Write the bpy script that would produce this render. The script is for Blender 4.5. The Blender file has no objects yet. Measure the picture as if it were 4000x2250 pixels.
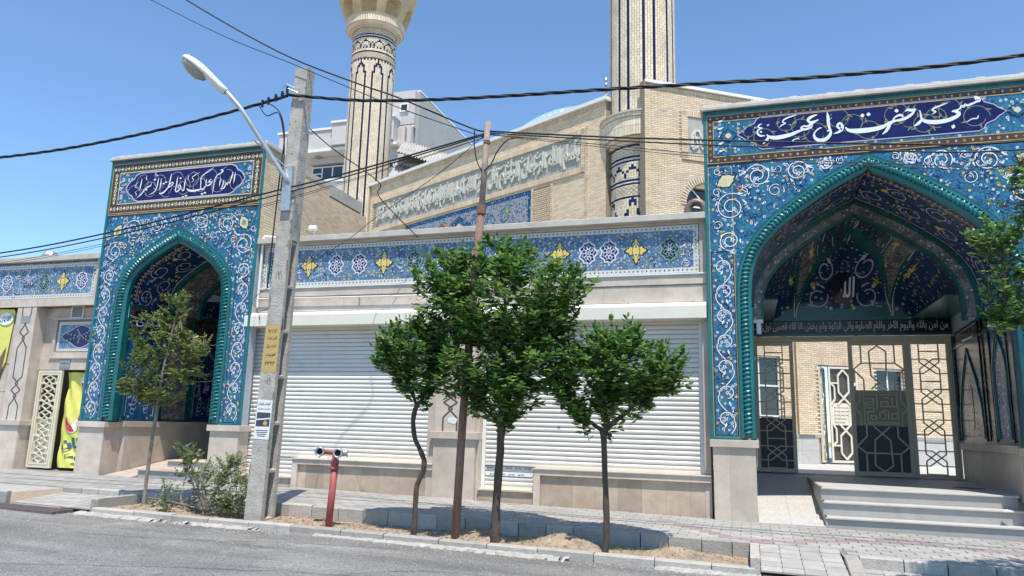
import bpy, math, random
import numpy as np
from mathutils import Matrix, Vector
sc = bpy.context.scene
# ------------------------------------------------------------------ camera
cd = bpy.data.cameras.new('camera'); cam = bpy.data.objects.new('camera', cd)
sc.collection.objects.link(cam); sc.camera = cam
cd.sensor_width = 36; cd.lens = 2873.2/4000*36; cd.clip_start = .05; cd.clip_end = 2000
yaw, pitch, roll = .309953, .1862897, .0259367
_f = Vector((-math.sin(yaw)*math.cos(pitch), math.cos(yaw)*math.cos(pitch), math.sin(pitch)))
_r = Vector((math.cos(yaw), math.sin(yaw), 0)); _u = _r.cross(_f)
r2 = _r*math.cos(roll)+_u*math.sin(roll); u2 = -_r*math.sin(roll)+_u*math.cos(roll)
cam.matrix_world = Matrix(((r2.x, u2.x, -_f.x, 0), (r2.y, u2.y, -_f.y, 0), (r2.z, u2.z, -_f.z, 0), (0, 0, 0, 1)))
# ------------------------------------------------------------------ sky, sun, exposure
SUN = Vector((1.4, -3.0, 7.9)).normalized()
elev = math.asin(SUN.z); azim = math.atan2(SUN.x, SUN.y)
w = bpy.data.worlds.new('World'); sc.world = w; w.use_nodes = True
nt = w.node_tree; nt.nodes.clear()
sky = nt.nodes.new('ShaderNodeTexSky'); sky.sky_type = 'NISHITA'; sky.sun_disc = False
sky.sun_elevation = elev; sky.sun_rotation = azim
sky.air_density = 1.0; sky.dust_density = 0.6; sky.ozone_density = 1.3; sky.altitude = 1200
bg = nt.nodes.new('ShaderNodeBackground'); bg.inputs[1].default_value = .15
wo = nt.nodes.new('ShaderNodeOutputWorld')
tint = nt.nodes.new('ShaderNodeMix'); tint.data_type = 'RGBA'; tint.blend_type = 'MULTIPLY'; tint.inputs[0].default_value = 1; tint.inputs[7].default_value = (.86, 1.04, 1.12, 1)
nt.links.new(sky.outputs[0], tint.inputs[6]); nt.links.new(tint.outputs[2], bg.inputs[0]); nt.links.new(bg.outputs[0], wo.inputs[0])
sl = bpy.data.lights.new('sun', 'SUN'); sl.energy = 4.2; sl.angle = math.radians(.53); sl.color = (1, .955, .88)
so = bpy.data.objects.new('sun', sl); sc.collection.objects.link(so)
so.rotation_mode = 'QUATERNION'; so.rotation_quaternion = SUN.to_track_quat('Z', 'Y'); so.location = (0, 0, 30)
sc.view_settings.view_transform = 'Standard'; sc.view_settings.look = 'None'
sc.view_settings.exposure = .5; sc.view_settings.gamma = 1; sc.view_settings.use_curve_mapping = False
sc.render.engine = 'CYCLES'; sc.cycles.max_bounces = 7; sc.cycles.diffuse_bounces = 4; sc.cycles.use_denoising = True
R = random.Random(7)
# ------------------------------------------------------------------ objects
WT = {}
def link(o, parent=None):
    sc.collection.objects.link(o); WT[o.name] = Vector(o.location)
    if parent is not None:
        o.parent = parent; o.matrix_parent_inverse = Matrix.Translation(-WT[parent.name])
    return o
def tag(o, label=None, cat=None, group=None, kind=None):
    if label: o['label'] = label
    if cat: o['category'] = cat
    if group: o['group'] = group
    if kind: o['kind'] = kind
    return o
def thing(name, loc, label, cat, group=None):
    o = bpy.data.objects.new(name, None); o.empty_display_size = .2; o.location = loc
    link(o); return tag(o, label, cat, group)
class MB:
    def __init__(s): s.v = []; s.f = []; s.m = []; s.k = 0
    def add(s, vs, fs, m=0):
        b = len(s.v); s.v += [tuple(map(float, p)) for p in vs]; s.f += [tuple(b+i for i in f) for f in fs]; s.m += [m]*len(fs)
    def box(s, x0, x1, y0, y1, z0, z1, m=0, back=True):
        v = [(x0,y0,z0),(x1,y0,z0),(x1,y1,z0),(x0,y1,z0),(x0,y0,z1),(x1,y0,z1),(x1,y1,z1),(x0,y1,z1)]
        f = [(0,1,5,4),(1,2,6,5),(3,0,4,7),(4,5,6,7),(0,3,2,1)]
        if back: f.append((2,3,7,6))
        s.add(v, f, m)
    def hexa(s, v, m=0): s.add(v, [(0,1,5,4),(1,2,6,5),(3,0,4,7),(4,5,6,7),(0,3,2,1),(2,3,7,6)], m)
    def prism(s, poly, y0, y1, m=0, fr=None, back=False):
        """poly in the (x,z) plane, y0 front, y1 back; fr maps (u,v,d) to a point"""
        fr = fr or (lambda u, v, d: (u, d, v)); n = len(poly)
        A = sum(poly[i][0]*poly[(i+1) % n][1]-poly[(i+1) % n][0]*poly[i][1] for i in range(n))
        if A < 0: poly = poly[::-1]
        vs = [fr(p[0], p[1], y0) for p in poly]+[fr(p[0], p[1], y1) for p in poly]
        fs = [tuple(range(n))]+[(i+n, (i+1) % n+n, (i+1) % n, i) for i in range(n)]
        if back: fs.append(tuple(range(2*n-1, n-1, -1)))
        s.add(vs, fs, m)
    def flat(s, poly, d, m=0, fr=None):
        fr = fr or (lambda u, v, d: (u, d, v)); n = len(poly)
        A = sum(poly[i][0]*poly[(i+1) % n][1]-poly[(i+1) % n][0]*poly[i][1] for i in range(n))
        if A < 0: poly = poly[::-1]
        s.add([fr(p[0], p[1], d) for p in poly], [tuple(range(n))], m)
    def ribbon(s, pts, w, d, m=0, fr=None, sub=1, th=0):
        """pts (u,v[,w]); one mitred strip"""
        fr = fr or (lambda u, v, d: (u, d, v))
        P = [(p[0], p[1], p[2] if len(p) > 2 else w) for p in pts]
        if sub > 1: P = catmull(P, sub)
        n = len(P); L = []; Rr = []
        for i in range(n):
            a = P[max(i-1, 0)]; b = P[min(i+1, n-1)]; tx, ty = b[0]-a[0], b[1]-a[1]; l = math.hypot(tx, ty) or 1
            nx, ny = -ty/l, tx/l; h = P[i][2]/2
            L.append((P[i][0]+nx*h, P[i][1]+ny*h)); Rr.append((P[i][0]-nx*h, P[i][1]-ny*h))
        vs = [fr(p[0], p[1], d) for p in Rr]+[fr(p[0], p[1], d) for p in L]
        fs = [(i, i+1, n+i+1, n+i) for i in range(n-1)]
        if th:
            vs += [fr(p[0], p[1], d+th) for p in Rr]+[fr(p[0], p[1], d+th) for p in L]
            fs += [(2*n+i, 2*n+i+1, i+1, i) for i in range(n-1)]+[(n+i, n+i+1, 3*n+i+1, 3*n+i) for i in range(n-1)]
            fs += [(0, n, 3*n, 2*n), (n-1, 3*n-1, 4*n-1, 2*n-1)]
        s.add(vs, fs, m)
    def bar(s, a, b, w, y0, y1, m=0, fr=None):
        """straight bar between 2D points a and b"""
        tx, ty = b[0]-a[0], b[1]-a[1]; l = math.hypot(tx, ty) or 1; nx, ny = -ty/l*w/2, tx/l*w/2
        s.prism([(a[0]-nx, a[1]-ny), (b[0]-nx, b[1]-ny), (b[0]+nx, b[1]+ny), (a[0]+nx, a[1]+ny)], y0, y1, m, fr, True)
    def tube(s, pts, r, seg=8, m=0, cap=True, jit=0):
        n = len(pts); P = [Vector(p[:3]) for p in pts]; rs = [p[3] if len(p) > 3 else r for p in pts]
        t0 = (P[1]-P[0]).normalized(); up = Vector((0, 0, 1)) if abs(t0.z) < .9 else Vector((1, 0, 0))
        a = t0.cross(up).normalized(); vs = []
        for i in range(n):
            t = (P[min(i+1, n-1)]-P[max(i-1, 0)]).normalized(); a = (a-t*a.dot(t)).normalized(); b = t.cross(a)
            for k in range(seg):
                th = 2*math.pi*k/seg; q = rs[i]*(1+(R.uniform(-jit, jit) if jit else 0))
                vs.append(P[i]+a*math.cos(th)*q+b*math.sin(th)*q)
        fs = [(i*seg+k, i*seg+(k+1) % seg, (i+1)*seg+(k+1) % seg, (i+1)*seg+k) for i in range(n-1) for k in range(seg)]
        if cap: fs += [tuple(range(seg))[::-1], tuple(range((n-1)*seg, n*seg))]
        s.add(vs, fs, m)
    def lathe(s, c, prof, seg=32, m=0, a0=0, a1=2*math.pi, mats=None):
        n = len(prof); full = abs(a1-a0-2*math.pi) < 1e-6; ns = seg if full else seg+1; vs = []
        for (r, z) in prof:
            for k in range(ns):
                th = a0+(a1-a0)*k/seg; vs.append((c[0]+r*math.cos(th), c[1]+r*math.sin(th), z))
        for i in range(n-1):
            fs = [(i*ns+k, i*ns+(k+1) % ns, (i+1)*ns+(k+1) % ns, (i+1)*ns+k) for k in range(seg)]
            b = len(s.v)
            if i == 0: s.v += [tuple(map(float, p)) for p in vs]; base = b
            s.f += [tuple(base+q for q in f) for f in fs]; s.m += [mats[i] if mats else m]*len(fs)
    def mesh(s, name, mats, smooth=False):
        me = bpy.data.meshes.new(name); me.from_pydata(s.v, [], s.f)
        for x in (mats if isinstance(mats, (list, tuple)) else [mats]): me.materials.append(x)
        if any(s.m): me.polygons.foreach_set('material_index', s.m)
        if smooth: me.polygons.foreach_set('use_smooth', [True]*len(s.f))
        me.update(); return me
    def build(s, name, mats, parent=None, label=None, smooth=False, bevel=0, kind=None, cat=None, group=None):
        o = bpy.data.objects.new(name, s.mesh(name, mats, smooth)); link(o, parent)
        if bevel:
            b = o.modifiers.new('bevel', 'BEVEL'); b.width = bevel; b.segments = 1; b.limit_method = 'ANGLE'
        return tag(o, label, cat, group, kind)
def catmull(P, k):
    out = []; n = len(P)
    for i in range(n-1):
        p0 = P[max(i-1, 0)]; p1 = P[i]; p2 = P[i+1]; p3 = P[min(i+2, n-1)]
        for j in range(k):
            t = j/k; out.append(tuple(.5*((2*b)+(-a+c)*t+(2*a-5*b+4*c-d)*t*t+(-a+3*b-3*c+d)*t**3) for a, b, c, d in zip(p0, p1, p2, p3)))
    out.append(tuple(P[-1])); return out
def inst(name, me, loc, parent, rz=0):
    o = bpy.data.objects.new(name, me); o.location = loc
    if rz: o.rotation_euler[2] = rz
    return link(o, parent)
# ------------------------------------------------------------------ materials
MATS = {}
def mat(name, col, rough=.7, var=.12, scale=2.5, bump=0, bscale=60, metal=0, col2=None, isl=0, ob=0, spec=.4, stain=None, stscale=1.2, stretch=None, coat=0):
    m = bpy.data.materials.new(name); m.use_nodes = True; N = m.node_tree.nodes; L = m.node_tree.links
    b = N['Principled BSDF']; b.inputs['Roughness'].default_value = rough; b.inputs['Metallic'].default_value = metal
    b.inputs['Specular IOR Level'].default_value = spec; b.inputs['Coat Weight'].default_value = coat; b.inputs['Coat Roughness'].default_value = .08
    g = N.new('ShaderNodeNewGeometry'); mp = N.new('ShaderNodeMapping'); L.new(g.outputs['Position'], mp.inputs[0])
    if stretch: mp.inputs['Scale'].default_value = stretch
    nz = N.new('ShaderNodeTexNoise'); nz.inputs['Scale'].default_value = scale; nz.inputs['Detail'].default_value = 6; nz.inputs['Roughness'].default_value = .65
    L.new(mp.outputs[0], nz.inputs['Vector'])
    rp = N.new('ShaderNodeMapRange'); rp.inputs[1].default_value = .3; rp.inputs[2].default_value = .7
    L.new(nz.outputs[0], rp.inputs[0])
    c2 = col2 or tuple(min(1, c*(1+var)) for c in col); c1 = col if col2 else tuple(c*(1-var) for c in col)
    mx = N.new('ShaderNodeMix'); mx.data_type = 'RGBA'; mx.inputs[6].default_value = (*c1, 1); mx.inputs[7].default_value = (*c2, 1)
    L.new(rp.outputs[0], mx.inputs[0]); out = mx.outputs[2]
    def mul(out, src, lo, hi):
        r = N.new('ShaderNodeMapRange'); r.inputs[3].default_value = lo; r.inputs[4].default_value = hi; L.new(src, r.inputs[0])
        q = N.new('ShaderNodeMix'); q.data_type = 'RGBA'; q.blend_type = 'MULTIPLY'; q.inputs[0].default_value = 1
        L.new(out, q.inputs[6]); L.new(r.outputs[0], q.inputs[7]); return q.outputs[2]
    if isl: out = mul(out, g.outputs['Random Per Island'], 1-isl, 1+isl*.5)
    if ob:
        oi = N.new('ShaderNodeObjectInfo'); out = mul(out, oi.outputs['Random'], 1-ob, 1+ob*.5)
    if stain:
        n2 = N.new('ShaderNodeTexNoise'); n2.inputs['Scale'].default_value = stscale; n2.inputs['Detail'].default_value = 8; n2.inputs['Roughness'].default_value = .7
        L.new(g.outputs['Position'], n2.inputs['Vector']); r3 = N.new('ShaderNodeMapRange'); r3.inputs[1].default_value = .52; r3.inputs[2].default_value = .72
        L.new(n2.outputs[0], r3.inputs[0]); q = N.new('ShaderNodeMix'); q.data_type = 'RGBA'; q.inputs[7].default_value = (*stain, 1)
        ml = N.new('ShaderNodeMath'); ml.operation = 'MULTIPLY'; ml.inputs[1].default_value = .6; L.new(r3.outputs[0], ml.inputs[0]); L.new(ml.outputs[0], q.inputs[0])
        L.new(out, q.inputs[6]); out = q.outputs[2]
    L.new(out, b.inputs['Base Color'])
    if bump:
        n3 = N.new('ShaderNodeTexNoise'); n3.inputs['Scale'].default_value = bscale; n3.inputs['Detail'].default_value = 5; L.new(mp.outputs[0], n3.inputs['Vector'])
        bp = N.new('ShaderNodeBump'); bp.inputs['Strength'].default_value = bump; bp.inputs['Distance'].default_value = .01
        L.new(n3.outputs[0], bp.inputs['Height']); L.new(bp.outputs[0], b.inputs['Normal'])
    MATS[name] = m; return m
def faience(name, a, b_, vine, flower=(.75, .78, .8), fdens=.55, fscale=11, rough=.22, yellow=.12):
    """glazed tile print: ground colour, fine dark stems, small ringed blossoms"""
    m = bpy.data.materials.new(name); m.use_nodes = True; N = m.node_tree.nodes; L = m.node_tree.links
    bs = N['Principled BSDF']; bs.inputs['Roughness'].default_value = rough; bs.inputs['Specular IOR Level'].default_value = .35
    g = N.new('ShaderNodeNewGeometry'); nz = N.new('ShaderNodeTexNoise'); nz.inputs['Scale'].default_value = 6; nz.inputs['Detail'].default_value = 3
    L.new(g.outputs['Position'], nz.inputs['Vector'])
    def mix(fac, A, B):
        q = N.new('ShaderNodeMix'); q.data_type = 'RGBA'
        L.new(fac, q.inputs[0])
        for i, X in ((6, A), (7, B)):
            if isinstance(X, tuple): q.inputs[i].default_value = (*X, 1)
            else: L.new(X, q.inputs[i])
        return q.outputs[2]
    def rng(src, a0, a1, t0=0, t1=1):
        r = N.new('ShaderNodeMapRange'); r.inputs[1].default_value = a0; r.inputs[2].default_value = a1; r.inputs[3].default_value = t0; r.inputs[4].default_value = t1
        L.new(src, r.inputs[0]); return r.outputs[0]
    def mth(op, x, y):
        q = N.new('ShaderNodeMath'); q.operation = op
        for i, X in enumerate((x, y)):
            if isinstance(X, (int, float)): q.inputs[i].default_value = X
            else: L.new(X, q.inputs[i])
        return q.outputs[0]
    ground = mix(rng(nz.outputs[0], .4, .6), a, b_)
    # distort the coordinate so that the stems curl
    n2 = N.new('ShaderNodeTexNoise'); n2.inputs['Scale'].default_value = 9; L.new(g.outputs['Position'], n2.inputs['Vector'])
    ad = N.new('ShaderNodeVectorMath'); ad.operation = 'MULTIPLY_ADD'; L.new(n2.outputs['Color'], ad.inputs[0]); ad.inputs[1].default_value = (.16, .16, .16); L.new(g.outputs['Position'], ad.inputs[2])
    ve = N.new('ShaderNodeTexVoronoi'); ve.feature = 'DISTANCE_TO_EDGE'; ve.inputs['Scale'].default_value = fscale*1.15; L.new(ad.outputs[0], ve.inputs['Vector'])
    out = mix(rng(ve.outputs['Distance'], .025, .06, .9, 0), ground, vine)
    vf = N.new('ShaderNodeTexVoronoi'); vf.inputs['Scale'].default_value = fscale; vf.inputs['Randomness'].default_value = .8; L.new(g.outputs['Position'], vf.inputs['Vector'])
    sel = N.new('ShaderNodeSeparateColor'); L.new(vf.outputs['Color'], sel.inputs[0])
    pick = mth('LESS_THAN', sel.outputs[0], fdens); d = vf.outputs['Distance']
    outl = mth('MULTIPLY', mth('LESS_THAN', d, .40), pick); out = mix(outl, out, vine)
    fl = mth('MULTIPLY', mth('LESS_THAN', d, .33), pick)
    yc = mix(mth('LESS_THAN', sel.outputs[1], yellow), flower, (.62, .48, .08)); out = mix(fl, out, yc)
    ce = mth('MULTIPLY', mth('LESS_THAN', d, .15), pick); out = mix(ce, out, b_)
    L.new(out, bs.inputs['Base Color'])
    MATS[name] = m; return m
brick_m = mat('cream_brick', (.78, .62, .425), .75, .12, 1.5, isl=.16, ob=.12, bump=.15, bscale=120, stain=(.60, .46, .29), stscale=.9)
mortar_m = mat('mortar', (.36, .28, .19), .9, .2, 20)
blueb_m = mat('cobalt_glazed_brick', (.008, .012, .06), .25, .2, 8, isl=.3)
mincream_m = mat('minaret_brick', (.76, .64, .47), .7, .1, 1.5, isl=.14, stain=(.5, .4, .28))
marble_m = mat('travertine', (.63, .55, .47), .5, .1, 2.6, col2=(.47, .385, .315), ob=.15, isl=.08, stain=(.44, .36, .28), stscale=2.2, bump=.08, bscale=30)
marbled_m = mat('travertine_plinth', (.55, .445, .35), .5, .1, 2.8, col2=(.39, .295, .215), ob=.18, isl=.08, stain=(.34, .255, .185), stscale=2.6, bump=.08, bscale=30)
cope_m = mat('coping_stone', (.47, .435, .38), .7, .15, 4, stain=(.30, .27, .23), bump=.2, bscale=40, isl=.06)
concrete_m = mat('concrete', (.41, .375, .33), .95, .22, 4, stain=(.22, .19, .16), stscale=7, bump=1, bscale=28)
kerb_m = mat('kerb_concrete', (.40, .37, .33), .95, .22, 6, stain=(.17, .155, .14), stscale=6, bump=1, bscale=40, ob=.22)
paver_m = mat('paver_grey', (.375, .355, .33), .9, .14, 5, ob=.14, isl=.14, bump=.4, bscale=80, stain=(.25, .24, .23), stscale=1.3)
paverr_m = mat('paver_red', (.31, .235, .225), .9, .1, 5, ob=.12, isl=.12, bump=.4, bscale=80)
copew_m = mat('coping_sheet', (.50, .49, .46), .6, .15, 5, stain=(.24, .22, .19), stscale=7)
joint_m = mat('joint_sand', (.22, .21, .20), .95, .15, 9)
soil_m = mat('dry_soil', (.31, .24, .17), .95, .3, 6, stain=(.13, .09, .065), stscale=5, bump=1, bscale=24)
teal_m = mat('teal_glaze', (.006, .135, .145), .34, .25, 3, ob=.1, isl=.1, spec=.6)
tealdark_m = mat('dark_teal_glaze', (.008, .085, .078), .25, .3, 5, isl=.1)
white_m = mat('white_glaze', (.74, .76, .80), .25, .05, 8)
navy_m = mat('navy_glaze', (.010, .010, .085), .2, .3, 5, ob=.15, isl=.15)
black_m = mat('black_line_glaze', (.012, .012, .03), .3, .2, 9)
brown_m = mat('brown_glaze', (.07, .042, .03), .3, .3, 9)
gold_m = mat('gold_glaze', (.55, .36, .10), .3, .2, 9)
yellow_m = mat('yellow_glaze', (.68, .52, .10), .3, .15, 9)
creamg_m = mat('cream_glaze', (.62, .56, .36), .3, .15, 9)
green_m = mat('green_glaze', (.16, .30, .18), .3, .2, 9)
orange_m = mat('orange_glaze', (.60, .22, .07), .3, .2, 9)
pinkw_m = mat('lilac_glaze', (.50, .46, .58), .3, .1, 9)
grout_m = mat('grout', (.42, .47, .50), .9, .1, 9)
slat_m = mat('shutter_white', (.68, .665, .625), .45, .05, 1.0, ob=.04, spec=.4, stain=(.54, .50, .44), stscale=1.1)
box_m = mat('cream_paint', (.72, .68, .57), .5, .05, 2, stain=(.62, .57, .46), stscale=2)
whitep_m = mat('white_paint', (.76, .76, .73), .5, .05, 2)
gate_m = mat('beige_gate_paint', (.52, .44, .32), .5, .08, 3)
gatec_m = mat('cream_gate_paint', (.66, .60, .46), .5, .08, 3)
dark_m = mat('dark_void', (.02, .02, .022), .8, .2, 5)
cable_m = mat('black_cable', (.012, .012, .014), .55, .2, 20)
rust_m = mat('rusty_steel', (.17, .07, .045), .8, .3, 6, col2=(.24, .17, .13), stain=(.12, .05, .03), stscale=12, bump=.4, bscale=60, stretch=(1, 1, .35))
redp_m = mat('red_oxide_paint', (.36, .085, .08), .5, .15, 8, stain=(.22, .07, .06), stscale=14, bump=.2, bscale=50)
steel_m = mat('galvanised_steel', (.45, .47, .48), .4, .15, 6, metal=.6)
lamp_m = mat('lamp_housing', (.66, .67, .66), .4, .08, 6)
lens_m = mat('lamp_lens', (.30, .29, .25), .25, .2, 5)
bark_m = mat('dark_bark', (.085, .062, .048), .95, .35, 14, bump=1, bscale=50, stretch=(1, 1, .3))
barkg_m = mat('grey_bark', (.22, .19, .16), .9, .3, 14, bump=.8, bscale=50, stretch=(1, 1, .4))
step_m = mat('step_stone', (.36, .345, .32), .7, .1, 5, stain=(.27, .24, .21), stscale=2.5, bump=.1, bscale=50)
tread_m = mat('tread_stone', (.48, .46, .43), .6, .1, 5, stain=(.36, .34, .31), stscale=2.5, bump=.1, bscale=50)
grate_m = mat('grate_iron', (.13, .10, .10), .7, .3, 9, bump=.3)
relief_m = mat('relief_ground', (.40, .39, .34), .85, .12, 4, bump=.4, bscale=40)
relieft_m = mat('relief_letters', (.60, .57, .49), .8, .08, 4, bump=.2, bscale=40)
aptw_m = mat('apartment_stone', (.60, .555, .53), .7, .12, .9, col2=(.50, .45, .44), isl=.05, stretch=(1, 1, 2))
cem_m = mat('cement_render', (.37, .37, .35), .95, .12, .5, bump=.2, bscale=8, stain=(.30, .30, .28), stscale=.6)
rail_m = mat('banner_yellow', (.68, .66, .16), .75, .1, 2.5)
red_m = mat('print_red', (.62, .03, .05), .7, .1, 3)
pink_m = mat('print_pink', (.60, .04, .20), .7, .1, 3)
tealp_m = mat('print_teal', (.03, .14, .17), .7, .1, 3)
paper_m = mat('paper', (.70, .72, .70), .8, .05, 9)
ochre_m = mat('ochre_paint', (.56, .37, .11), .85, .2, 14, col2=(.42, .31, .15), bump=.5, bscale=45)
sign_m = mat('sign_grey', (.24, .27, .28), .4, .1, 5)
tin_m = mat('corrugated_sheet', (.52, .49, .44), .5, .2, 2, stain=(.38, .28, .2))
film_m = mat('sticker_film', (.74, .76, .80), .4, .03, 5)
filmg_m = mat('sticker_film_grey', (.30, .31, .34), .5, .1, 5)
pf_m = mat('flue_metal', (.22, .17, .14), .5, .3, 6, metal=.3)
t_azure = faience('tile_azure', (.028, .13, .25), (.04, .20, .30), (.012, .035, .10), flower=(.52, .60, .64), fdens=.42, fscale=12)
t_blue = faience('tile_blue', (.012, .075, .19), (.02, .12, .23), (.008, .016, .08), flower=(.45, .5, .56), fdens=.45, fscale=11)
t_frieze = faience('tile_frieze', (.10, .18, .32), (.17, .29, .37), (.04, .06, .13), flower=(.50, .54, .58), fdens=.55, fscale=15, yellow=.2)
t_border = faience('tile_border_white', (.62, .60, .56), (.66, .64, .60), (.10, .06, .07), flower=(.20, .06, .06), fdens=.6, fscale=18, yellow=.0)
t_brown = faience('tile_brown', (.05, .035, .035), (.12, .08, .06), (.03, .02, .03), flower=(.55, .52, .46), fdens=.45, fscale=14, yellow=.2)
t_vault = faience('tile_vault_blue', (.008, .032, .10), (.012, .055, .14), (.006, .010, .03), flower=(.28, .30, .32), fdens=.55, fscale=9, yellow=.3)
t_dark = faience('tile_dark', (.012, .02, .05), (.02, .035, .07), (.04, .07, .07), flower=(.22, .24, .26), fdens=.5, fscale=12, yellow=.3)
t_arab = faience('tile_arabesque', (.26, .25, .23), (.13, .12, .13), (.02, .015, .03), flower=(.62, .60, .56), fdens=.3, fscale=14, yellow=.1)
t_mosque = faience('tile_mosque', (.40, .36, .34), (.30, .34, .36), (.05, .06, .16), flower=(.10, .12, .25), fdens=.6, fscale=9, yellow=.1)
t_turq = faience('tile_turquoise', (.02, .18, .26), (.02, .12, .24), (.01, .03, .08), flower=(.5, .55, .55), fdens=.6, fscale=12, yellow=.2)
def glass_mat():
    m = bpy.data.materials.new('window_glass'); m.use_nodes = True; b = m.node_tree.nodes['Principled BSDF']
    b.inputs['Base Color'].default_value = (.03, .04, .045, 1); b.inputs['Roughness'].default_value = .06; b.inputs['Specular IOR Level'].default_value = .7; b.inputs['Metallic'].default_value = .1
    return m
glass_m = glass_mat()
def leaf_mat(name, c1, c2, c3, tr=.35):
    m = bpy.data.materials.new(name); m.use_nodes = True; N = m.node_tree.nodes; L = m.node_tree.links
    b = N['Principled BSDF']; b.inputs['Roughness'].default_value = .42; b.inputs['Specular IOR Level'].default_value = .45
    g = N.new('ShaderNodeNewGeometry'); cr = N.new('ShaderNodeValToRGB'); L.new(g.outputs['Random Per Island'], cr.inputs[0])
    e = cr.color_ramp.elements; e[0].color = (*c1, 1); e[1].color = (*c3, 1); e[1].position = 1; q = e.new(.6); q.color = (*c2, 1)
    L.new(cr.outputs[0], b.inputs['Base Color'])
    t = N.new('ShaderNodeBsdfTranslucent'); hs = N.new('ShaderNodeHueSaturation'); hs.inputs['Value'].default_value = 1.7; L.new(cr.outputs[0], hs.inputs['Color']); L.new(hs.outputs[0], t.inputs[0])
    mx = N.new('ShaderNodeMixShader'); mx.inputs[0].default_value = tr
    L.new(b.outputs[0], mx.inputs[1]); L.new(t.outputs[0], mx.inputs[2]); L.new(mx.outputs[0], N['Material Output'].inputs[0])
    return m
inlay_m = mat('dark_inlay', (.085, .08, .075), .6, .2, 9)
leaf_m = leaf_mat('leaf_green', (.040, .095, .024), (.085, .18, .04), (.24, .34, .08))
leafy_m = leaf_mat('leaf_olive', (.07, .12, .028), (.13, .19, .045), (.32, .25, .06))
leafs_m = leaf_mat('leaf_shrub', (.08, .13, .045), (.15, .22, .075), (.30, .33, .14))
def asphalt():
    m = bpy.data.materials.new('asphalt'); m.use_nodes = True; N = m.node_tree.nodes; L = m.node_tree.links
    b = N['Principled BSDF']; b.inputs['Roughness'].default_value = .9; b.inputs['Specular IOR Level'].default_value = .2
    g = N.new('ShaderNodeNewGeometry')
    a = N.new('ShaderNodeTexNoise'); a.inputs['Scale'].default_value = .45; a.inputs['Detail'].default_value = 7; L.new(g.outputs['Position'], a.inputs['Vector'])
    v = N.new('ShaderNodeTexVoronoi'); v.inputs['Scale'].default_value = 75; L.new(g.outputs['Position'], v.inputs['Vector'])
    c = N.new('ShaderNodeTexNoise'); c.inputs['Scale'].default_value = 38; c.inputs['Detail'].default_value = 4; L.new(g.outputs['Position'], c.inputs['Vector'])
    r1 = N.new('ShaderNodeValToRGB'); e = r1.color_ramp.elements; e[0].position = .35; e[0].color = (.185, .180, .172, 1); e[1].position = .68; e[1].color = (.275, .265, .25, 1); L.new(a.outputs[0], r1.inputs[0])
    r2 = N.new('ShaderNodeMapRange'); r2.inputs[3].default_value = .62; r2.inputs[4].default_value = 1.38; sc_ = N.new('ShaderNodeSeparateColor'); L.new(v.outputs['Color'], sc_.inputs[0]); L.new(sc_.outputs[0], r2.inputs[0])
    r3 = N.new('ShaderNodeMapRange'); r3.inputs[1].default_value = .3; r3.inputs[2].default_value = .7; r3.inputs[3].default_value = .8; r3.inputs[4].default_value = 1.2; L.new(c.outputs[0], r3.inputs[0])
    q = N.new('ShaderNodeMix'); q.data_type = 'RGBA'; q.blend_type = 'MULTIPLY'; q.inputs[0].default_value = 1; L.new(r1.outputs[0], q.inputs[6]); L.new(r2.outputs[0], q.inputs[7])
    q2 = N.new('ShaderNodeMix'); q2.data_type = 'RGBA'; q2.blend_type = 'MULTIPLY'; q2.inputs[0].default_value = 1; L.new(q.outputs[2], q2.inputs[6]); L.new(r3.outputs[0], q2.inputs[7])
    # worn and dusty patches, long tyre marks
    mp = N.new('ShaderNodeMapping'); mp.inputs['Scale'].default_value = (.12, .9, 1); L.new(g.outputs['Position'], mp.inputs[0])
    n4 = N.new('ShaderNodeTexNoise'); n4.inputs['Scale'].default_value = 1.6; n4.inputs['Detail'].default_value = 6; n4.inputs['Distortion'].default_value = .6; L.new(mp.outputs[0], n4.inputs['Vector'])
    r4 = N.new('ShaderNodeMapRange'); r4.inputs[1].default_value = .35; r4.inputs[2].default_value = .65; r4.inputs[3].default_value = .78; r4.inputs[4].default_value = 1.2; L.new(n4.outputs[0], r4.inputs[0])
    q3 = N.new('ShaderNodeMix'); q3.data_type = 'RGBA'; q3.blend_type = 'MULTIPLY'; q3.inputs[0].default_value = 1; L.new(q2.outputs[2], q3.inputs[6]); L.new(r4.outputs[0], q3.inputs[7])
    n5 = N.new('ShaderNodeTexNoise'); n5.inputs['Scale'].default_value = 1.1; n5.inputs['Detail'].default_value = 8; n5.inputs['Roughness'].default_value = .7; L.new(g.outputs['Position'], n5.inputs['Vector'])
    r5 = N.new('ShaderNodeMapRange'); r5.inputs[1].default_value = .56; r5.inputs[2].default_value = .66; r5.inputs[4].default_value = .55; L.new(n5.outputs[0], r5.inputs[0])
    q4 = N.new('ShaderNodeMix'); q4.data_type = 'RGBA'; L.new(r5.outputs[0], q4.inputs[0]); L.new(q3.outputs[2], q4.inputs[6]); q4.inputs[7].default_value = (.36, .345, .32, 1)
    L.new(q4.outputs[2], b.inputs['Base Color'])
    bp = N.new('ShaderNodeBump'); bp.inputs['Strength'].default_value = .9; bp.inputs['Distance'].default_value = .012; L.new(v.outputs['Distance'], bp.inputs['Height']); L.new(bp.outputs[0], b.inputs['Normal'])
    return m
asphalt_m = asphalt()
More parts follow.
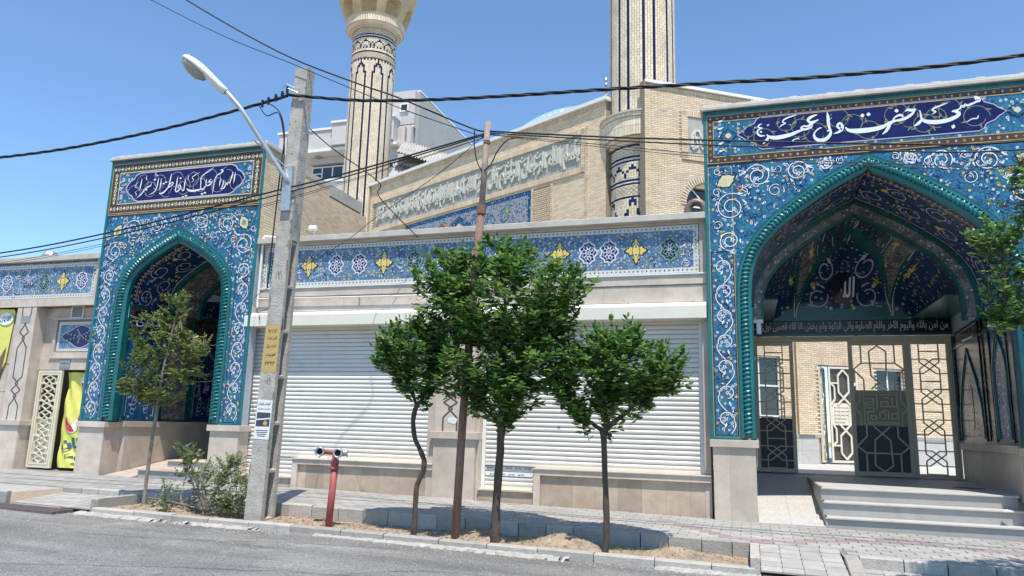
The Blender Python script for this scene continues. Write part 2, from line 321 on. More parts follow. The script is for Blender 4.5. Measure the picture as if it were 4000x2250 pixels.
# ------------------------------------------------------------------ lettering
AR = {'ا': (0xfe8d, 2), 'آ': (0xfe81, 2), 'ب': (0xfe8f, 4), 'ت': (0xfe95, 4), 'ة': (0xfe93, 2), 'ج': (0xfe9d, 4), 'ح': (0xfea1, 4), 'خ': (0xfea5, 4), 'د': (0xfea9, 2), 'ذ': (0xfeab, 2),
 'ر': (0xfead, 2), 'ز': (0xfeaf, 2), 'س': (0xfeb1, 4), 'ش': (0xfeb5, 4), 'ص': (0xfeb9, 4), 'ض': (0xfebd, 4), 'ط': (0xfec1, 4), 'ع': (0xfec9, 4), 'ف': (0xfed1, 4), 'ق': (0xfed5, 4),
 'ک': (0xfb8e, 4), 'ل': (0xfedd, 4), 'م': (0xfee1, 4), 'ن': (0xfee5, 4), 'ه': (0xfee9, 4), 'و': (0xfeed, 2), 'ی': (0xfbfc, 4)}
def shape(t):
    out = []
    for i, ch in enumerate(t):
        if ch not in AR: out.append(ch); continue
        prv = i > 0 and t[i-1] in AR and AR[t[i-1]][1] == 4; nxt = i+1 < len(t) and t[i+1] in AR and AR[ch][1] == 4
        b = AR[ch][0]; out.append(chr(b+(3 if prv and nxt else 2 if nxt else 1 if prv else 0)))
    return ''.join(out[::-1])
def text_geo(t, arabic=True, res=2, bold=0, extrude=0):
    c = bpy.data.curves.new('txt', 'FONT'); c.body = shape(t) if arabic else t; c.resolution_u = res; c.offset = bold; c.extrude = extrude
    o = bpy.data.objects.new('txt', c); sc.collection.objects.link(o); bpy.context.view_layer.update()
    me = bpy.data.meshes.new_from_object(o.evaluated_get(bpy.context.evaluated_depsgraph_get()))
    V = [tuple(v.co) for v in me.vertices]; F = [tuple(p.vertices) for p in me.polygons]
    bpy.data.objects.remove(o); bpy.data.curves.remove(c); bpy.data.meshes.remove(me); return V, F
def add_text(mb, t, u0, u1, v0, v1, d, fr=None, m=0, arabic=True, res=2, bold=0, th=0, shear=0):
    fr = fr or (lambda u, v, d: (u, d, v)); V, F = text_geo(t, arabic, res, bold, 1 if th else 0)
    if not V: return
    xs = [p[0] for p in V]; ys = [p[1] for p in V]; X0, X1, Y0, Y1 = min(xs), max(xs), min(ys), max(ys)
    vs = []
    for p in V:
        a = (p[0]-X0)/(X1-X0); b = (p[1]-Y0)/(Y1-Y0)
        dd = d-(th if p[2] > 0 else 0) if th else d
        vs.append(fr(u0+a*(u1-u0)+shear*(b-.5)*(v1-v0), v0+b*(v1-v0), dd))
    mb.add(vs, F, m)
# ------------------------------------------------------------------ flat ornament
def flower(mb, u, v, r, d, m, n=5, fr=None, cm=None, rot=0):
    mb.flat([(u+r*(.68+.32*math.cos(n*t))*math.cos(t+rot), v+r*(.68+.32*math.cos(n*t))*math.sin(t+rot)) for t in [2*math.pi*k/(n*4) for k in range(n*4)]], d, m, fr)
    if cm is not None: mb.flat([(u+r*.3*math.cos(t), v+r*.3*math.sin(t)) for t in [2*math.pi*k/6 for k in range(6)]], d-.001, cm, fr)
def leafp(mb, u, v, a, l, w_, d, m, fr=None):
    c, s = math.cos(a), math.sin(a)
    mb.flat([(u+c*x-s*y, v+s*x+c*y) for x, y in ((0, 0), (l*.35, -w_/2), (l*.7, -w_*.35), (l, 0), (l*.6, w_*.2), (l*.3, w_*.35))], d, m, fr)
def spiral(cx, cz, r, a0, turns, sgn=1, n=34, shrink=.72):
    return [(cx+r*(1-shrink*k/n)*math.cos(a0+sgn*2*math.pi*turns*k/n), cz+r*(1-shrink*k/n)*math.sin(a0+sgn*2*math.pi*turns*k/n)) for k in range(n+1)]
def clip(poly, x0, x1, z0, z1):
    for ax, lim, sg in ((0, x0, 1), (0, x1, -1), (1, z0, 1), (1, z1, -1)):
        out = []; n = len(poly)
        for i in range(n):
            a, b = poly[i], poly[(i+1) % n]; da, db = sg*(a[ax]-lim), sg*(b[ax]-lim)
            if da >= 0: out.append(a)
            if (da > 0 > db) or (da < 0 < db):
                t = da/(da-db); out.append((a[0]+t*(b[0]-a[0]), a[1]+t*(b[1]-a[1])))
        poly = out
        if len(poly) < 3: return []
    A = abs(sum(poly[i][0]*poly[(i+1) % len(poly)][1]-poly[(i+1) % len(poly)][0]*poly[i][1] for i in range(len(poly))))/2
    return poly if A > 2e-4 else []
NP = {}
def tiles(poly, cx, cz, s, y, m, parent, sz=None, gap=.003, th=.01, name='tile'):
    """square tiles clipped to a polygon of the (x,z) plane; the first 300 of a thing are parts, the rest one part"""
    sz = sz or s; xs = [p[0] for p in poly]; zs = [p[1] for p in poly]; full = None; rest = MB()
    i0 = math.floor((min(xs)-cx)/s); i1 = math.ceil((max(xs)-cx)/s); j0 = math.floor((min(zs)-cz)/sz); j1 = math.ceil((max(zs)-cz)/sz)
    for i in range(i0, i1):
        for j in range(j0, j1):
            a, b = cx+i*s+gap/2, cz+j*sz+gap/2; q = clip(poly, a, a+s-gap, b, b+sz-gap)
            if not q: continue
            A = abs(sum(q[k][0]*q[(k+1) % len(q)][1]-q[(k+1) % len(q)][0]*q[k][1] for k in range(len(q))))/2
            key = (parent.name, name); NP[key] = NP.get(key, 0)+1; yy = y+R.uniform(-.0008, .0008)
            if NP[key] > 300: rest.prism(q, yy, yy+th); continue
            if A > .999*(s-gap)*(sz-gap):
                if full is None:
                    t = MB(); t.prism([(0, 0), (s-gap, 0), (s-gap, sz-gap), (0, sz-gap)], 0, th); full = t.mesh(name, m)
                inst(name, full, (a, yy, b), parent)
            else:
                t = MB(); t.prism(q, yy, yy+th); t.build(name, m, parent)
    if rest.v: rest.build('tile_field', m, parent, kind='stuff')
def brickwork(parent, p0, ang, u0, u1, z0, z1, m=brick_m, L_=.205, H=.052, J=.011, skip=None, nparts=0, d0=0, pop=.008, vert=False):
    """running-bond bricks on a vertical plane through p0 heading ang; normal to the right of the heading faces the viewer"""
    c, s = math.cos(ang), math.sin(ang)
    def fr(u, v, d): return (p0[0]+c*u-s*d, p0[1]+s*u+c*d, v)
    st = MB(); full = None; n = 0; row = 0; z = z0
    while z < z1-.01:
        h = min(H, z1-z); off = (row % 2)*(L_+J)/2; u = u0-off
        while u < u1:
            a, b = max(u, u0), min(u+L_, u1); u += L_+J
            if b-a < .02: continue
            if skip and skip((a+b)/2, z+h/2): continue
            dd = d0-pop+R.uniform(-.0015, .0015)
            if n < nparts and b-a > L_-1e-4 and h > H-1e-4:
                if full is None:
                    t = MB(); t.box(0, L_, 0, pop, 0, H, back=False); full = t.mesh('brick', m)
                n += 1; inst('brick', full, fr(a, z, dd), parent, rz=ang)
            else:
                q = [fr(a, z, dd), fr(b, z, dd), fr(b, z, d0), fr(a, z, d0), fr(a, z+h, dd), fr(b, z+h, dd), fr(b, z+h, d0), fr(a, z+h, d0)]
                st.add(q, [(0, 1, 5, 4), (1, 2, 6, 5), (3, 0, 4, 7), (4, 5, 6, 7), (0, 3, 2, 1)])
        z += H+J; row += 1
    if st.v: st.build('brickwork', m, parent, kind='stuff')
    return fr
def soldier(mb, fr, u0, u1, z0, z1, d, w_=.055, j=.011, dep=.03, m=0):
    u = u0
    while u < u1-.02:
        b = min(u+w_, u1); q = [fr(u, z0, d), fr(b, z0, d), fr(b, z0, d+dep), fr(u, z0, d+dep), fr(u, z1, d), fr(b, z1, d), fr(b, z1, d+dep), fr(u, z1, d+dep)]
        mb.hexa(q, m); u += w_+j
# ground heights
def zs(x): return float(np.interp(x, [-40, -18, -15, -9.3, -6, -4, -.6, 5, 30], [-1.15, -1.30, -1.335, -1.375, -1.415, -1.45, -1.505, -1.57, -1.9]))
def zr(x): return -1.76-.0135*max(-40, min(30, x))
TITLE_LARGE = [[(3.952,5.866,0.0185),(3.984,5.846,0.0677),(4.014,5.801,0.08),(3.989,5.78,0.0431),(3.937,5.754,0.0308),(3.886,5.736,0.0431),(3.845,5.709,0.0185)],[(3.845,5.709,0.0277),(3.807,5.738,0.0431),(3.78,5.697,0.0246),(3.75,5.72,0.0431),(3.719,5.675,0.0246),(3.661,5.648,0.0277),(3.589,5.632,0.0185)],[(3.589,5.632,0.0185),(3.64,5.636,0.0492),(3.696,5.588,0.0615),(3.662,5.537,0.0615),(3.569,5.494,0.0677),(3.447,5.468,0.0739),(3.305,5.466,0.08),(3.185,5.491,0.0677),(3.117,5.535,0.0369),(3.104,5.617,0.0246),(3.094,5.711,0.0154)],[(3.117,5.542,0.0246),(3.079,5.492,0.0492),(3.029,5.449,0.0431),(2.98,5.425,0.0092)],[(3.563,5.362,0.0062),(3.592,5.352,0.08),(3.621,5.339,0.0062)],[(3.542,5.805,0.0092),(3.428,5.764,0.0246),(3.328,5.731,0.0308),(3.291,5.689,0.0246),(3.343,5.659,0.0246),(3.279,5.617,0.0092)],[(2.855,5.718,0.0123),(2.904,5.742,0.0431),(2.965,5.725,0.0492),(3.035,5.747,0.0123)],[(3.028,5.733,0.0123),(2.976,5.667,0.0431),(2.906,5.609,0.0492),(2.82,5.574,0.0554),(2.736,5.558,0.0431),(2.658,5.571,0.0246),(2.703,5.631,0.0308),(2.78,5.657,0.0431),(2.823,5.618,0.0246)],[(2.736,5.558,0.0308),(2.652,5.547,0.0492),(2.598,5.511,0.0615),(2.572,5.44,0.0554),(2.526,5.371,0.0431),(2.466,5.32,0.0092)],[(2.69,5.741,0.0062),(2.723,5.742,0.0739),(2.756,5.734,0.0062)],[(2.586,5.554,0.0123),(2.549,5.504,0.0431),(2.479,5.462,0.0677),(2.372,5.436,0.08),(2.202,5.424,0.0923),(2.031,5.428,0.0862),(1.914,5.458,0.0554),(1.868,5.52,0.0123)],[(2.128,5.71,0.0062),(2.163,5.711,0.0739),(2.196,5.703,0.0062)],[(2.23,5.722,0.0062),(2.264,5.723,0.0739),(2.297,5.714,0.0062)],[(1.814,5.485,0.0246),(1.759,5.511,0.0369),(1.735,5.559,0.0369),(1.777,5.605,0.0431),(1.818,5.555,0.0431),(1.807,5.486,0.0554),(1.751,5.437,0.0431),(1.662,5.411,0.0092)],[(1.579,5.843,0.0123),(1.586,5.731,0.0492),(1.589,5.604,0.0492),(1.601,5.502,0.0369),(1.56,5.469,0.0185)],[(1.613,5.514,0.0246),(1.615,5.425,0.0492),(1.56,5.343,0.0615),(1.471,5.302,0.0739),(1.384,5.323,0.0615),(1.336,5.39,0.0431),(1.346,5.465,0.0246),(1.416,5.534,0.0246),(1.472,5.546,0.0123)],[(1.407,5.811,0.0123),(1.339,5.793,0.0431),(1.264,5.753,0.0554),(1.246,5.704,0.0431),(1.3,5.673,0.0431),(1.424,5.71,0.0185)],[(1.424,5.71,0.0123),(1.322,5.658,0.0431),(1.241,5.602,0.0369),(1.164,5.61,0.0308),(1.117,5.577,0.0308),(1.183,5.545,0.0431),(1.285,5.573,0.0308),(1.32,5.62,0.0123)],[(1.183,5.55,0.0308),(1.07,5.518,0.0492),(0.933,5.468,0.0677),(0.774,5.438,0.08),(0.637,5.434,0.0739),(0.547,5.468,0.0431),(0.514,5.515,0.0123)],[(0.547,5.476,0.0308),(0.522,5.419,0.0492),(0.479,5.372,0.0369),(0.438,5.327,0.0092)],[(1.05,5.84,0.0092),(0.925,5.815,0.0277),(0.828,5.774,0.0277),(0.803,5.725,0.0215),(0.852,5.702,0.0215),(0.783,5.668,0.0215),(0.74,5.629,0.0092)],[(0.436,5.73,0.0092),(0.382,5.71,0.0277),(0.369,5.667,0.0277),(0.438,5.647,0.0215)],[(0.443,5.646,0.0123),(0.368,5.615,0.0277),(0.347,5.553,0.0308),(0.398,5.496,0.0369),(0.479,5.493,0.0154)],[(0.389,5.569,0.0062),(0.412,5.572,0.0431),(0.435,5.564,0.0062)],[(0.305,5.681,0.0123),(0.299,5.651,0.0123)],[(0.328,5.681,0.0123),(0.322,5.651,0.0123)],[(0.533,5.709,0.0123),(0.527,5.674,0.0123)],[(0.556,5.712,0.0123),(0.55,5.677,0.0123)],[(0.859,5.31,0.0092),(0.95,5.327,0.0215),(0.985,5.362,0.0185),(1.053,5.38,0.0154),(1.074,5.353,0.0092)],[(3.988,5.521,0.0092),(3.963,5.463,0.0215),(3.884,5.46,0.0185),(3.801,5.409,0.0092)]]
TITLE_SMALL = [[(-11.385,5.763,0.0096),(-11.393,5.66,0.0319),(-11.401,5.557,0.0287),(-11.412,5.48,0.0064)],[(-11.457,5.772,0.0096),(-11.472,5.666,0.0319),(-11.5,5.564,0.0287),(-11.523,5.497,0.0191),(-11.565,5.518,0.0159),(-11.583,5.467,0.0255),(-11.623,5.505,0.0191),(-11.639,5.437,0.0287),(-11.681,5.38,0.0319),(-11.759,5.369,0.0128)],[(-11.789,5.622,0.0096),(-11.799,5.536,0.0287),(-11.8,5.432,0.0064)],[(-11.693,5.597,0.008),(-11.697,5.511,0.0287),(-11.724,5.409,0.0223),(-11.77,5.378,0.0064)],[(-11.816,5.851,0.0064),(-11.769,5.843,0.0415),(-11.751,5.802,0.0351),(-11.816,5.763,0.0255),(-11.891,5.726,0.0255),(-11.942,5.652,0.0255),(-11.963,5.532,0.0255),(-11.971,5.393,0.0223),(-11.984,5.256,0.0048)],[(-12.041,5.642,0.0064),(-12.106,5.604,0.0287),(-12.111,5.561,0.0287),(-12.018,5.585,0.0128)],[(-12.014,5.584,0.0064),(-12.065,5.513,0.0319),(-12.142,5.484,0.0287),(-12.195,5.506,0.0223),(-12.194,5.585,0.0287),(-12.187,5.654,0.008)],[(-12.184,5.496,0.0159),(-12.228,5.448,0.0287),(-12.272,5.399,0.0319),(-12.338,5.438,0.0223),(-12.349,5.562,0.0255),(-12.355,5.702,0.0255),(-12.27,5.783,0.0223),(-12.146,5.843,0.0255),(-12.015,5.929,0.0064)],[(-12.314,5.41,0.0223),(-12.413,5.392,0.0415),(-12.553,5.381,0.051),(-12.679,5.403,0.0415),(-12.758,5.461,0.0096)],[(-12.323,5.289,0.0032),(-12.278,5.286,0.0478),(-12.234,5.283,0.0032)],[(-12.237,5.309,0.0032),(-12.196,5.306,0.0446),(-12.156,5.303,0.0032)],[(-12.408,5.839,0.0048),(-12.524,5.786,0.0191),(-12.618,5.723,0.0191),(-12.569,5.658,0.0159),(-12.622,5.601,0.0064)],[(-12.747,5.805,0.0064),(-12.74,5.716,0.0191),(-12.724,5.67,0.0048)],[(-12.821,5.704,0.0096),(-12.823,5.599,0.0319),(-12.824,5.493,0.0287),(-12.834,5.414,0.0287),(-12.887,5.427,0.0191),(-12.892,5.498,0.0064)],[(-12.873,5.247,0.0032),(-12.832,5.247,0.0446),(-12.79,5.241,0.0032)],[(-12.784,5.269,0.0032),(-12.743,5.269,0.0446),(-12.701,5.263,0.0032)],[(-13.048,5.785,0.0096),(-13.06,5.67,0.0319),(-13.064,5.546,0.0319),(-13.079,5.441,0.0319),(-13.037,5.394,0.0287),(-12.966,5.433,0.0319),(-12.928,5.501,0.0319),(-12.97,5.557,0.0287),(-13.006,5.515,0.0223),(-12.965,5.468,0.0159)],[(-13.0,5.733,0.0032),(-12.965,5.734,0.0415),(-12.927,5.727,0.0032)],[(-13.254,5.873,0.008),(-13.263,5.758,0.0319),(-13.278,5.634,0.0287),(-13.305,5.529,0.0255),(-13.244,5.543,0.0223),(-13.17,5.608,0.0287),(-13.196,5.645,0.0223),(-13.273,5.598,0.0223)],[(-13.268,5.562,0.0191),(-13.323,5.504,0.0319),(-13.377,5.446,0.0351),(-13.444,5.398,0.0415),(-13.525,5.377,0.0287),(-13.561,5.406,0.0096)],[(-13.498,5.633,0.0032),(-13.46,5.634,0.0415),(-13.421,5.627,0.0032)],[(-13.422,5.663,0.0032),(-13.386,5.664,0.0383),(-13.35,5.657,0.0032)],[(-13.535,5.779,0.0096),(-13.543,5.655,0.0319),(-13.549,5.548,0.0287),(-13.567,5.496,0.0064)],[(-13.623,5.804,0.0096),(-13.635,5.68,0.0319),(-13.647,5.573,0.0287),(-13.677,5.486,0.0287),(-13.742,5.42,0.0223),(-13.863,5.379,0.0048)],[(-13.779,5.754,0.0032),(-13.737,5.756,0.0446),(-13.693,5.747,0.0032)],[(-13.821,5.676,0.0096),(-13.854,5.607,0.0287),(-13.935,5.577,0.0319),(-14.002,5.529,0.0255),(-13.946,5.506,0.0223),(-13.978,5.581,0.0191),(-14.049,5.478,0.0319),(-14.122,5.394,0.0287),(-14.229,5.321,0.0064)],[(-14.142,5.819,0.0096),(-14.146,5.702,0.0319),(-14.162,5.595,0.0319),(-14.169,5.496,0.0064)],[(-14.002,5.889,0.0064),(-13.999,5.798,0.0191),(-14.005,5.763,0.0064)],[(-13.691,5.954,0.0048),(-13.748,5.904,0.0159),(-13.655,5.852,0.0128),(-13.783,5.853,0.0048)],[(-14.217,5.743,0.0048),(-14.293,5.677,0.0159),(-14.326,5.607,0.0128),(-14.236,5.582,0.0064)],[(-14.247,5.511,0.0048),(-14.293,5.46,0.0159),(-14.243,5.411,0.0128),(-14.29,5.37,0.0048)]]
# ================================================================== GROUND
def sheet(name, x0, x1, y0, y1, zf, m, nx=40, ny=4, noise=0, kind='structure', thick=0):
    mb = MB(); vs = []; fs = []
    for j in range(ny+1):
        for i in range(nx+1):
            x = x0+(x1-x0)*i/nx; y = y0+(y1-y0)*j/ny; vs.append((x, y, zf(x, y)+(R.uniform(-noise, noise) if noise else 0)))
    for j in range(ny):
        for i in range(nx): a = j*(nx+1)+i; fs.append((a, a+1, a+nx+2, a+nx+1))
    mb.add(vs, fs)
    if thick:
        n = nx+1; top = len(vs); mb.add([(x0+(x1-x0)*i/nx, y0, zf(x0+(x1-x0)*i/nx, y0)) for i in range(n)]+[(x0+(x1-x0)*i/nx, y0, zf(x0+(x1-x0)*i/nx, y0)-thick) for i in range(n)], [(n+i, n+i+1, i+1, i) for i in range(nx)])
    return mb.build(name, m, kind=kind)
sheet('ground', -300, 300, -300, 300, lambda x, y: -2.7, soil_m, 4, 4)
sheet('road', -40, 30, -30, 10.17, lambda x, y: zr(x)+.012*math.sin(x*.9+y*.7), asphalt_m, 90, 40)
sheet('courtyard_ground', -14, 30, 18.78, 60, lambda x, y: -.90, tread_m, 4, 4)
sheet('sidewalk_right', 1.13, 30, 10.86, 11.31, lambda x, y: zs(x)-.023, joint_m, 30, 1)
sheet('kerb_footing', -.03, 30, 9.6, 11.3, lambda x, y: zr(x)-.02+.3*max(0, 0), kerb_m, 10, 1)
walk = sheet('sidewalk', -40, 30, 11.30, 14.6, lambda x, y: zs(x)-.022, joint_m, 70, 2)
sheet('sidewalk_left', -40, -12.52, 10.22, 11.32, lambda x, y: zs(x)-.02, paver_m, 20, 2, thick=.5)
# pavers laid in running bond on the sidewalk
def red_band(x, y): return (0 < x < 2.3 and abs(y-(11.5+.6*x)) < .2) or (-1.5 < x <= 0 and abs(y-(11.5-1.05*x)) < .2) or (2.3 <= x < 4.5 and abs(y-(12.9-.6*(x-2.3))) < .16)
PW, PD = .29, .192; cells = []
for j in range(-3, 13):
    y = 11.40+j*.2+(.07 if j < -2 else 0)
    for i in range(-64, 22):
        x = i*.298+(j % 2)*.149
        if j < 0 and x < 1.14: continue
        if y+PD > 13.86 and not -9.4 < x < .1: continue
        cells.append((math.hypot(x, y), x, min(y, 13.95)))
cells.sort(); pm = {}
for k_, m_ in (('g', paver_m), ('r', paverr_m)):
    t = MB(); e = .006
    t.add([(0, 0, -.02), (PW, 0, -.02), (PW, PD, -.02), (0, PD, -.02), (e, e, 0), (PW-e, e, 0), (PW-e, PD-e, 0), (e, PD-e, 0)], [(0, 1, 5, 4), (1, 2, 6, 5), (2, 3, 7, 6), (3, 0, 4, 7), (4, 5, 6, 7)]); pm[k_] = t.mesh('paver', m_)
rest = MB()
for n, (d, x, y) in enumerate(cells):
    red = red_band(x+.14, y+.1) and R.random() < .8
    if n < 300:
        o = inst('paver', pm['r' if red else 'g'], (x, y, zs(x)+R.uniform(-.002, .002)), walk); o.rotation_euler[1] = .0142; o['label'] = 'red paver' if red else 'grey paver'
    else:
        e = .006; q = R.uniform(-.002, .002)
        rest.add([(x, y, zs(x)-.02), (x+PW, y, zs(x)-.02), (x+PW, y+PD, zs(x)-.02), (x, y+PD, zs(x)-.02), (x+e, y+e, zs(x)+q), (x+PW-e, y+e, zs(x+PW)+q), (x+PW-e, y+PD-e, zs(x+PW)+q), (x+e, y+PD-e, zs(x)+q)], [(0, 1, 5, 4), (1, 2, 6, 5), (2, 3, 7, 6), (3, 0, 4, 7), (4, 5, 6, 7)], 1 if red else 0)
rest.build('paver_field', [paver_m, paverr_m], walk, kind='stuff')
# crossings of zigzag pavers that slope down to the road
def crossing(name, x0, x1, y0, y1, za, zb):
    f = lambda x, y: zb(x)+(za(x)-zb(x))*(y-y0)/(y1-y0)
    p = sheet(name, x0, x1, y0, y1, lambda x, y: f(x, y)-.02, joint_m, 6, 6)
    nx = round((x1-x0)/.235); ny = round((y1-y0)/.19); w_, h_ = (x1-x0)/nx, (y1-y0)/ny
    for i in range(nx):
        for j in range(ny):
            a, b = x0+i*w_, y0+j*h_; g = .005; s = .02
            L_ = [(a+g, b+g), (a+g, b+h_*.4), (a+g+s, b+h_*.5), (a+g-s*.3, b+h_*.6), (a+g, b+h_-g)]; Q = [(x+w_-2*g, y) for x, y in L_]
            poly = L_[::-1]+Q; t = MB(); n = len(poly)
            t.add([(x-a, y-b, f(x, y)-f(a, b)) for x, y in poly]+[(x-a, y-b, f(x, y)-f(a, b)-.02) for x, y in poly], [tuple(range(n))]+[(k, k+n, (k+1) % n+n, (k+1) % n) for k in range(n)])
            o = bpy.data.objects.new('paver', t.mesh('paver', paver_m)); o.location = (a, b, f(a, b)+R.uniform(-.002, .003)); link(o, p)
crossing('path_right', .10, 1.13, 10.17, 11.38, lambda x: zs(x)-.01, lambda x: zr(x)+.08)
crossing('path_far_right', 1.32, 5.2, 9.9, 10.72, lambda x: zs(x)-.13, lambda x: zr(x)+.05)
crossing('path_left', -12.5, -10.72, 10.24, 11.30, lambda x: zs(x)-.09, lambda x: zr(x)+.06)
# kerbs, stone by stone
def kerb(name, segs, label=None):
    k = bpy.data.objects.new(name, None); k.location = (segs[0][0], segs[0][2], segs[0][4]); link(k); k['kind'] = 'structure'
    for (x0, x1, y0, y1, zt, h, L_) in [(s[0], s[1], s[2], s[3], s[5], s[6], s[7]) for s in segs]:
        x = x0
        while x < x1-.05:
            l = min(L_*R.uniform(.85, 1.15), x1-x); 
            if x1-x-l < .12: l = x1-x
            t = MB(); a, b = x+.007, x+l-.007; dy = R.uniform(-.008, .008); dz = R.uniform(-.006, .006); c = .016
            za, zb = zt(a)+dz, zt(b)+dz; B = [(a, y0+dy), (b, y0+dy), (b, y1), (a, y1)]
            vs = [(B[0][0], B[0][1], za-h), (B[1][0], B[1][1], zb-h), (B[2][0], B[2][1], zb-h), (B[3][0], B[3][1], za-h), (a, y0+dy, za-c), (b, y0+dy, zb-c), (b, y1, zb), (a, y1, za), (a, y0+dy+c, za), (b, y0+dy+c, zb)]
            t.add(vs, [(0, 1, 5, 4), (4, 5, 9, 8), (8, 9, 6, 7), (1, 2, 6, 9, 5), (3, 0, 4, 8, 7), (2, 3, 7, 6)])
            t.build('kerb_stone', kerb_m, k); x += l
    return k
zt = lambda x: zr(x)+.105
kerb('road_kerb', [(-10.55, .04, 10.12, 10.28, -1.6, zt, .3, .8)])
kerb('raised_kerb', [(-12.5, -.03, 11.26, 11.385, -1.4, lambda x: zs(x)+.012, .5, .45), (-40, -12.52, 10.16, 10.24, -1.4, lambda x: zs(x)+.005, .4, .8)])
kerb('entrance_kerb', [(1.3, 6.5, 10.72, 10.86, -1.5, lambda x: zs(x)+.012, .4, .52)])
kerb('bed_end_kerb', [(-.03, .10, 10.14, 11.385, -1.5, lambda x: zs(x)-.01, .5, .6), (-10.72, -10.56, 10.24, 11.26, -1.5, lambda x: zs(x)-.02, .5, .6)])
ce = MB(); ce.hexa([(1.135, 10.0, -2.1), (1.315, 10.0, -2.1), (1.315, 10.87, -2.1), (1.135, 10.87, -2.1), (1.135, 10.0, zr(1.2)+.075), (1.315, 10.0, zr(1.2)+.075), (1.315, 10.87, zs(1.2)+.004), (1.135, 10.87, zs(1.2)+.004)]); ce.build('crossing_edge', kerb_m, kind='structure', bevel=.01)
sm = MB(); n = 260
for row in range(1):
    vs = []
    for i in range(n+1):
        x = -10.8+10.9*i/n; vs += [(x, 10.13, zr(x)+.03+R.uniform(-.01, .012)), (x, 10.06+R.uniform(-.05, .02), zr(x)+.016+R.uniform(0, .012)), (x, 10.0+R.uniform(-.06, .03), zr(x)-.01)]
    sm.add(vs, [(3*i+k+1, 3*i+k+4, 3*i+k+3, 3*i+k) for i in range(n) for k in (0, 1) if math.sin(i*.11)+math.sin(i*.047+1)+R.uniform(-.3, .3) > -.75])
bits = MB()
for i in range(1600):
    x = R.uniform(-13, 3.5); y = 10.08-abs(R.gauss(0, .16 if R.random() < .6 else .9)); s = R.uniform(.004, .013); z = zr(x)+.012*math.sin(x*.9+y*.7); a = R.uniform(0, 3)
    bits.add([(x+s*math.cos(a+k*2.1), y+s*math.sin(a+k*2.1), z) for k in range(3)]+[(x, y, z+s)], [(0, 1, 3), (1, 2, 3), (2, 0, 3)])
bits.build('gutter_grit', kerb_m, kind='stuff')
smear_m = mat('cement_smear', (.38, .36, .325), .95, .2, 9, bump=.8, bscale=50)
sm.build('kerb_mortar', smear_m, kind='stuff')
# planting bed with mounds
MOUND = [(-9.75, 10.8, .16, .75), (-3.9, 10.85, .15, .5), (-2.55, 10.75, .20, .55), (-1.0, 10.72, .13, .55), (-7.0, 10.9, .07, .8), (-.35, 10.7, .06, .3)]
def bedz(x, y): return zr(x)+.055+sum(h*math.exp(-((x-a)**2/(s*s*.55)+(y-b)**2/(.09))) for a, b, h, s in MOUND)+.012*math.sin(7*x+3*y)*math.sin(5*y+2*x)
sheet('planting_bed', -10.56, -.02, 10.27, 11.28, bedz, soil_m, 260, 26, noise=.008)
cl = MB()
for i in range(3200):
    x = R.uniform(-10.5, -.1); y = R.uniform(10.3, 11.24); s = R.uniform(.006, .02)*(1.6 if R.random() < .1 else 1); z = bedz(x, y); a = R.uniform(0, 3)
    p = [(x+s*math.cos(a+k*2.1)*R.uniform(.7, 1.3), y+s*math.sin(a+k*2.1), z-.002) for k in range(3)]; cl.add(p+[(x, y, z+s*R.uniform(.5, 1))], [(0, 1, 3), (1, 2, 3), (2, 0, 3)])
cl.build('soil_clods', soil_m, kind='stuff')
dl_m = mat('dead_leaf', (.30, .20, .10), .8, .4, 30, isl=.3)
dlf = MB()
for i in range(1100):
    x = R.choice([R.gauss(-8.8, .8), R.gauss(-4.2, .9), R.gauss(-6.6, .9), R.uniform(-10, -.2)]); x = max(-10.4, min(-.15, x)); y = R.uniform(10.32, 11.22); z = bedz(x, y)+.012; a = R.uniform(0, 6.3); s = R.uniform(.012, .028)
    dlf.add([(x+s*math.cos(a), y+s*math.sin(a), z), (x+.5*s*math.cos(a+1.6), y+.5*s*math.sin(a+1.6), z+.008), (x-s*math.cos(a), y-s*math.sin(a), z), (x-.5*s*math.cos(a+1.6), y-.5*s*math.sin(a+1.6), z+.006)], [(0, 1, 2, 3)])
dlf.build('leaf_litter', dl_m, kind='stuff')
gr = MB()
for (cx, cy, rr, cnt) in [(-4.2, 10.75, .3, 70), (-2.9, 10.7, .25, 90), (-1.6, 10.75, .35, 120), (-3.2, 10.6, .2, 50), (-1.0, 10.9, .3, 60), (-4.6, 10.9, .3, 40)]:
    for i in range(cnt):
        x = R.gauss(cx, rr); y = min(11.2, max(10.32, R.gauss(cy, .12))); z = bedz(x, y); h = R.uniform(.03, .09); a = R.uniform(0, 6.3); l = R.uniform(0, .05)
        gr.add([(x-.003*math.sin(a), y+.003*math.cos(a), z), (x+.003*math.sin(a), y-.003*math.cos(a), z), (x+l*math.cos(a), y+l*math.sin(a), z+h)], [(0, 1, 2)])
gr.build('weeds', leafs_m, kind='stuff')
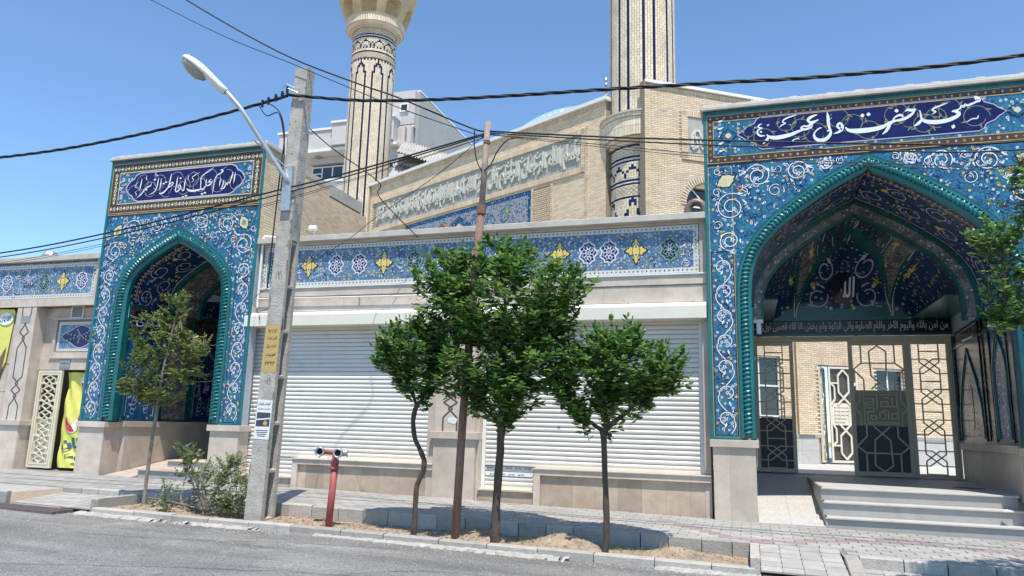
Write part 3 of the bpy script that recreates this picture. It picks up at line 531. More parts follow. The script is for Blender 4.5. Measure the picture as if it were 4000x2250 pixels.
# drains
def drain(x0, x1, y0, y1, label):
    z = lambda x: zr(x)+.045; t = thing('drain_grate', (x0, y0, z(x0)), label, 'drain grate', 'iron drain grates along the road edge')
    f = MB(); f.hexa([(x0, y0, z(x0)-.08), (x1, y0, z(x1)-.08), (x1, y0+.04, z(x1)-.08), (x0, y0+.04, z(x0)-.08), (x0, y0, z(x0)), (x1, y0, z(x1)), (x1, y0+.04, z(x1)), (x0, y0+.04, z(x0))])
    f.hexa([(x0, y1-.04, z(x0)-.08), (x1, y1-.04, z(x1)-.08), (x1, y1, z(x1)-.08), (x0, y1, z(x0)-.08), (x0, y1-.04, z(x0)), (x1, y1-.04, z(x1)), (x1, y1, z(x1)), (x0, y1, z(x0))]); f.build('grate_frame', grate_m, t)
    p = MB(); p.add([(x0, y0, z(x0)-.079), (x1, y0, z(x1)-.079), (x1, y1, z(x1)-.079), (x0, y1, z(x0)-.079)], [(0, 1, 2, 3)]); p.build('drain_pit', dark_m, t)
    y = y0+.055
    while y < y1-.06:
        b = MB(); L_ = x1-x0; b.hexa([(0, 0, -.04), (L_, 0, z(x1)-z(x0)-.04), (L_, .035, z(x1)-z(x0)-.04), (0, .035, -.04), (0, 0, 0), (L_, 0, z(x1)-z(x0)), (L_, .035, z(x1)-z(x0)), (0, .035, 0)])
        o = bpy.data.objects.new('grate_bar', b.mesh('grate_bar', grate_m)); o.location = (x0, y, z(x0)+.002); link(o, t); y += .068
    return t
drain(-15.2, -10.95, 9.72, 10.14, 'long rusty drain grate at the road edge before the yellow banner gate')
drain(.12, 2.9, 9.55, 10.06, 'rusty drain grate at the road edge before the large portal steps')
ro_m = mat('asphalt_patch', (.12, .117, .11), .92, .2, 20, bump=.8, bscale=90)
for k, L_ in enumerate(([(-10.5, 5.2), (-8.6, 6.3), (-6.6, 7.2), (-4.4, 7.75), (-2.2, 8.1), (.5, 8.3)], [(-9.2, 8.6), (-7.4, 8.9), (-6.2, 9.3), (-4.6, 9.6)], [(-5.2, 6.9), (-3.9, 8.3), (-2.9, 8.6), (-1.2, 9.1)])):
    mb = MB(); P = catmull([(x, y, .014) for x, y in L_], 10); P = [(x+R.uniform(-.02, .02), y+R.uniform(-.02, .02), R.uniform(.004, .02)) for x, y, w_ in P]
    mb.ribbon(P, .02, 0, fr=lambda u, v, d: (u, v, zr(u)+.012*math.sin(u*.9+v*.7)+.004)); mb.build('road_crack', ro_m, kind='stuff')
# ================================================================== PORTALS
def arch_fn(cx, pts):
    xs = [p[0] for p in pts]; zs_ = [p[1] for p in pts]
    def prof(off=0, z0=-.1, n=14):
        """outline from the left foot over the apex to the right foot, moved inwards by off"""
        P = [(cx-xs[-1], z0)]+[(cx-a, b) for a, b in zip(xs[::-1], zs_[::-1])]
        P = [(p[0], p[1]) for p in P]; left = catmull(P[1:], 5); left = [P[0]]+left
        out = []
        for i, p in enumerate(left):
            a = left[max(i-1, 0)]; b = left[min(i+1, len(left)-1)]
            if i == len(left)-1: a = left[-2]; b = left[-1]; tx, tz = b[0]-a[0], b[1]-a[1]; l = math.hypot(tx, tz); k = off/ (abs(tx)/l) if l else off; out.append((cx, p[1]-k)); continue
            tx, tz = b[0]-a[0], b[1]-a[1]; l = math.hypot(tx, tz); out.append((min(cx, p[0]+off*tz/l), p[1]-off*tx/l))
        return out+[(2*cx-x, z) for x, z in out[-2::-1]]
    return prof
A_LARGE = arch_fn(2.2, [(0, 4.99), (.6, 4.69), (1.17, 4.32), (1.73, 3.88), (2.06, 3.48), (2.24, 3.1), (2.32, 2.67), (2.335, 2.0)])
A_SMALL = arch_fn(-12.86, [(0, 4.49), (.42, 4.30), (.84, 4.07), (1.25, 3.78), (1.54, 3.44), (1.67, 3.02), (1.70, 2.5), (1.705, 1.6)])
def resample(P, step):
    out = [P[0]]; acc = 0
    for a, b in zip(P[:-1], P[1:]):
        l = math.hypot(b[0]-a[0], b[1]-a[1]); t = step-acc
        while t <= l: out.append((a[0]+(b[0]-a[0])*t/l, a[1]+(b[1]-a[1])*t/l)); t += step
        acc = l-(t-step)
    return out
def ring(mb, prof, oa, ob, y, m=0, y2=None, z0=-.1):
    A, B = prof(oa, z0), prof(ob, z0); n = len(A); y2 = y if y2 is None else y2
    mb.add([(p[0], y, p[1]) for p in A]+[(p[0], y2, p[1]) for p in B], [(i, i+1, n+i+1, n+i) for i in range(n-1)], m)
def moulding(t, prof, Y, wd, label):
    f = MB()
    ring(f, prof, 0, .03, Y-.012, 1); ring(f, prof, 0, 0, Y+.01, 1, Y-.012)
    ring(f, prof, .03, wd*.27, Y-.014, 0); ring(f, prof, wd*.27, wd*.30, Y-.014, 0, Y+.03)
    ring(f, prof, wd*.30, wd*.78, Y+.03, 0); ring(f, prof, wd*.78, wd, Y+.0, 0, Y+.05); ring(f, prof, wd*.78, wd*.78, Y+.03, 0, Y+.0)
    ring(f, prof, wd, wd, Y+.05, 0, Y+.16)
    f.build('arch_band', [teal_m, tealdark_m], t)
    C_ = resample(prof(wd*.52, -.02), .019); r = wd*.26; mb = MB(); seg = 12; n = len(C_); vs = []
    for i, p in enumerate(C_):
        a = C_[max(i-1, 0)]; b = C_[min(i+1, n-1)]; tx, tz = b[0]-a[0], b[1]-a[1]; l = math.hypot(tx, tz); nx, nz = -tz/l, tx/l
        for k in range(seg+1):
            th = math.pi*(k/seg)*1.0; ph = th-i*2*math.pi/4.2; q = r*(1+.24*math.cos(ph))
            vs.append((p[0]+nx*q*math.cos(th), Y+.03-q*math.sin(th)*.9, p[1]+nz*q*math.cos(th)))
    s1 = seg+1; mb.add(vs, [(i*s1+k, (i+1)*s1+k, (i+1)*s1+k+1, i*s1+k+1) for i in range(n-1) for k in range(seg)])
    return mb.build('rope_moulding', teal_m, t, label=label, smooth=False)
def scroll(mb, P, w_, d, mw=0, md=1, sub=1):
    mb.ribbon([(p[0], p[1]) for p in P], w_+.022, d-.0006, md, sub=sub); mb.ribbon([(p[0], p[1]) for p in P], w_, d-.0016, mw, sub=sub)
def wave_column(mb, cx, z0, z1, amp, half, d):
    n = max(2, round((z1-z0)/half)); h = (z1-z0)/n; P = []
    for i in range(n*10+1):
        t = i/10; P.append((cx+amp*math.sin(math.pi*t+.5), z0+h*t))
    scroll(mb, P, .018, d)
    for i in range(n):
        z = z0+h*(i+.5)-.16*h*0; s = 1 if i % 2 == 0 else -1
        sp = spiral(cx-s*amp*.06, z+.02, amp*.92, (-.4 if s > 0 else math.pi+.4), .8, s*1, 22, .25); scroll(mb, sp, .017, d-.0012)
        flower(mb, cx-s*.02, z+.02, .045, d-.003, 0, 5, cm=3, rot=z*3)
        flower(mb, cx+s*amp*.55, z-.06, .032, d-.003, 0, 5, cm=3, rot=z)
        leafp(mb, cx-s*amp*.3, z-.13, 1.2*s, .10, .045, d-.003, 0); leafp(mb, cx-s*amp*.5, z+.05, 2.4+s, .10, .04, d-.003, 4)
        flower(mb, cx+s*amp*1.12, z+.12, .03, d-.0034, 2 if i % 3 == 0 else 0, 5, cm=3); flower(mb, cx-s*amp*1.15, z-.05, .03, d-.0034, 0 if i % 2 else 2, 5, cm=3)
        flower(mb, cx-s*amp*1.1, z+.17, .030, d-.0034, 0, 5, cm=3); flower(mb, cx+s*.01, z+.10, .034, d-.0036, 0, 5, cm=3); flower(mb, cx-s*amp*.45, z-.02, .030, d-.0036, 0, 5, cm=3); flower(mb, cx+s*amp*.2, z-.17, .030, d-.0036, 0, 5, cm=3)
def spandrel(mb, cx, items, d, mirror=True):
    for (x, z, r, a0, sg) in items:
        for mm in ((1, -1) if mirror else (1,)):
            X = x if mm > 0 else 2*cx-x; A = a0 if mm > 0 else math.pi-a0; S = sg*mm
            P = spiral(X, z, r, A, 1.7, S, 50, .74); scroll(mb, P, .018, d-.0012*(mm > 0))
            e = P[-1]; flower(mb, e[0], e[1], .05, d-.004, 0, 5, cm=3)
            for k in range(5):
                t = k/5*6.28+x; rr = r*(.62 if k % 2 else 1.2); flower(mb, X+rr*math.cos(t), z+rr*math.sin(t), R.uniform(.026, .04), d-.0045, 2 if R.random() < .2 else 0, 5, cm=3, rot=t)
                leafp(mb, X+r*math.cos(t+.4), z+r*math.sin(t+.4), t+.4+S*1.9+R.uniform(-.5, .5), .10, .038, d-.0042, 4 if k % 2 else 0)
            q = P[0]; leafp(mb, q[0], q[1], A-S*1.2, .14, .05, d-.0042, 0)
def vine_fill(mb, n, pick, d, ok):
    """small dark tendrils with pale tips between the big scrolls"""
    for k in range(n):
        u, v = pick()
        if not ok(u, v): continue
        P = spiral(u, v, R.uniform(.05, .10), R.uniform(0, 6.3), R.uniform(.6, 1.0), R.choice([1, -1]), 9, .6); mb.ribbon(P, .010, d-.0003*R.random(), R.choice([1, 3, 3]))
        q = P[0]; leafp(mb, q[0], q[1], R.uniform(0, 6.3), .06, .028, d-.0006, R.choice([0, 4, 3, 0, 2]))
def medallion(mb, x, z, w_, h, ang, d, m, mc):
    c, s = math.cos(ang), math.sin(ang); P = []
    for k in range(32):
        t = 2*math.pi*k/32; r = .72+.28*abs(math.cos(t))**3+.07*math.cos(8*t); u, v = w_*r*math.cos(t), h*(.75+.25*abs(math.sin(t))**3+.05*math.cos(8*t))*math.sin(t); P.append((x+c*u-s*v, z+s*u+c*v))
    mb.flat([(x+(p[0]-x)*1.16, z+(p[1]-z)*1.16) for p in P], d, 1); mb.flat(P, d-.001, m); mb.flat([(x+(p[0]-x)*.45, z+(p[1]-z)*.5) for p in P], d-.002, mc)
def border(mb, x0, x1, z0, z1, w_, d, n1, m_ground, m1, m2, step=.16):
    """patterned band around a rectangle"""
    for (a, b, c_, e) in ((x0, x1, z0, z0+w_), (x0, x1, z1-w_, z1), (x0, x0+w_, z0+w_, z1-w_), (x1-w_, x1, z0+w_, z1-w_)):
        mb.flat([(a, c_), (b, c_), (b, e), (a, e)], d, m_ground)
        hor = (b-a) > (e-c_); L_ = (b-a) if hor else (e-c_); k = max(1, round(L_/step)); 
        for i in range(k):
            t = (i+.5)/k; u, v = (a+(b-a)*t, (c_+e)/2) if hor else ((a+b)/2, c_+(e-c_)*t)
            if i % 2: flower(mb, u, v, w_*.27, d-.001, m1, 5, cm=m_ground)
            else:
                q = w_*.24; mb.flat([(u, v-q), (u+q*.7, v), (u, v+q), (u-q*.7, v)], d-.001, m2); mb.flat([(u, v-q*.5), (u+q*.35, v), (u, v+q*.5), (u-q*.35, v)], d-.002, m1)
def frame_line(mb, x0, x1, z0, z1, w_, d, m):
    for (a, b, c_, e) in ((x0, x1, z0, z0+w_), (x0, x1, z1-w_, z1), (x0, x0+w_, z0+w_, z1-w_), (x1-w_, x1, z0+w_, z1-w_)): mb.flat([(a, c_), (b, c_), (b, e), (a, e)], d, m)
def calligraphy(data, d, m, parent, label, fr=None):
    mb = MB()
    for i, s in enumerate(data): mb.ribbon([tuple(p) for p in s], .02, d-.0004*i, 0, fr, sub=4)
    return mb.build('calligraphy', m, parent, label=label)
def portal(name, label, prof, cx, x0, x1, wd, zt_, title_z, ztop, Yd, tm, td, jx, zb, TS):
    """one tiled gateway: face, arch, barrel vault and side walls"""
    Y = 13.85; t = thing(name, (cx, Y, zs(cx)), label, 'portal', 'tiled gateways of the mosque wall')
    out = prof(0, -.13); zl = -.13; e = .055
    P = [(x0+e, zl+.05)]+[(out[0][0], zl+.05)]+out[1:-1]+[(out[-1][0], zl+.05), (x1-e, zl+.05), (x1-e, title_z[0]), (x0+e, title_z[0])]
    tiles(P, cx, zl+.05, TS, Y, tm, t)
    # backing behind the tile face, with the arch cut out
    L_ = [(x0, zl)]+[(p[0], p[1]) for p in prof(.02, zl)]+[(x1, zl), (x1, ztop), (x0, ztop)]
    b = MB(); b.prism(L_, Y+.012, Y+.25, 0, back=True); b.build('face_backing', grout_m, t)
    f = MB()
    for (a, b2, c_, d_) in ((x0-.01, x0+e, zl, ztop), (x1-e, x1+.01, zl, ztop), (x0+e, x1-e, ztop-.09, ztop)):
        f.box(a, b2, Y-.02, Y+.012, c_, d_, 0)
    for a, b2 in ((x0+e, out[0][0]+.0), (out[-1][0], x1-e)): f.box(a, b2, Y-.012, Y+.012, zl, zl+.05, 0)
    f.build('tile_edging', [teal_m, tealdark_m], t, bevel=.006)
    # coping
    c = MB(); c.box(x0-.06, x1+.08, Y-.09, Y+.6, ztop, ztop+.07); c.box(x0-.02, x1+.06, Y-.05, Y+.6, ztop+.07, ztop+.12, 1); c.box(x0-.01, x1+.01, Y-.035, Y+.012, ztop-.05, ztop, 2)
    c.build('coping', [cope_m, copew_m, tealdark_m], t, bevel=.01)
    for i in range(9 if x1 > 0 else 7):
        x = x0+(x1-x0)*(i+.5)/(9 if x1 > 0 else 7)+R.uniform(-.15, .15); s = MB(); s.box(x-.07, x+.07, Y-.03, Y+.2, ztop+.12, ztop+.145); s.build('coping_clip', copew_m, t)
    r = MB(); r.box(x0+.02, x1-.02, Y+.25, Yd, ztop-.3, ztop+.02); r.build('roof', cope_m, t)
    return t
def wallx(parent, name, X, y0, y1, z0, z1, m, th=.25, face=1, **kw):
    """side wall slab whose visible face lies at X; face=+1 looks to +X"""
    b = MB(); b.box(X-(th if face > 0 else 0), X+(0 if face > 0 else th), y0, y1, z0, z1); return b.build(name, m, parent, **kw)
def frX(X, face): return (lambda u, v, d: (X-face*d, u, v)) if face < 0 else (lambda u, v, d: (X-d*1.0, -u, v))
def side_panels(t, X, face, bays, zl, belt, label_txt):
    """tiled lining of a gateway's side wall: bays = (y0, y1, material, arched)"""
    s = 1 if face > 0 else -1
    XF = X if callable(X) else (lambda u: X)
    fr = (lambda u, v, d: (XF(u)-s*d, u, v))
    for (y0, y1, m, arched) in bays:
        b = MB(); P = [(y0, zl), (y1, zl), (y1, belt[0]), (y0, belt[0])]
        b.add([fr(u, v, 0) for u, v in (P if s > 0 else P[::-1])], [(0, 1, 2, 3)])
        b.build('lining_panel', m, t)
        e = MB(); 
        for a in (y0, y1): e.add([fr(u, v, d) for u, v, d in ((a-.03, zl, -.02), (a+.03, zl, -.02), (a+.03, belt[1], -.02), (a-.03, belt[1], -.02), (a-.03, zl, 0), (a+.03, zl, 0), (a+.03, belt[1], 0), (a-.03, belt[1], 0))], [(0, 1, 2, 3), (4, 7, 6, 5), (1, 5, 6, 2), (0, 3, 7, 4)])
        for z in (zl, belt[0], belt[1]): e.add([fr(u, v, d) for u, v, d in ((y0, z, -.02), (y1, z, -.02), (y1, z+.05, -.02), (y0, z+.05, -.02), (y0, z, 0), (y1, z, 0), (y1, z+.05, 0), (y0, z+.05, 0))], [(0, 1, 2, 3), (3, 2, 6, 7), (0, 4, 5, 1)])
        e.build('lining_edging', tealdark_m, t)
        q = MB(); q.add([fr(u, v, 0) for u, v in ((y0+.03, belt[0]+.05), (y1-.03, belt[0]+.05), (y1-.03, belt[1]), (y0+.03, belt[1]))], [(0, 1, 2, 3) if s > 0 else (3, 2, 1, 0)]); q.build('inscription_belt', t_brown, t)
        if arched:
            c = (y0+y1)/2; h = (y1-y0)/2-.14; zt2 = belt[0]-.12; P = [(c-h, zl+.1), (c-h, zt2-h*1.5), (c-h*.92, zt2-h*1.1), (c-h*.62, zt2-h*.62), (c, zt2), (c+h*.62, zt2-h*.62), (c+h*.92, zt2-h*1.1), (c+h, zt2-h*1.5), (c+h, zl+.1)]
            a = MB(); a.ribbon(P, .05, -.03, 0, fr, th=.03); a.ribbon([(c+(u-c)*.88, zl+.12+(v-zl-.1)*.95) for u, v in P], .012, -.012, 1, fr)
            a.build('blind_arch', [tealdark_m, white_m], t)
            g = MB()
            for i in range(18):
                z = zl+.25+i*.1
                if z > zt2-h*1.2: break
                for k in (-1, 1): P2 = spiral(c+k*h*.42, z, .09, k*1.0+i, .8, k, 12, .5); g.ribbon(P2, .012, -.006-.0005*(i % 2), 0, fr)
            g.build('panel_scrolls', [pinkw_m], t, kind='stuff')
    if label_txt:
        txt = label_txt if isinstance(label_txt, list) else [label_txt]
        for i, (tx, ya, yb, za, zc) in enumerate(txt):
            g = MB(); c1, c2 = (ya+yb)/2, (za+zc)/2
            P = [(c1+(yb-ya)/2*(1+.05*math.cos(8*q))*math.copysign(abs(math.cos(q))**.6, math.cos(q)), c2+(zc-za)/2*(1+.06*math.cos(8*q))*math.copysign(abs(math.sin(q))**.8, math.sin(q))) for q in [2*math.pi*j/32 for j in range(32)]]
            g.add([fr(u, v, -.008) for u, v in (P if s > 0 else P[::-1])], [tuple(range(32))]); g.build('medallion_ground', navy_m, t)
            g = MB(); add_text(g, tx, *( (yb-.12, ya+.12) if s < 0 else (ya+.12, yb-.12)), za+.08, zc-.08, -.012, fr, bold=.012); g.build('medallion_writing', white_m, t)
def barrel(t, prof, wd, zt_, y0, y1, m, name='vault', shrink=0):
    A = prof(wd+shrink, -.1); A = [p for p in A if p[1] > zt_]; A = [(A[0][0], zt_)]+A+[(A[-1][0], zt_)]; n = len(A)
    v = MB(); v.add([(p[0], y0, p[1]) for p in A]+[(p[0], y1, p[1]) for p in A], [(i, i+1, n+i+1, n+i) for i in range(n-1)]); o = v.build(name, m, t); return A
def vault_flowers(t, A, y0, y1, seed):
    """scroll print on the soffit"""
    rr = random.Random(seed); mb = MB(); S = [0]
    for a, b in zip(A[:-1], A[1:]): S.append(S[-1]+math.hypot(b[0]-a[0], b[1]-a[1]))
    def fr(u, v, d):
        u = max(0, min(S[-1]-1e-4, u)); i = int(np.searchsorted(S, u, 'right')-1); f = (u-S[i])/(S[i+1]-S[i]); a, b = A[i], A[i+1]; l = math.hypot(b[0]-a[0], b[1]-a[1]); nx, nz = (b[1]-a[1])/l, -(b[0]-a[0])/l
        return (a[0]+(b[0]-a[0])*f+nx*d, v, a[1]+(b[1]-a[1])*f+nz*d)
    u = .2; i = 0; yc = (y0+y1)/2
    while u < S[-1]-.2:
        sg = 1 if i % 2 else -1; P = spiral(u, yc+sg*(y1-y0)*.18, .24, 1.57*sg, 1.3, sg, 26, .6); mb.ribbon(P, .02, .004+.0006*(i % 3), 0, fr)
        if i % 3 == 0: flower(mb, u+.15, yc-sg*.25, .09, .007, 2, 6, fr, 1)
        else: flower(mb, u+.12, yc-sg*.2, .05, .007, 0, 5, fr, 3)
        u += .38; i += 1
    mb.ribbon([(k*.1, y0+.1) for k in range(1, int(S[-1]*10))], .03, .004, 1, fr); mb.ribbon([(k*.1, y1-.06) for k in range(1, int(S[-1]*10))], .03, .004, 0, fr)
    k = .1
    while k < S[-1]-.1: flower(mb, k, y0+.05, .03, .0055, 4, 5, fr, 3); flower(mb, k, y0+.16, .022, .0055, 0, 5, fr, 3); k += .1
    mb.build('vault_print', [pinkw_m, orange_m, yellow_m, navy_m, creamg_m], t); return fr, S
ORN = [white_m, black_m, yellow_m, navy_m, pinkw_m, creamg_m, gold_m]
# ---------------- large portal
YL = 13.85; GX = 1.235; YG = 15.6*GX; FL = -.915
LP = portal('large_portal', 'large blue tiled portal with white writing on a navy title panel, above the steps', A_LARGE, 2.2, -.63, 5.03, .27, 2.0, (5.02, 6.0), 6.08, 16.0, t_azure, t_azure, 2.2, -.1, .253)
moulding(LP, A_LARGE, YL, .27, 'turquoise twisted rope moulding')
o = MB(); X0, X1, CX = -.63, 5.03, 2.2
# title band
tiles([(X0+.055, 5.02), (X1-.055, 5.02), (X1-.055, 5.99), (X0+.055, 5.99)], CX, 5.02, .253, YL, t_azure, LP)
cart = [(-.02, 5.56), (.10, 5.64), (.16, 5.70), (.30, 5.76), (.34, 5.84), (.42, 5.885)]
cart = cart+[(2*CX-x, z) for x, z in cart[::-1]]; cart = cart+[(x, 2*5.56-z) for x, z in cart[::-1][1:-1]]
tiles(cart, CX, 5.02, .253, YL-.008, navy_m, LP, th=.007)
fr_ = MB(); border(fr_, X0+.06, X1-.06, 5.03, 5.985, .115, YL-.006, 6, 0, 1, 2, .13); frame_line(fr_, X0+.055, X1-.055, 5.02, 5.99, .012, YL-.0085, 3); frame_line(fr_, X0+.17, X1-.17, 5.145, 5.87, .014, YL-.0085, 3)
fr_.flat([(X0+.055, 4.985), (X1-.055, 4.985), (X1-.055, 5.02), (X0+.055, 5.02)], YL-.006, 4)
fr_.build('title_border', [brown_m, gold_m, pinkw_m, gold_m, black_m], LP, kind='stuff')
o.ribbon([(p[0], p[1]) for p in cart]+[cart[0]], .016, YL-.0095, 4)
for (u, v, r, a, s_) in [(.45, 5.45, .2, 0, 1), (.85, 5.72, .2, 2, -1), (1.35, 5.45, .22, 0, 1), (1.75, 5.7, .2, 2, -1), (2.25, 5.45, .2, 3, 1), (2.7, 5.68, .22, 1, -1), (3.15, 5.45, .2, 0, 1), (3.55, 5.68, .2, 1, -1), (3.95, 5.5, .22, 0, 1), (.2, 5.6, .12, 1, 1), (1.1, 5.6, .2, 4, 1), (2.0, 5.58, .2, 4, -1), (2.95, 5.6, .2, 4, 1), (3.35, 5.56, .2, 5, -1)]:
    P = spiral(u, v, r, a, .95, s_, 20, .3); P = [(x, max(5.26, min(5.87, z))) for x, z in P]; o.ribbon(P, .010, YL-.0098-.0002*int(u*7 % 5), 7)
    for k in range(4):
        q = P[k*5+2]; flower(o, q[0], q[1], .027, YL-.012, 8, 5, cm=3); leafp(o, q[0], q[1], k*1.7+a, .08, .03, YL-.0112, 7)
for s_ in (-1, 1):   # turquoise ends of the title band
    for k in range(26):
        u = CX+s_*(2.02+R.uniform(0, .6)); v = R.uniform(5.2, 5.84)
        if (abs(u-CX)-2.02) < .3 and abs(v-5.56) < .33-(abs(u-CX)-2.0)*1.0: continue
        flower(o, u, v, R.uniform(.018, .028), YL-.0102, R.choice([0, 0, 2]), 5, cm=3)
    medallion(o, CX+s_*2.38, 5.56, .13, .11, 0, YL-.0105, 9, 5); 
    for k in range(5): leafp(o, CX+s_*2.57, 5.25+k*.15, 1.57+s_*1.2, .12, .05, YL-.0105, 0)
spandrel(o, CX, [(.33, 4.72, .23, 2.6, -1), (1.02, 4.76, .19, .6, 1), (1.5, 4.86, .11, .6, -1), (-.17, 4.15, .27, 1.2, 1), (-.21, 3.5, .19, 4.6, -1)], YL-.001)
for s_ in (-1, 1):
    medallion(o, CX+s_*2.45, 4.66, .17, .12, -s_*.5, YL-.0065, 5, 5); flower(o, CX+s_*2.2, 4.50, .07, YL-.0075, 8, 6, cm=3)
    for k in range(26):
        u = R.uniform(-.5, 1.7); zmin = 3.2 if u < -.15 else 4.3+.42*max(0, (u-.3)) ; v = R.uniform(max(3.2, zmin), 4.93); u2_ = u if s_ < 0 else 2*CX-u
        flower(o, u2_, v, R.uniform(.02, .034), YL-.0048, R.choice([0, 0, 0, 2]), 5, cm=3, rot=u)
        leafp(o, u2_+.05, v-.06, R.uniform(0, 6), .09, .035, YL-.0044, R.choice([3, 3, 9, 4]))
inA = lambda P_: (lambda u, v: not inside2(u, v, P_))
def inside2(x, z, P):
    c_ = False; n = len(P)
    for i in range(n):
        a, b = P[i], P[(i+1) % n]
        if (a[1] > z) != (b[1] > z) and x < (b[0]-a[0])*(z-a[1])/(b[1]-a[1])+a[0]: c_ = not c_
    return c_
PA = A_LARGE(-.06); vine_fill(o, 900, lambda: (R.uniform(-.5, 4.9), R.uniform(0, 4.95)), YL-.0022, lambda u, v: not inside2(u, v, PA))
for (u, v, r, a, s_) in ((.62, 4.42, .12, 1, 1), (.05, 4.42, .10, 2, -1), (1.75, 4.9, .07, 2, 1), (-.42, 3.8, .09, 0, 1), (-.42, 4.45, .08, 0, 1), (.68, 4.83, .08, 3, 1), (1.25, 4.78, .07, 1, 1), (-.4, 4.85, .07, 1, 1)):
    for mm in (1, -1): P = spiral(u if mm > 0 else 2*CX-u, v, r, a, 1.2, s_*mm, 22, .6); scroll(o, P, .013, YL-.0008)
wave_column(o, -.345, -.02, 3.22, .145, .45, YL-.001); wave_column(o, 2*CX+.345, -.02, 3.22, .145, .45, YL-.001)
for c_ in (-.345, 2*CX+.345): frame_line(o, c_-.215, c_+.20, -.075, 3.3, .018, YL-.0035, 1)
frame_line(o, -.575, -.135, -.085, 4.95, .010, YL-.0030, 6)
o.build('arabesque', ORN+[green_m, orange_m, t_turq], LP, kind='stuff')
calligraphy(TITLE_LARGE, YL-.0135, white_m, LP, 'white writing مسجد حضرت ولی عصر (عج)')
# pier plinths
def plinth(t, x0, x1, y0, zb, zl=-.13, lt=.13, ld=.055, depth=.5, cut=()):
    """stone pier below a ledge, faced with slabs"""
    b = MB(); b.box(x0+.012, x1-.012, y0+.014, y0+depth, zb-.15, zl-lt, 0); b.build('pier_core', mortar_m, t)
    xs = [x0]+list(cut)+[x1]
    for a, c_ in zip(xs[:-1], xs[1:]): q = MB(); q.box(a+.0012, c_-.0012, y0, y0+.02, zb-.1, zl-lt); q.build('slab', marble_m, t)
    q = MB(); q.box(x1-.0105, x1+.0015, y0+.0215, y0+depth, zb-.1, zl-lt-.002); q.build('slab', marble_m, t)
    q = MB(); q.box(x0-.0015, x0+.0105, y0+.0215, y0+depth, zb-.1, zl-lt-.002); q.build('slab', marble_m, t)
    l = MB(); l.box(x0-ld, x1+ld, y0-ld, y0+depth, zl-lt, zl); l.build('ledge', marble_m, t, bevel=.005)
plinth(LP, -.60, .12, YL-.01, zs(0), cut=(-.32,), depth=.45); plinth(LP, 4.28, 5.0, YL-.01, zs(4.6), cut=(4.6,), depth=.45)
# side walls
XR = lambda y: 4.24+.063*(y-14.1)
for (X, face, Xf) in ((.14, 1, lambda y: .14), (4.24, -1, XR)):
    s_ = 1 if face > 0 else -1; b = MB()
    for (za, zb_, dx, m_) in ((FL-.1, -.235, .03, 0), (-.235, -.10, -.035, 0), (-.10, 2.3, .02, 1)):
        A = [(Xf(14.1)-s_*dx, 14.3), (Xf(YG)-s_*dx, YG), (Xf(YG)-s_*.3, YG), (Xf(14.1)-s_*.3, 14.3)]
        if s_ < 0: A = A[::-1]
        zb_ = 2.76 if m_ else zb_; b.add([(x, y, za) for x, y in A]+[(x, y, zb_) for x, y in A], [(0, 1, 5, 4), (1, 2, 6, 5), (2, 3, 7, 6), (3, 0, 4, 7), (4, 5, 6, 7)], m_)
    b.build('side_wall', [marble_m, grout_m], LP)
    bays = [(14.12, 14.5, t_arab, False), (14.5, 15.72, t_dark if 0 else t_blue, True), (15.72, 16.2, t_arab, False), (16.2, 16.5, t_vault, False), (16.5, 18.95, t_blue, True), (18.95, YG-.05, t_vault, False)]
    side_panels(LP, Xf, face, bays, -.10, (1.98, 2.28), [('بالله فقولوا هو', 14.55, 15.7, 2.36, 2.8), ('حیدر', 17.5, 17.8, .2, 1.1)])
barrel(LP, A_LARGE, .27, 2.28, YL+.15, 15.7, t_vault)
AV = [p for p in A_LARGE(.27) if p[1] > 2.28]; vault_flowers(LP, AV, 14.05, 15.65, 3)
def rib_arch(t, prof, off, w_, y0, y1, mats, zt_):
    m_ = MB(); A = [p for p in prof(off) if p[1] > zt_]; B = [p for p in prof(off+w_) if p[1] > zt_]; n = min(len(A), len(B)); A = A[:n]; B = B[:n]
    m_.add([(p[0], y0, p[1]) for p in A]+[(p[0], y0, p[1]) for p in B], [(i, i+1, n+i+1, n+i) for i in range(n-1)]); 
    m_.add([(p[0], y0, p[1]) for p in B]+[(p[0], y1, p[1]) for p in B], [(i, i+1, n+i+1, n+i) for i in range(n-1)], 1)
    m_.build('rib_arch', mats, t)
rib_arch(LP, A_LARGE, .24, .09, 15.7, 15.8, [tealdark_m, tealdark_m], 2.2)
rib_arch(LP, A_LARGE, .33, .13, 15.8, 16.0, [t_arab, t_arab], 2.2)
rib_arch(LP, A_LARGE, .46, .05, 15.95, 16.1, [tealdark_m, tealdark_m], 2.2)
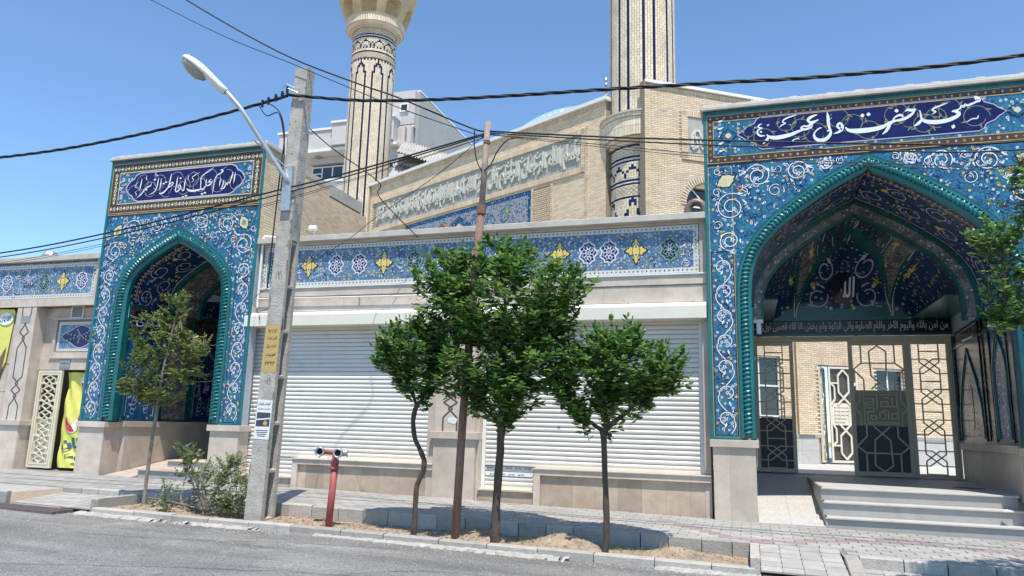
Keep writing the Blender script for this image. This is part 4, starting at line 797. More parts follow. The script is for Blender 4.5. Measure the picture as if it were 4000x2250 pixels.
# ribbed half dome over the gate; x, z measured on the plane of the back wall
K = 1.235; DC = 2.35; ZS = 2.2*K
def dome_y(x, z, P):
    a = math.atan2(max(1e-3, z-ZS), x-DC); 
    d = math.hypot(x-DC, max(0, z-ZS)); best = 9
    i = min(range(len(P)), key=lambda k: abs(P[k][2]-a)); q = min(1, d/P[i][3]); return 16.0+(YG-16.0-.15)*math.sqrt(max(0, 1-q**3.2))
def half_dome(t, prof, off, c, zspr, y0, yb, classify, mats, ribs, rw):
    P = [(x, z) for x, z in prof(off) if z > zspr+.02]; P = [(P[0][0], zspr)]+P+[(P[-1][0], zspr)]
    PP = []
    for a, b in zip(P[:-1], P[1:]):
        for k in range(4): x, z = a[0]+(b[0]-a[0])*k/4, a[1]+(b[1]-a[1])*k/4; PP.append((x, z, math.atan2(max(0, z-zspr), x-c), math.hypot(x-c, z-zspr)))
    PP.sort(key=lambda p: p[2]); an = [p[2] for p in PP]; ds = [p[3] for p in PP]
    ex = lambda a: 2.6+16*(1-max(0, math.sin(a)))**2.2
    def yf(x, z):
        a = math.atan2(max(0, z-zspr), x-c); d = math.hypot(x-c, max(0, z-zspr)); q = min(1, d/float(np.interp(a, an, ds))); return y0+(yb-y0)*math.sqrt(max(0, 1-q**ex(a)))
    mb = MB(); na, nr = 110, 46; vs = []; xz = []
    for i in range(na+1):
        a = math.pi*i/na; D = float(np.interp(a, an, ds))
        for j in range(nr+1):
            q = 1-(1-j/nr)**1.8; x, z = c+D*q*math.cos(a), zspr+D*q*math.sin(a); xz.append((x, z)); vs.append((x, y0+(yb-y0)*math.sqrt(max(0, 1-q**ex(a))), z))
    mb.v = vs
    for i in range(na):
        for j in range(nr):
            a = i*(nr+1)+j; F = (a, a+1, a+nr+2, a+nr+1) if j else (a, a+1, a+nr+2, a+nr+1); mb.f.append(F)
            cx_ = sum(xz[k][0] for k in F)/4; cz_ = sum(xz[k][1] for k in F)/4; mb.m.append(classify(cx_, cz_))
    mb.build('half_dome', mats, t)
    cp = MB(); cp.box(c-2.6*(1.2 if c > 0 else .8), c+2.6*(1.2 if c > 0 else .8), yb-.02, yb+.02, zspr, max(p[1] for p in P)*.98); cp.box(P[0][0]-.6, P[0][0]+.28, y0-.1, yb, zspr, zspr+.03); cp.box(P[-1][0]-.28, P[-1][0]+.6, y0-.1, yb, zspr, zspr+.03); cp.build('dome_backing', tealdark_m, t)
    for R_ in ribs:
        P2 = []
        for a, b in zip(R_[:-1], R_[1:]):
            n = max(2, int(math.hypot(b[0]-a[0], b[1]-a[1])/.06))
            for k in range(n): P2.append((a[0]+(b[0]-a[0])*k/n, a[1]+(b[1]-a[1])*k/n))
        P2.append(R_[-1]); g = MB(); fr = lambda u, v, d: (u, yf(u, v)+d, v)
        g.ribbon(P2, rw, -.05, 0, fr, th=.06); g.ribbon(P2, rw*.2, -.053, 1, fr); g.build('dome_rib', [tealdark_m, pinkw_m], t)
    return yf
def inside(x, z, P):
    c_ = False; n = len(P)
    for i in range(n):
        a, b = P[i], P[(i+1) % n]
        if (a[1] > z) != (b[1] > z) and x < (b[0]-a[0])*(z-a[1])/(b[1]-a[1])+a[0]: c_ = not c_
    return c_
def mir(P, c): return [(2*c-x, z) for x, z in P]
def karbandi(c, s, zsp, hw):
    """rib lines of the net: c centre, s size, zsp springing"""
    q = lambda x, z: (c+x*s, zsp+z*s)
    F = [q(-.99, 1.78), q(-.66, 1.64), q(-.33, 1.58), q(0, 1.56), q(.33, 1.58), q(.66, 1.64), q(.99, 1.78)]
    M = [q(-1.12, 1.50), q(-.80, 1.42), q(-.48, 1.38), q(-.16, 1.37), q(.16, 1.37), q(.48, 1.38), q(.80, 1.42), q(1.12, 1.50)]
    L_ = [q(-1.28, 1.26), q(-.95, 1.17), q(-.64, 1.13), q(-.32, 1.12), q(0, 1.30), q(.32, 1.12), q(.64, 1.13), q(.95, 1.17), q(1.28, 1.26)]
    CA = [q(-.88, 0), q(-.85, .22), q(-.70, .64), q(-.50, .98), q(0, 1.34)]; CA = CA+mir(CA, c)[::-1][1:]
    LA = [q(-1.70, .02), q(-1.56, .42), q(-1.30, .78), q(-.87, 1.03)]; RA = mir(LA, c)
    ribs = [CA, LA, RA, [q(-.90, 0), q(-.87, 1.03), q(-.80, 1.42)], [q(.90, 0), q(.87, 1.03), q(.80, 1.42)], F]
    for i in range(7): ribs += [[M[i], F[i], M[i+1]]]
    ribs += [[q(-.50, .98), M[1]], [q(.50, .98), M[6]], [q(-.50, .98), M[2]], [q(.50, .98), M[5]], [M[3], q(0, 1.34), M[4]], [M[2], q(-.25, 1.18)], [M[5], q(.25, 1.18)], [q(-.87, 1.03), M[0]], [q(.87, 1.03), M[7]], [q(-1.30, .78), M[0]], [q(1.30, .78), M[7]], [q(-.87, 1.03), q(-.6, 1.2), M[2]], [q(.87, 1.03), q(.6, 1.2), M[5]], [q(-1.56, .42), q(-1.3, 1.0), q(-1.2, 1.5)], [q(1.56, .42), q(1.3, 1.0), q(1.2, 1.5)]]
    def cls(x, z):
        if inside(x, z, CA): return 0
        if inside(x, z, LA+[q(-.88, 0)]) or inside(x, z, RA+[q(.88, 0)]): return 1
        u, v = (x-c)/s, (z-zsp)/s
        if v > 1.56+.22*u*u: return 3 if v > 1.62+.22*u*u and int(math.degrees(math.atan2(u, 1.0*(2.1-v)))//9) % 2 == 0 else 4
        if v > 1.36+.12*u*u: return 5
        if v > 1.10+.1*u*u: return 6
        return 2
    return ribs, cls, CA
def lozenges(t, yf, c, s, zsp):
    q = lambda x, z: (c+x*s, zsp+z*s); fr = lambda u, v, d: (u, yf(u, v)+d, v); g = MB()
    for k in range(6): x, z = -.825+.33*k, 1.50+.05*abs(k-2.5)/2.5; g.flat([q(x, z-.075), q(x+.085, z), q(x, z+.075), q(x-.085, z)], -.02, 0, fr); g.flat([q(x, z-.035), q(x+.04, z), q(x, z+.035), q(x-.04, z)], -.022, 3, fr)
    for k in range(7): x, z = -.96+.32*k, 1.33+.04*abs(k-3)/3; flower(g, *q(x, z), .07*s, -.02, 1, 4, fr, 2)
    for k in range(4):
        x = (-1.08, -.66, .66, 1.08)[k]
        for j in range(3): u, v = q(x+.05*j*(1 if x < 0 else -1), 1.0-.17*j); flower(g, u, v, .055*s, -.02, 1 if j % 2 else 4, 6, fr, 3)
    g.build('net_inlays', [orange_m, creamg_m, brown_m, black_m, yellow_m], t, kind='stuff')
ribs, cls, CA = karbandi(2.27, 1.22, ZS, 2)
DM = [t_vault, t_vault, t_arab, t_turq, t_blue, t_brown, t_dark]
yf = half_dome(LP, A_LARGE, .5, 2.2, ZS, 16.1, YG-.1, cls, DM, ribs, .085)
lozenges(LP, yf, 2.27, 1.22, ZS)
g = MB(); fr = lambda u, v, d: (u, yf(u, v)+d, v)
for k in (-1, 1):
    for (u, v, r) in ((.42, 1.08, .2), (.55, .55, .26), (.78, .25, .16)): P = spiral(2.27+k*u, ZS+v, r, 1.57, 1.1, k, 24, .5); g.ribbon(P, .022, -.012, 0, fr)
    for (u, v) in ((.25, .3), (.65, .75), (.35, 1.25), (.2, .15), (.9, .12)): flower(g, 2.27+k*u, ZS+v, .05, -.014, 1, 6, fr, 2)
for k in range(28):
    t0, t1 = 2*math.pi*k/28, 2*math.pi*(k+1)/28; ra = lambda t: (2.27+.36*math.cos(t)*(1+.12*math.cos(4*t)), ZS+.74+.30*math.sin(t)*(1+.12*math.cos(4*t)))
    g.flat([(2.27, ZS+.74), ra(t0), ra(t1)], -.03, 3, fr)
g.build('tympanum_print', [pinkw_m, white_m, orange_m, black_m], LP)
g = MB(); add_text(g, 'الله', 2.12, 2.52, ZS+.54, ZS+.96, -.045, fr, bold=.02); add_text(g, 'جل جلاله', 1.98, 2.14, ZS+.64, ZS+.78, -.045, fr, bold=.01); g.build('tympanum_writing', white_m, LP)
g = MB()
for k in range(17):   # fan rays
    a = (k-8)*.145; P = [(2.27+math.sin(a)*r*1.3, ZS+2.22-math.cos(a)*r*.62-.02) for r in (.08, .3, .55, .75)]
    g.ribbon(P, .014, -.012, 0, fr)
    if k % 2 and abs(k-8) < 7: u, v = 2.27+math.sin(a)*.62*1.3, ZS+2.2-math.cos(a)*.62*.62; g.flat([(u, v-.07), (u+.045, v), (u, v+.07), (u-.045, v)], -.014, 1, fr); g.flat([(u, v-.04), (u+.024, v), (u, v+.04), (u-.024, v)], -.015, 2, fr)
g.build('fan_print', [t_turq, creamg_m, black_m], LP)
# gate wall, inscription belt
b = MB(); b.box(.14, 4.57, YG-.10, YG+.1, 2.38*1.0, ZS+.05, 0); b.box(.14, 4.57, YG-.16, YG-.10, ZS-.0, ZS+.09, 1); b.box(.14, 4.57, YG-.13, YG-.10, 2.345, 2.40, 1); b.build('gate_lintel', [black_m, tealdark_m], LP)
GATE_TXT = 'من امن بالله والیوم الاخر واقام الصلوة واتی الزکوة ولم یخش الا الله فعسی اولئک'
g = MB(); add_text(g, GATE_TXT, .22, 4.5, 2.42, 2.70, YG-.106, res=2, bold=.012); g.build('gate_inscription', relieft_m, LP)
for (x, z) in ((.32, 2.86), ):
    g = MB(); g.box(x-.16, x+.02, 14.6, 14.68, 2.06, 2.12); g.box(x-.1, x-.02, 14.6, 14.68, 1.85, 2.06); g.build('spot_lamp', lamp_m, LP)
for y in (14.9, 17.2):
    g = MB(); g.tube([(XR(y)-.06, y-.25, 2.02), (XR(y)-.06, y+.35, 2.02)], .03); g.build('tube_lamp', lamp_m, LP)
# steps, ramp and platform
st = thing('entrance_steps', (2.6, 13.9, zs(2.6)), 'three grey stone steps rising to the platform of the large portal', 'steps')
for i, (y, z, zb_) in enumerate(((13.9, -1.36, -1.75), (14.2, -1.13, -1.36), (14.5, FL, -1.13))):
    xr = 4.23
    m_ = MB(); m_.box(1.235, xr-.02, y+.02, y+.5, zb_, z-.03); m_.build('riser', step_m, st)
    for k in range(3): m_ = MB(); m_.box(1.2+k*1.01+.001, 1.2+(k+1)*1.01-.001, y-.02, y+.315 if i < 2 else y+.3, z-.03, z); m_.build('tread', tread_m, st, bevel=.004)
m_ = MB(); m_.prism([(14.3, -1.72), (17.9, -1.72), (17.9, FL), (14.52, FL), (14.52, -1.13), (14.22, -1.13), (14.22, -1.36), (13.9, -1.36), (13.9, -1.72)], 1.2, 1.234, 0, lambda u, v, d: (d, u, v), True); m_.build('side_cheek', step_m, st)
p = MB(); p.box(1.236, 4.6, 14.8, YG+.6, FL-.3, FL-.002); p.box(.1, 1.236, 17.9, YG+.6, FL-.3, FL-.002); pl = p.build('platform', tread_m, st)
for i in range(8):
    for j in range(10):
        x0, y0 = 1.236+i*.42, 14.805+j*.45
        q = MB(); q.box(0, min(.417, 4.6-x0-.002), 0, .447, 0, .004); o_ = bpy.data.objects.new('paving_slab', q.mesh('paving_slab', tread_m)); o_.location = (x0, y0, FL-.002+R.uniform(-.0006, .0006)); link(o_, pl)
rp = MB(); y = 13.87; ra = []
rm = thing('access_ramp', (.65, 13.9, zs(.6)), 'pale sloping stone ramp left of the large portal steps', 'ramp')
f_ = lambda y: zs(.6)+.006+(FL-zs(.6)-.006)*(y-13.87)/(17.9-13.87)
n = 9
for i in range(n):
    for j in range(2):
        ya, yb_ = 13.87+(17.9-13.87)*i/n+.0015, 13.87+(17.9-13.87)*(i+1)/n-.0015; xa, xb_ = (.13, .66) if j == 0 else (.663, 1.198)
        q = MB(); q.hexa([(xa, ya, f_(ya)-.3), (xb_, ya, f_(ya)-.3), (xb_, yb_, f_(yb_)-.3), (xa, yb_, f_(yb_)-.3), (xa, ya, f_(ya)), (xb_, ya, f_(ya)), (xb_, yb_, f_(yb_)), (xa, yb_, f_(yb_))]); q.build('slab', tread_m, rm)
        for k in range(3):   # anti-slip chevrons cut into the slab
            u = xa+.09+k*.17; yc = (ya+yb_)/2; c_ = MB(); c_.ribbon([(u, yc-.14), (u+.06, yc+.14), (u+.12, yc-.14)], .012, 0, 0, lambda a, b, d: (a, b, f_(b)+.0015)); c_.build('groove', step_m, rm)
# ---------------- gate of the large portal (drawn in the units of the plane y = 15.6)
GT = thing('lattice_gate', (2.3, YG, FL), 'beige metal lattice gate standing half open below the white verse band', 'gate')
gf = lambda u, v, d: (u*GX, YG+d, v*GX)
def rect(mb, x0, x1, z0, z1, w_, y0, y1, m=0, fr=gf):
    for (a, b, c_, e) in ((x0, x1, z0, z0+w_), (x0, x1, z1-w_, z1), (x0, x0+w_, z0+w_, z1-w_), (x1-w_, x1, z0+w_, z1-w_)): mb.prism([(a, c_), (b, c_), (b, e), (a, e)], y0, y1, m, fr, True)
f = MB(); f.prism([(.115, -.74), (.155, -.74), (.155, 1.90), (.115, 1.90)], -.06, .06, 0, gf, True); f.prism([(3.655, -.74), (3.70, -.74), (3.70, 1.9), (3.655, 1.9)], -.06, .06, 0, gf, True); f.prism([(.155, 1.80), (3.655, 1.80), (3.655, 1.90), (.155, 1.90)], -.06, .06, 0, gf, True); f.prism([(.155, 1.83), (3.655, 1.83), (3.655, 1.86), (.155, 1.86)], -.075, -.06, 0, gf, True)
f.build('gate_frame', gate_m, GT)
def lattice_narrow(x0, x1, z0, z1, fr=gf, w_=.022, n=4, dep=.02):
    L_ = MB(); W = x1-x0; H = (z1-z0)/(n+.25); X = lambda u: x0+u*W
    for k in range(n+1):
        zt_ = z1-k*H; a = lambda u, v: (X(u), max(z0, zt_-v*H))
        S = [[(.22, 0), (.22, .50)], [(.78, 0), (.78, .50)], [(.22, .24), (.78, .24)]]
        if k < n: S += [[(.22, .5), (.22, .60), (.62, .93), (.68, .98), (1, .98)], [(.78, .5), (.78, .60), (.38, .93), (.32, .98), (0, .98)], [(0, .5), (.40, .5), (.78, .83), (.78, 1.0)], [(1, .5), (.60, .5), (.22, .83), (.22, 1.0)]]
        for q in S:
            for p, r in zip(q[:-1], q[1:]):
                A, B = a(*p), a(*r)
                if abs(A[0]-B[0])+abs(A[1]-B[1]) > .01: L_.bar(A, B, w_, -dep+R.uniform(-.0008, .0008), dep, 0, fr)
    return L_
def perforated(x0, x1, z0, z1, fr, d):
    P = MB(); P.prism([(x0, z0), (x1, z0), (x1, z1), (x0, z1)], d, d+.006, 0, fr, True); return P
def mesh_mat():
    m = bpy.data.materials.new('perforated_sheet'); m.use_nodes = True; N = m.node_tree.nodes; L = m.node_tree.links; b = N['Principled BSDF']; b.inputs['Roughness'].default_value = .6
    g = N.new('ShaderNodeNewGeometry'); v = N.new('ShaderNodeTexVoronoi'); v.inputs['Scale'].default_value = 42; v.inputs['Randomness'].default_value = .15; L.new(g.outputs['Position'], v.inputs['Vector'])
    r = N.new('ShaderNodeValToRGB'); e = r.color_ramp.elements; e[0].position = .30; e[0].color = (.012, .010, .012, 1); e[1].position = .38; e[1].color = (.10, .075, .085, 1); L.new(v.outputs['Distance'], r.inputs[0]); L.new(r.outputs[0], b.inputs['Base Color']); return m
perf_m = mesh_mat()
# left leaf (open part lies between the two leaves)
def leaf_frame(name, x0, x1, z0, z1, fr=gf, w_=.045, m=gate_m, par=GT, label=None):
    q = MB(); rect(q, x0, x1, z0, z1, w_, -.03, .03, 0, fr); return q.build(name, m, par, label)
l1 = leaf_frame('gate_leaf', .16, .90, -.73, 1.795, w_=.07, label='narrow left gate leaf with hexagon lattice')
lattice_narrow(.23, .83, -.66, 1.725).build('lattice', gate_m, l1); perforated(.23, .83, -.66, .30, gf, .022).build('perforated_sheet', perf_m, l1)
# wide leaf with the square kufic plate
l2 = leaf_frame('gate_leaf', 1.90, 2.935, -.73, 1.795, w_=.075, label='wide gate leaf with square kufic plate')
q = MB(); X = lambda u: 1.975+u*.885
def seg(S, zf):
    for a, b in zip(S[:-1], S[1:]): q.bar((X(a[0]), zf(a[1])), (X(b[0]), zf(b[1])), .026, -.02+R.uniform(-.0008, .0008), .02, 0, gf)
for zf in ((lambda v: 1.72-v*.86), (lambda v: -.66+v*.86)):
    for k in (0, 1):
        m1 = lambda u: 1-u if k else u
        seg([(m1(.17), 0), (m1(.17), .40), (m1(0), .54), (m1(.2), .76), (m1(.2), 1.0)], zf)
        seg([(m1(.5), .01), (m1(.33), .14), (m1(.35), .68), (m1(.66), .98)], zf)
    seg([(.17, .40), (.83, .40)], zf)
q.build('lattice', gate_m, l2)
q = MB(); q.prism([(1.975, .19), (2.86, .19), (2.86, .86), (1.975, .86)], .0, .012, 0, gf, True); q.build('plate', mat('gate_plate_painted_shade', (.30, .255, .18), .6, .1, 5), l2)  # gate's own paint, darkened to stand in for shadows around the raised lettering
q = MB()
def sq(S, w_=.028):
    for a, b in zip(S[:-1], S[1:]): q.bar((2.15+a[0]*.54, .245+a[1]*.56), (2.15+b[0]*.54, .245+b[1]*.56), w_, -.045+R.uniform(-.0006, .0006), .0, 0, gf)
rect(q, 2.12, 2.72, .215, .835, .02, -.02, 0)
NOP = 0; sq([(.48, .95), (1, .95)]); sq([(1, .85), (1, .55), (.5, .55), (.5, .72), (.72, .72), (.72, .55)]); sq([(.86, .85), (.86, .55)]); sq([(.6, .85), (.78, .85)])
sq([(0, .95), (.38, .95), (.38, .45)]); sq([(0, .82), (.26, .82), (.26, .60), (.02, .60), (.02, .70), (.26, .70)]); sq([(.02, .5), (.26, .5), (.26, .38), (.06, .38), (.06, .02), (1, .02)])
sq([(.16, .28), (.16, .12), (.34, .12), (.34, .24), (.16, .24)]); sq([(.45, .14), (.45, .36), (.62, .36), (.62, .14), (.52, .14)]); sq([(.72, .12), (.72, .42), (.5, .42)]); sq([(.82, .12), (.82, .32), (1, .32), (1, .14), (.82, .14)])
for k in (0, 1):
    xm = lambda u: X(1-u) if k else X(u)
    for A, B in (((0, .86), (.0, .78)), ((.10, .86), (.10, .66)), ((.10, .66), (0, .53)), ((0, .52), (.10, .40)), ((.10, .40), (.10, .19))): q.bar((xm(A[0])+.002, A[1]), (xm(B[0]), B[1]), .022, -.02, 0, 0, gf)
q.build('kufic_relief', gate_m, l2, label='raised square kufic lettering')
perforated(1.975, 2.86, -.66, .19, gf, .022).build('perforated_sheet', perf_m, l2)
l3 = leaf_frame('gate_side_panel', 2.94, 3.65, -.73, 1.795, w_=.06); lattice_narrow(3.0, 3.59, -.67, 1.735).build('lattice', gate_m, l3)
b = MB(); b.box(.90*GX, 1.9*GX, YG-.05, YG+.05, FL-.01, FL+.012); b.build('threshold', step_m, GT)
w_ = MB(); w_.prism([(3.62, 16.1), (3.95, 15.9), (4.15, 16.05), (3.9, 16.3)], 0, .006, 0, lambda u, v, d: (u, v, FL+.004+d)); tag(w_.build('floor_drain', grate_m, None), 'dark drain cover on the platform near the right side wall', 'drain cover')
pp = MB(); pp.add([(3.86, 14.06, -1.128), (3.97, 14.03, -1.125), (3.99, 14.12, -1.12), (3.9, 14.16, -1.127), (3.92, 14.08, -1.10)], [(0, 1, 4), (1, 2, 4), (2, 3, 4), (3, 0, 4)]); tag(pp.build('paper_scrap', whitep_m), 'crumpled white paper scrap lying on the middle step', 'litter')
# ---------------- small portal
CS = -12.86
SP = portal('small_portal', 'smaller blue tiled portal with brown bordered title panel behind the young street tree', A_SMALL, CS, -15.14, -10.60, .24, 2.0, (4.93, 6.22), 6.34, 18.5, t_azure, t_azure, CS, -.1, .235)
moulding(SP, A_SMALL, YL, .335, 'turquoise twisted rope moulding')
X0, X1 = -15.14, -10.60; o = MB()
tiles([(X0+.055, 4.93), (X1-.055, 4.93), (X1-.055, 6.25), (X0+.055, 6.25)], CS, 4.93, .235, YL, t_azure, SP)
cz = 5.60; cart = [(-14.62, cz), (-14.56, cz+.10), (-14.50, cz+.17), (-14.40, cz+.22), (-14.33, cz+.32), (-14.2, cz+.37)]
cart = cart+[(2*CS-x, z) for x, z in cart[::-1]]; cart = cart+[(x, 2*cz-z) for x, z in cart[::-1][1:-1]]
tiles(cart, CS, 4.93, .235, YL-.008, navy_m, SP, th=.007)
fr_ = MB(); border(fr_, X0+.07, X1-.07, 4.97, 6.235, .23, YL-.006, 6, 0, 1, 1, .105); frame_line(fr_, X0+.055, X1-.055, 4.955, 6.25, .016, YL-.0085, 2); frame_line(fr_, X0+.29, X1-.29, 5.19, 6.02, .02, YL-.0085, 3)
fr_.flat([(X0+.055, 4.885), (X1-.055, 4.885), (X1-.055, 4.955), (X0+.055, 4.955)], YL-.006, 4); fr_.flat([(X0+.055, 4.915), (X1-.055, 4.915), (X1-.055, 4.93), (X0+.055, 4.93)], YL-.0075, 2)
fr_.build('title_border', [brown_m, creamg_m, gold_m, creamg_m, black_m], SP, kind='stuff')
o.ribbon(cart+[cart[0]], .03, YL-.0095, 4)
for i in range(13):
    u = CS-1.5+i*.25; v = cz+(.1 if i % 2 else -.1); P = spiral(u, v, .22, i*1.3, 1.0, 1 if i % 2 else -1, 18, .35); P = [(x, max(cz-.34, min(cz+.34, z))) for x, z in P]; o.ribbon(P, .008, YL-.0098-.0002*(i % 3), 4)
    for k in range(3): q = P[k*6+2]; flower(o, q[0], q[1], .026, YL-.0112, 8, 5, cm=3)
for s_ in (-1, 1):
    for (u, v, r, m_) in ((1.86, .22, .06, 0), (1.88, -.22, .06, 0), (1.72, .34, .04, 2), (1.74, -.34, .04, 2), (1.93, .0, .06, 0), (1.80, .10, .04, 2), (1.8, -.1, .04, 2), (1.99, .3, .04, 7), (1.99, -.3, .04, 7), (2.05, .0, .03, 2)): flower(o, CS+s_*u, cz+v, r, YL-.0102, m_, 7, cm=1)
    for k in range(9): leafp(o, CS+s_*1.92, cz-.36+k*.09, 1.57+s_*(1.0+.4*(k % 2)), .1, .04, YL-.0108, 4)
spandrel(o, CS, [(-14.23, 4.50, .27, 2.6, -1), (-13.5, 4.60, .21, .6, 1), (-14.74, 3.98, .25, 1.2, 1), (-14.80, 3.38, .18, 4.6, -1)], YL-.001)
PA = A_SMALL(-.06); vine_fill(o, 800, lambda: (R.uniform(-15.05, -10.7), R.uniform(0, 4.85)), YL-.0022, lambda u, v: not inside2(u, v, PA))
for (u, v, r, a, s_) in ((-13.05, 4.72, .10, 1, 1), (-13.9, 4.25, .10, 2, -1), (-14.45, 4.12, .09, 2, 1), (-14.98, 3.7, .07, 0, 1), (-14.98, 4.35, .08, 0, 1), (-13.87, 4.72, .08, 3, 1), (-14.5, 4.76, .08, 1, 1)):
    for mm in (1, -1): P = spiral(u if mm > 0 else 2*CS-u, v, r, a, 1.2, s_*mm, 22, .6); scroll(o, P, .014, YL-.0008)
for s_ in (-1, 1):
    medallion(o, CS+s_*1.85, 4.50, .12, .17, s_*.5, YL-.0065, 5, 7); flower(o, CS+s_*1.65, 4.12, .07, YL-.0075, 8, 6, cm=3)
    for k in range(30):
        u = R.uniform(-15.0, -13.2); zmin = 3.0 if u < -14.6 else 3.95+.33*max(0, (u+14.5)); v = R.uniform(zmin, 4.85); u2_ = u if s_ < 0 else 2*CS-u
        flower(o, u2_, v, R.uniform(.022, .034), YL-.0048, R.choice([0, 0, 0, 2]), 5, cm=3, rot=u); leafp(o, u2_+.05, v-.06, R.uniform(0, 6), .09, .035, YL-.0044, R.choice([3, 3, 7, 4]))
for c_ in (CS-1.985, CS+1.985): wave_column(o, c_, -.02, 3.15, .145, .45, YL-.001); frame_line(o, c_-.215, c_+.215, -.075, 3.3, .014, YL-.0035, 1); 
o.build('arabesque', ORN+[green_m, orange_m, t_turq], SP, kind='stuff')
calligraphy(TITLE_SMALL, YL-.0135, white_m, SP, 'white writing السلام علیک یا فاطمة الزهرا')
plinth(SP, X0+.03, CS-1.50, YL-.01, zs(-15), depth=.6); plinth(SP, CS+1.48, X1-.03, YL-.01, zs(-10.8), depth=.36)
F1 = -1.0
for (X, face) in ((CS-1.37, 1), (CS+1.37, -1)):
    s_ = face; b = MB()
    xa, xb_ = (X-.3, X-.03) if s_ > 0 else (X+.03, X+.3); b.box(xa, xb_, 14.4, 18.4, -.10, 2.75, 1)
    xa, xb_ = (X-.3, X+.035) if s_ > 0 else (X-.035, X+.3); b.box(xa, xb_, YL+.4, 18.4, -.235, -.10, 0)
    xa, xb_ = (X-.3, X-.005) if s_ > 0 else (X+.005, X+.3); b.box(xa, xb_, YL+.5, 18.4, -1.4, -.235, 0); b.build('side_wall', [marble_m, grout_m], SP)
    side_panels(SP, X, face, [(14.05, 15.33, t_blue, True), (15.38, 16.27, t_arab, False), (16.32, 17.6, t_vault, True), (17.6, 18.3, t_dark, False)], -.10, (2.0, 2.66), [('اذکری', 14.15, 15.2, 2.1, 2.6), ('نعم الوکیل', 16.75, 17.2, .55, 1.1)])
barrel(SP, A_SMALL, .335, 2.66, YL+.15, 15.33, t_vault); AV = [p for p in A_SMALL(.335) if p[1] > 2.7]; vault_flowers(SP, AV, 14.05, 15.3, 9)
g = MB(); Sx = [0]
for a, b in zip(AV[:-1], AV[1:]): Sx.append(Sx[-1]+math.hypot(b[0]-a[0], b[1]-a[1]))
rib_arch(SP, A_SMALL, .335, .09, 15.3, 15.4, [tealdark_m, tealdark_m], 2.6); barrel(SP, A_SMALL, .40, 2.66, 15.4, 16.27, t_arab)
rib_arch(SP, A_SMALL, .39, .10, 16.27, 16.4, [tealdark_m, tealdark_m], 2.6)
ribs, cls, CA = karbandi(CS, .80, 2.7, 1.4); half_dome(SP, A_SMALL, .47, CS, 2.68, 16.4, 18.3, cls, DM, ribs, .07)
b = MB(); b.box(CS-1.5, CS+1.5, 18.3, 18.5, -1.4, 2.75, 0); b.build('back_wall', t_dark, SP)
st = thing('entrance_steps', (-12.3, 14.0, zs(-12.3)), 'two low stone steps inside the small portal behind the shrub', 'steps')
for (y, y1, z, zb_, x) in ((14.0, 14.95, -1.17, -1.6, -13.42), (14.9, 18.3, F1, -1.17, -13.42)):
    m_ = MB(); m_.box(x+.02, CS+1.33, y+.02, y1, zb_, z-.03); m_.build('riser', step_m, st); m_ = MB(); m_.box(x, CS+1.34, y-.02, y1, z-.03, z); m_.build('tread', marble_m, st, bevel=.004)
rm = MB(); rm.hexa([(CS-1.35, 13.85, -1.7), (-13.42, 13.85, -1.7), (-13.42, 16.3, -1.7), (CS-1.35, 16.3, -1.7), (CS-1.35, 13.85, zs(-14)+.004), (-13.42, 13.85, zs(-13.6)+.004), (-13.42, 16.3, F1), (CS-1.35, 16.3, F1)]); tag(rm.build('access_ramp', marble_m), 'sloping marble ramp beside the steps of the small portal', 'ramp')
# side brick wall running back from the small portal
BW = thing('brick_wing_wall', (-10.62, 16.5, 3.9), 'cream brick wing wall running back from the small portal behind the concrete pole', 'wall')
b = MB(); b.box(-10.9, -10.605, 14.11, 18.75, 2.0, 5.99); b.box(-10.9, -10.605, 14.11, 16.68, 5.992, 6.22); b.build('wall_core', mortar_m, BW)
brickwork(BW, (-10.595, 13.875), math.pi/2, 0, 2.795, 3.9, 6.19, nparts=150, skip=lambda u, z: z > 6.1 and u < 2.5)
brickwork(BW, (-10.595, 16.68), math.pi/2, 0, 2.07, 3.9, 5.95, nparts=150)
# ================================================================== SHOP WALL between the portals
SW = thing('shop_wall', (-5.6, 14.0, zs(-5.6)), 'long travertine shop wall with blue tile frieze between the two portals', 'building')
b = MB(); b.box(-10.95, -.645, 14.30, 14.75, -1.9, 4.0); b.build('wall_core', mortar_m, SW)
def slabs(t, x0, x1, z0, z1, y, L_=.9, th=.02, m=marble_m, off=0, name='slab', jit=.0015):
    x = x0-off
    while x < x1-.01:
        a, b_ = max(x, x0)+.0012, min(x+L_, x1)-.0012; x += L_
        if b_-a < .02: continue
        dy = R.uniform(-jit, jit); q = MB(); q.box(a, b_, y+dy, y+th+.01, z0+.001, z1-.001); q.build(name, m, t)
c = MB(); c.box(-10.60, -.64, 13.84, 14.5, 3.965, 4.09); c.build('coping', cope_m, SW, bevel=.008)
b = MB(); b.box(-10.56, -.65, 14.03, 14.30, 2.4, 3.96); b.build('parapet_core', mortar_m, SW)
slabs(SW, -10.56, -.65, 3.91, 3.965, 14.005, 1.1); slabs(SW, -10.56, -10.50, 2.95, 3.91, 14.005, 1); slabs(SW, -.77, -.65, 2.95, 3.91, 13.995, 1)
slabs(SW, -10.56, -.65, 2.74, 2.925, 14.0, 1.15, off=.4); slabs(SW, -10.56, -.65, 2.40, 2.72, 14.02, 1.15, off=.1)
l = MB(); l.box(-10.56, -.65, 13.97, 14.03, 2.925, 2.95); l.build('frieze_ledge', whitep_m, SW)
tiles([(-10.49, 2.96), (-.78, 2.96), (-.78, 3.90), (-10.49, 3.90)], -10.49, 2.96, .235, 14.018, t_frieze, SW, th=.01)
o = MB(); border(o, -10.48, -.79, 2.965, 3.895, .095, 14.012, 7, 0, 1, 2, .085)
o.build('frieze_border', [mat('border_white', (.60, .58, .53), .3, .05, 9), brown_m, navy_m], SW, kind='stuff')
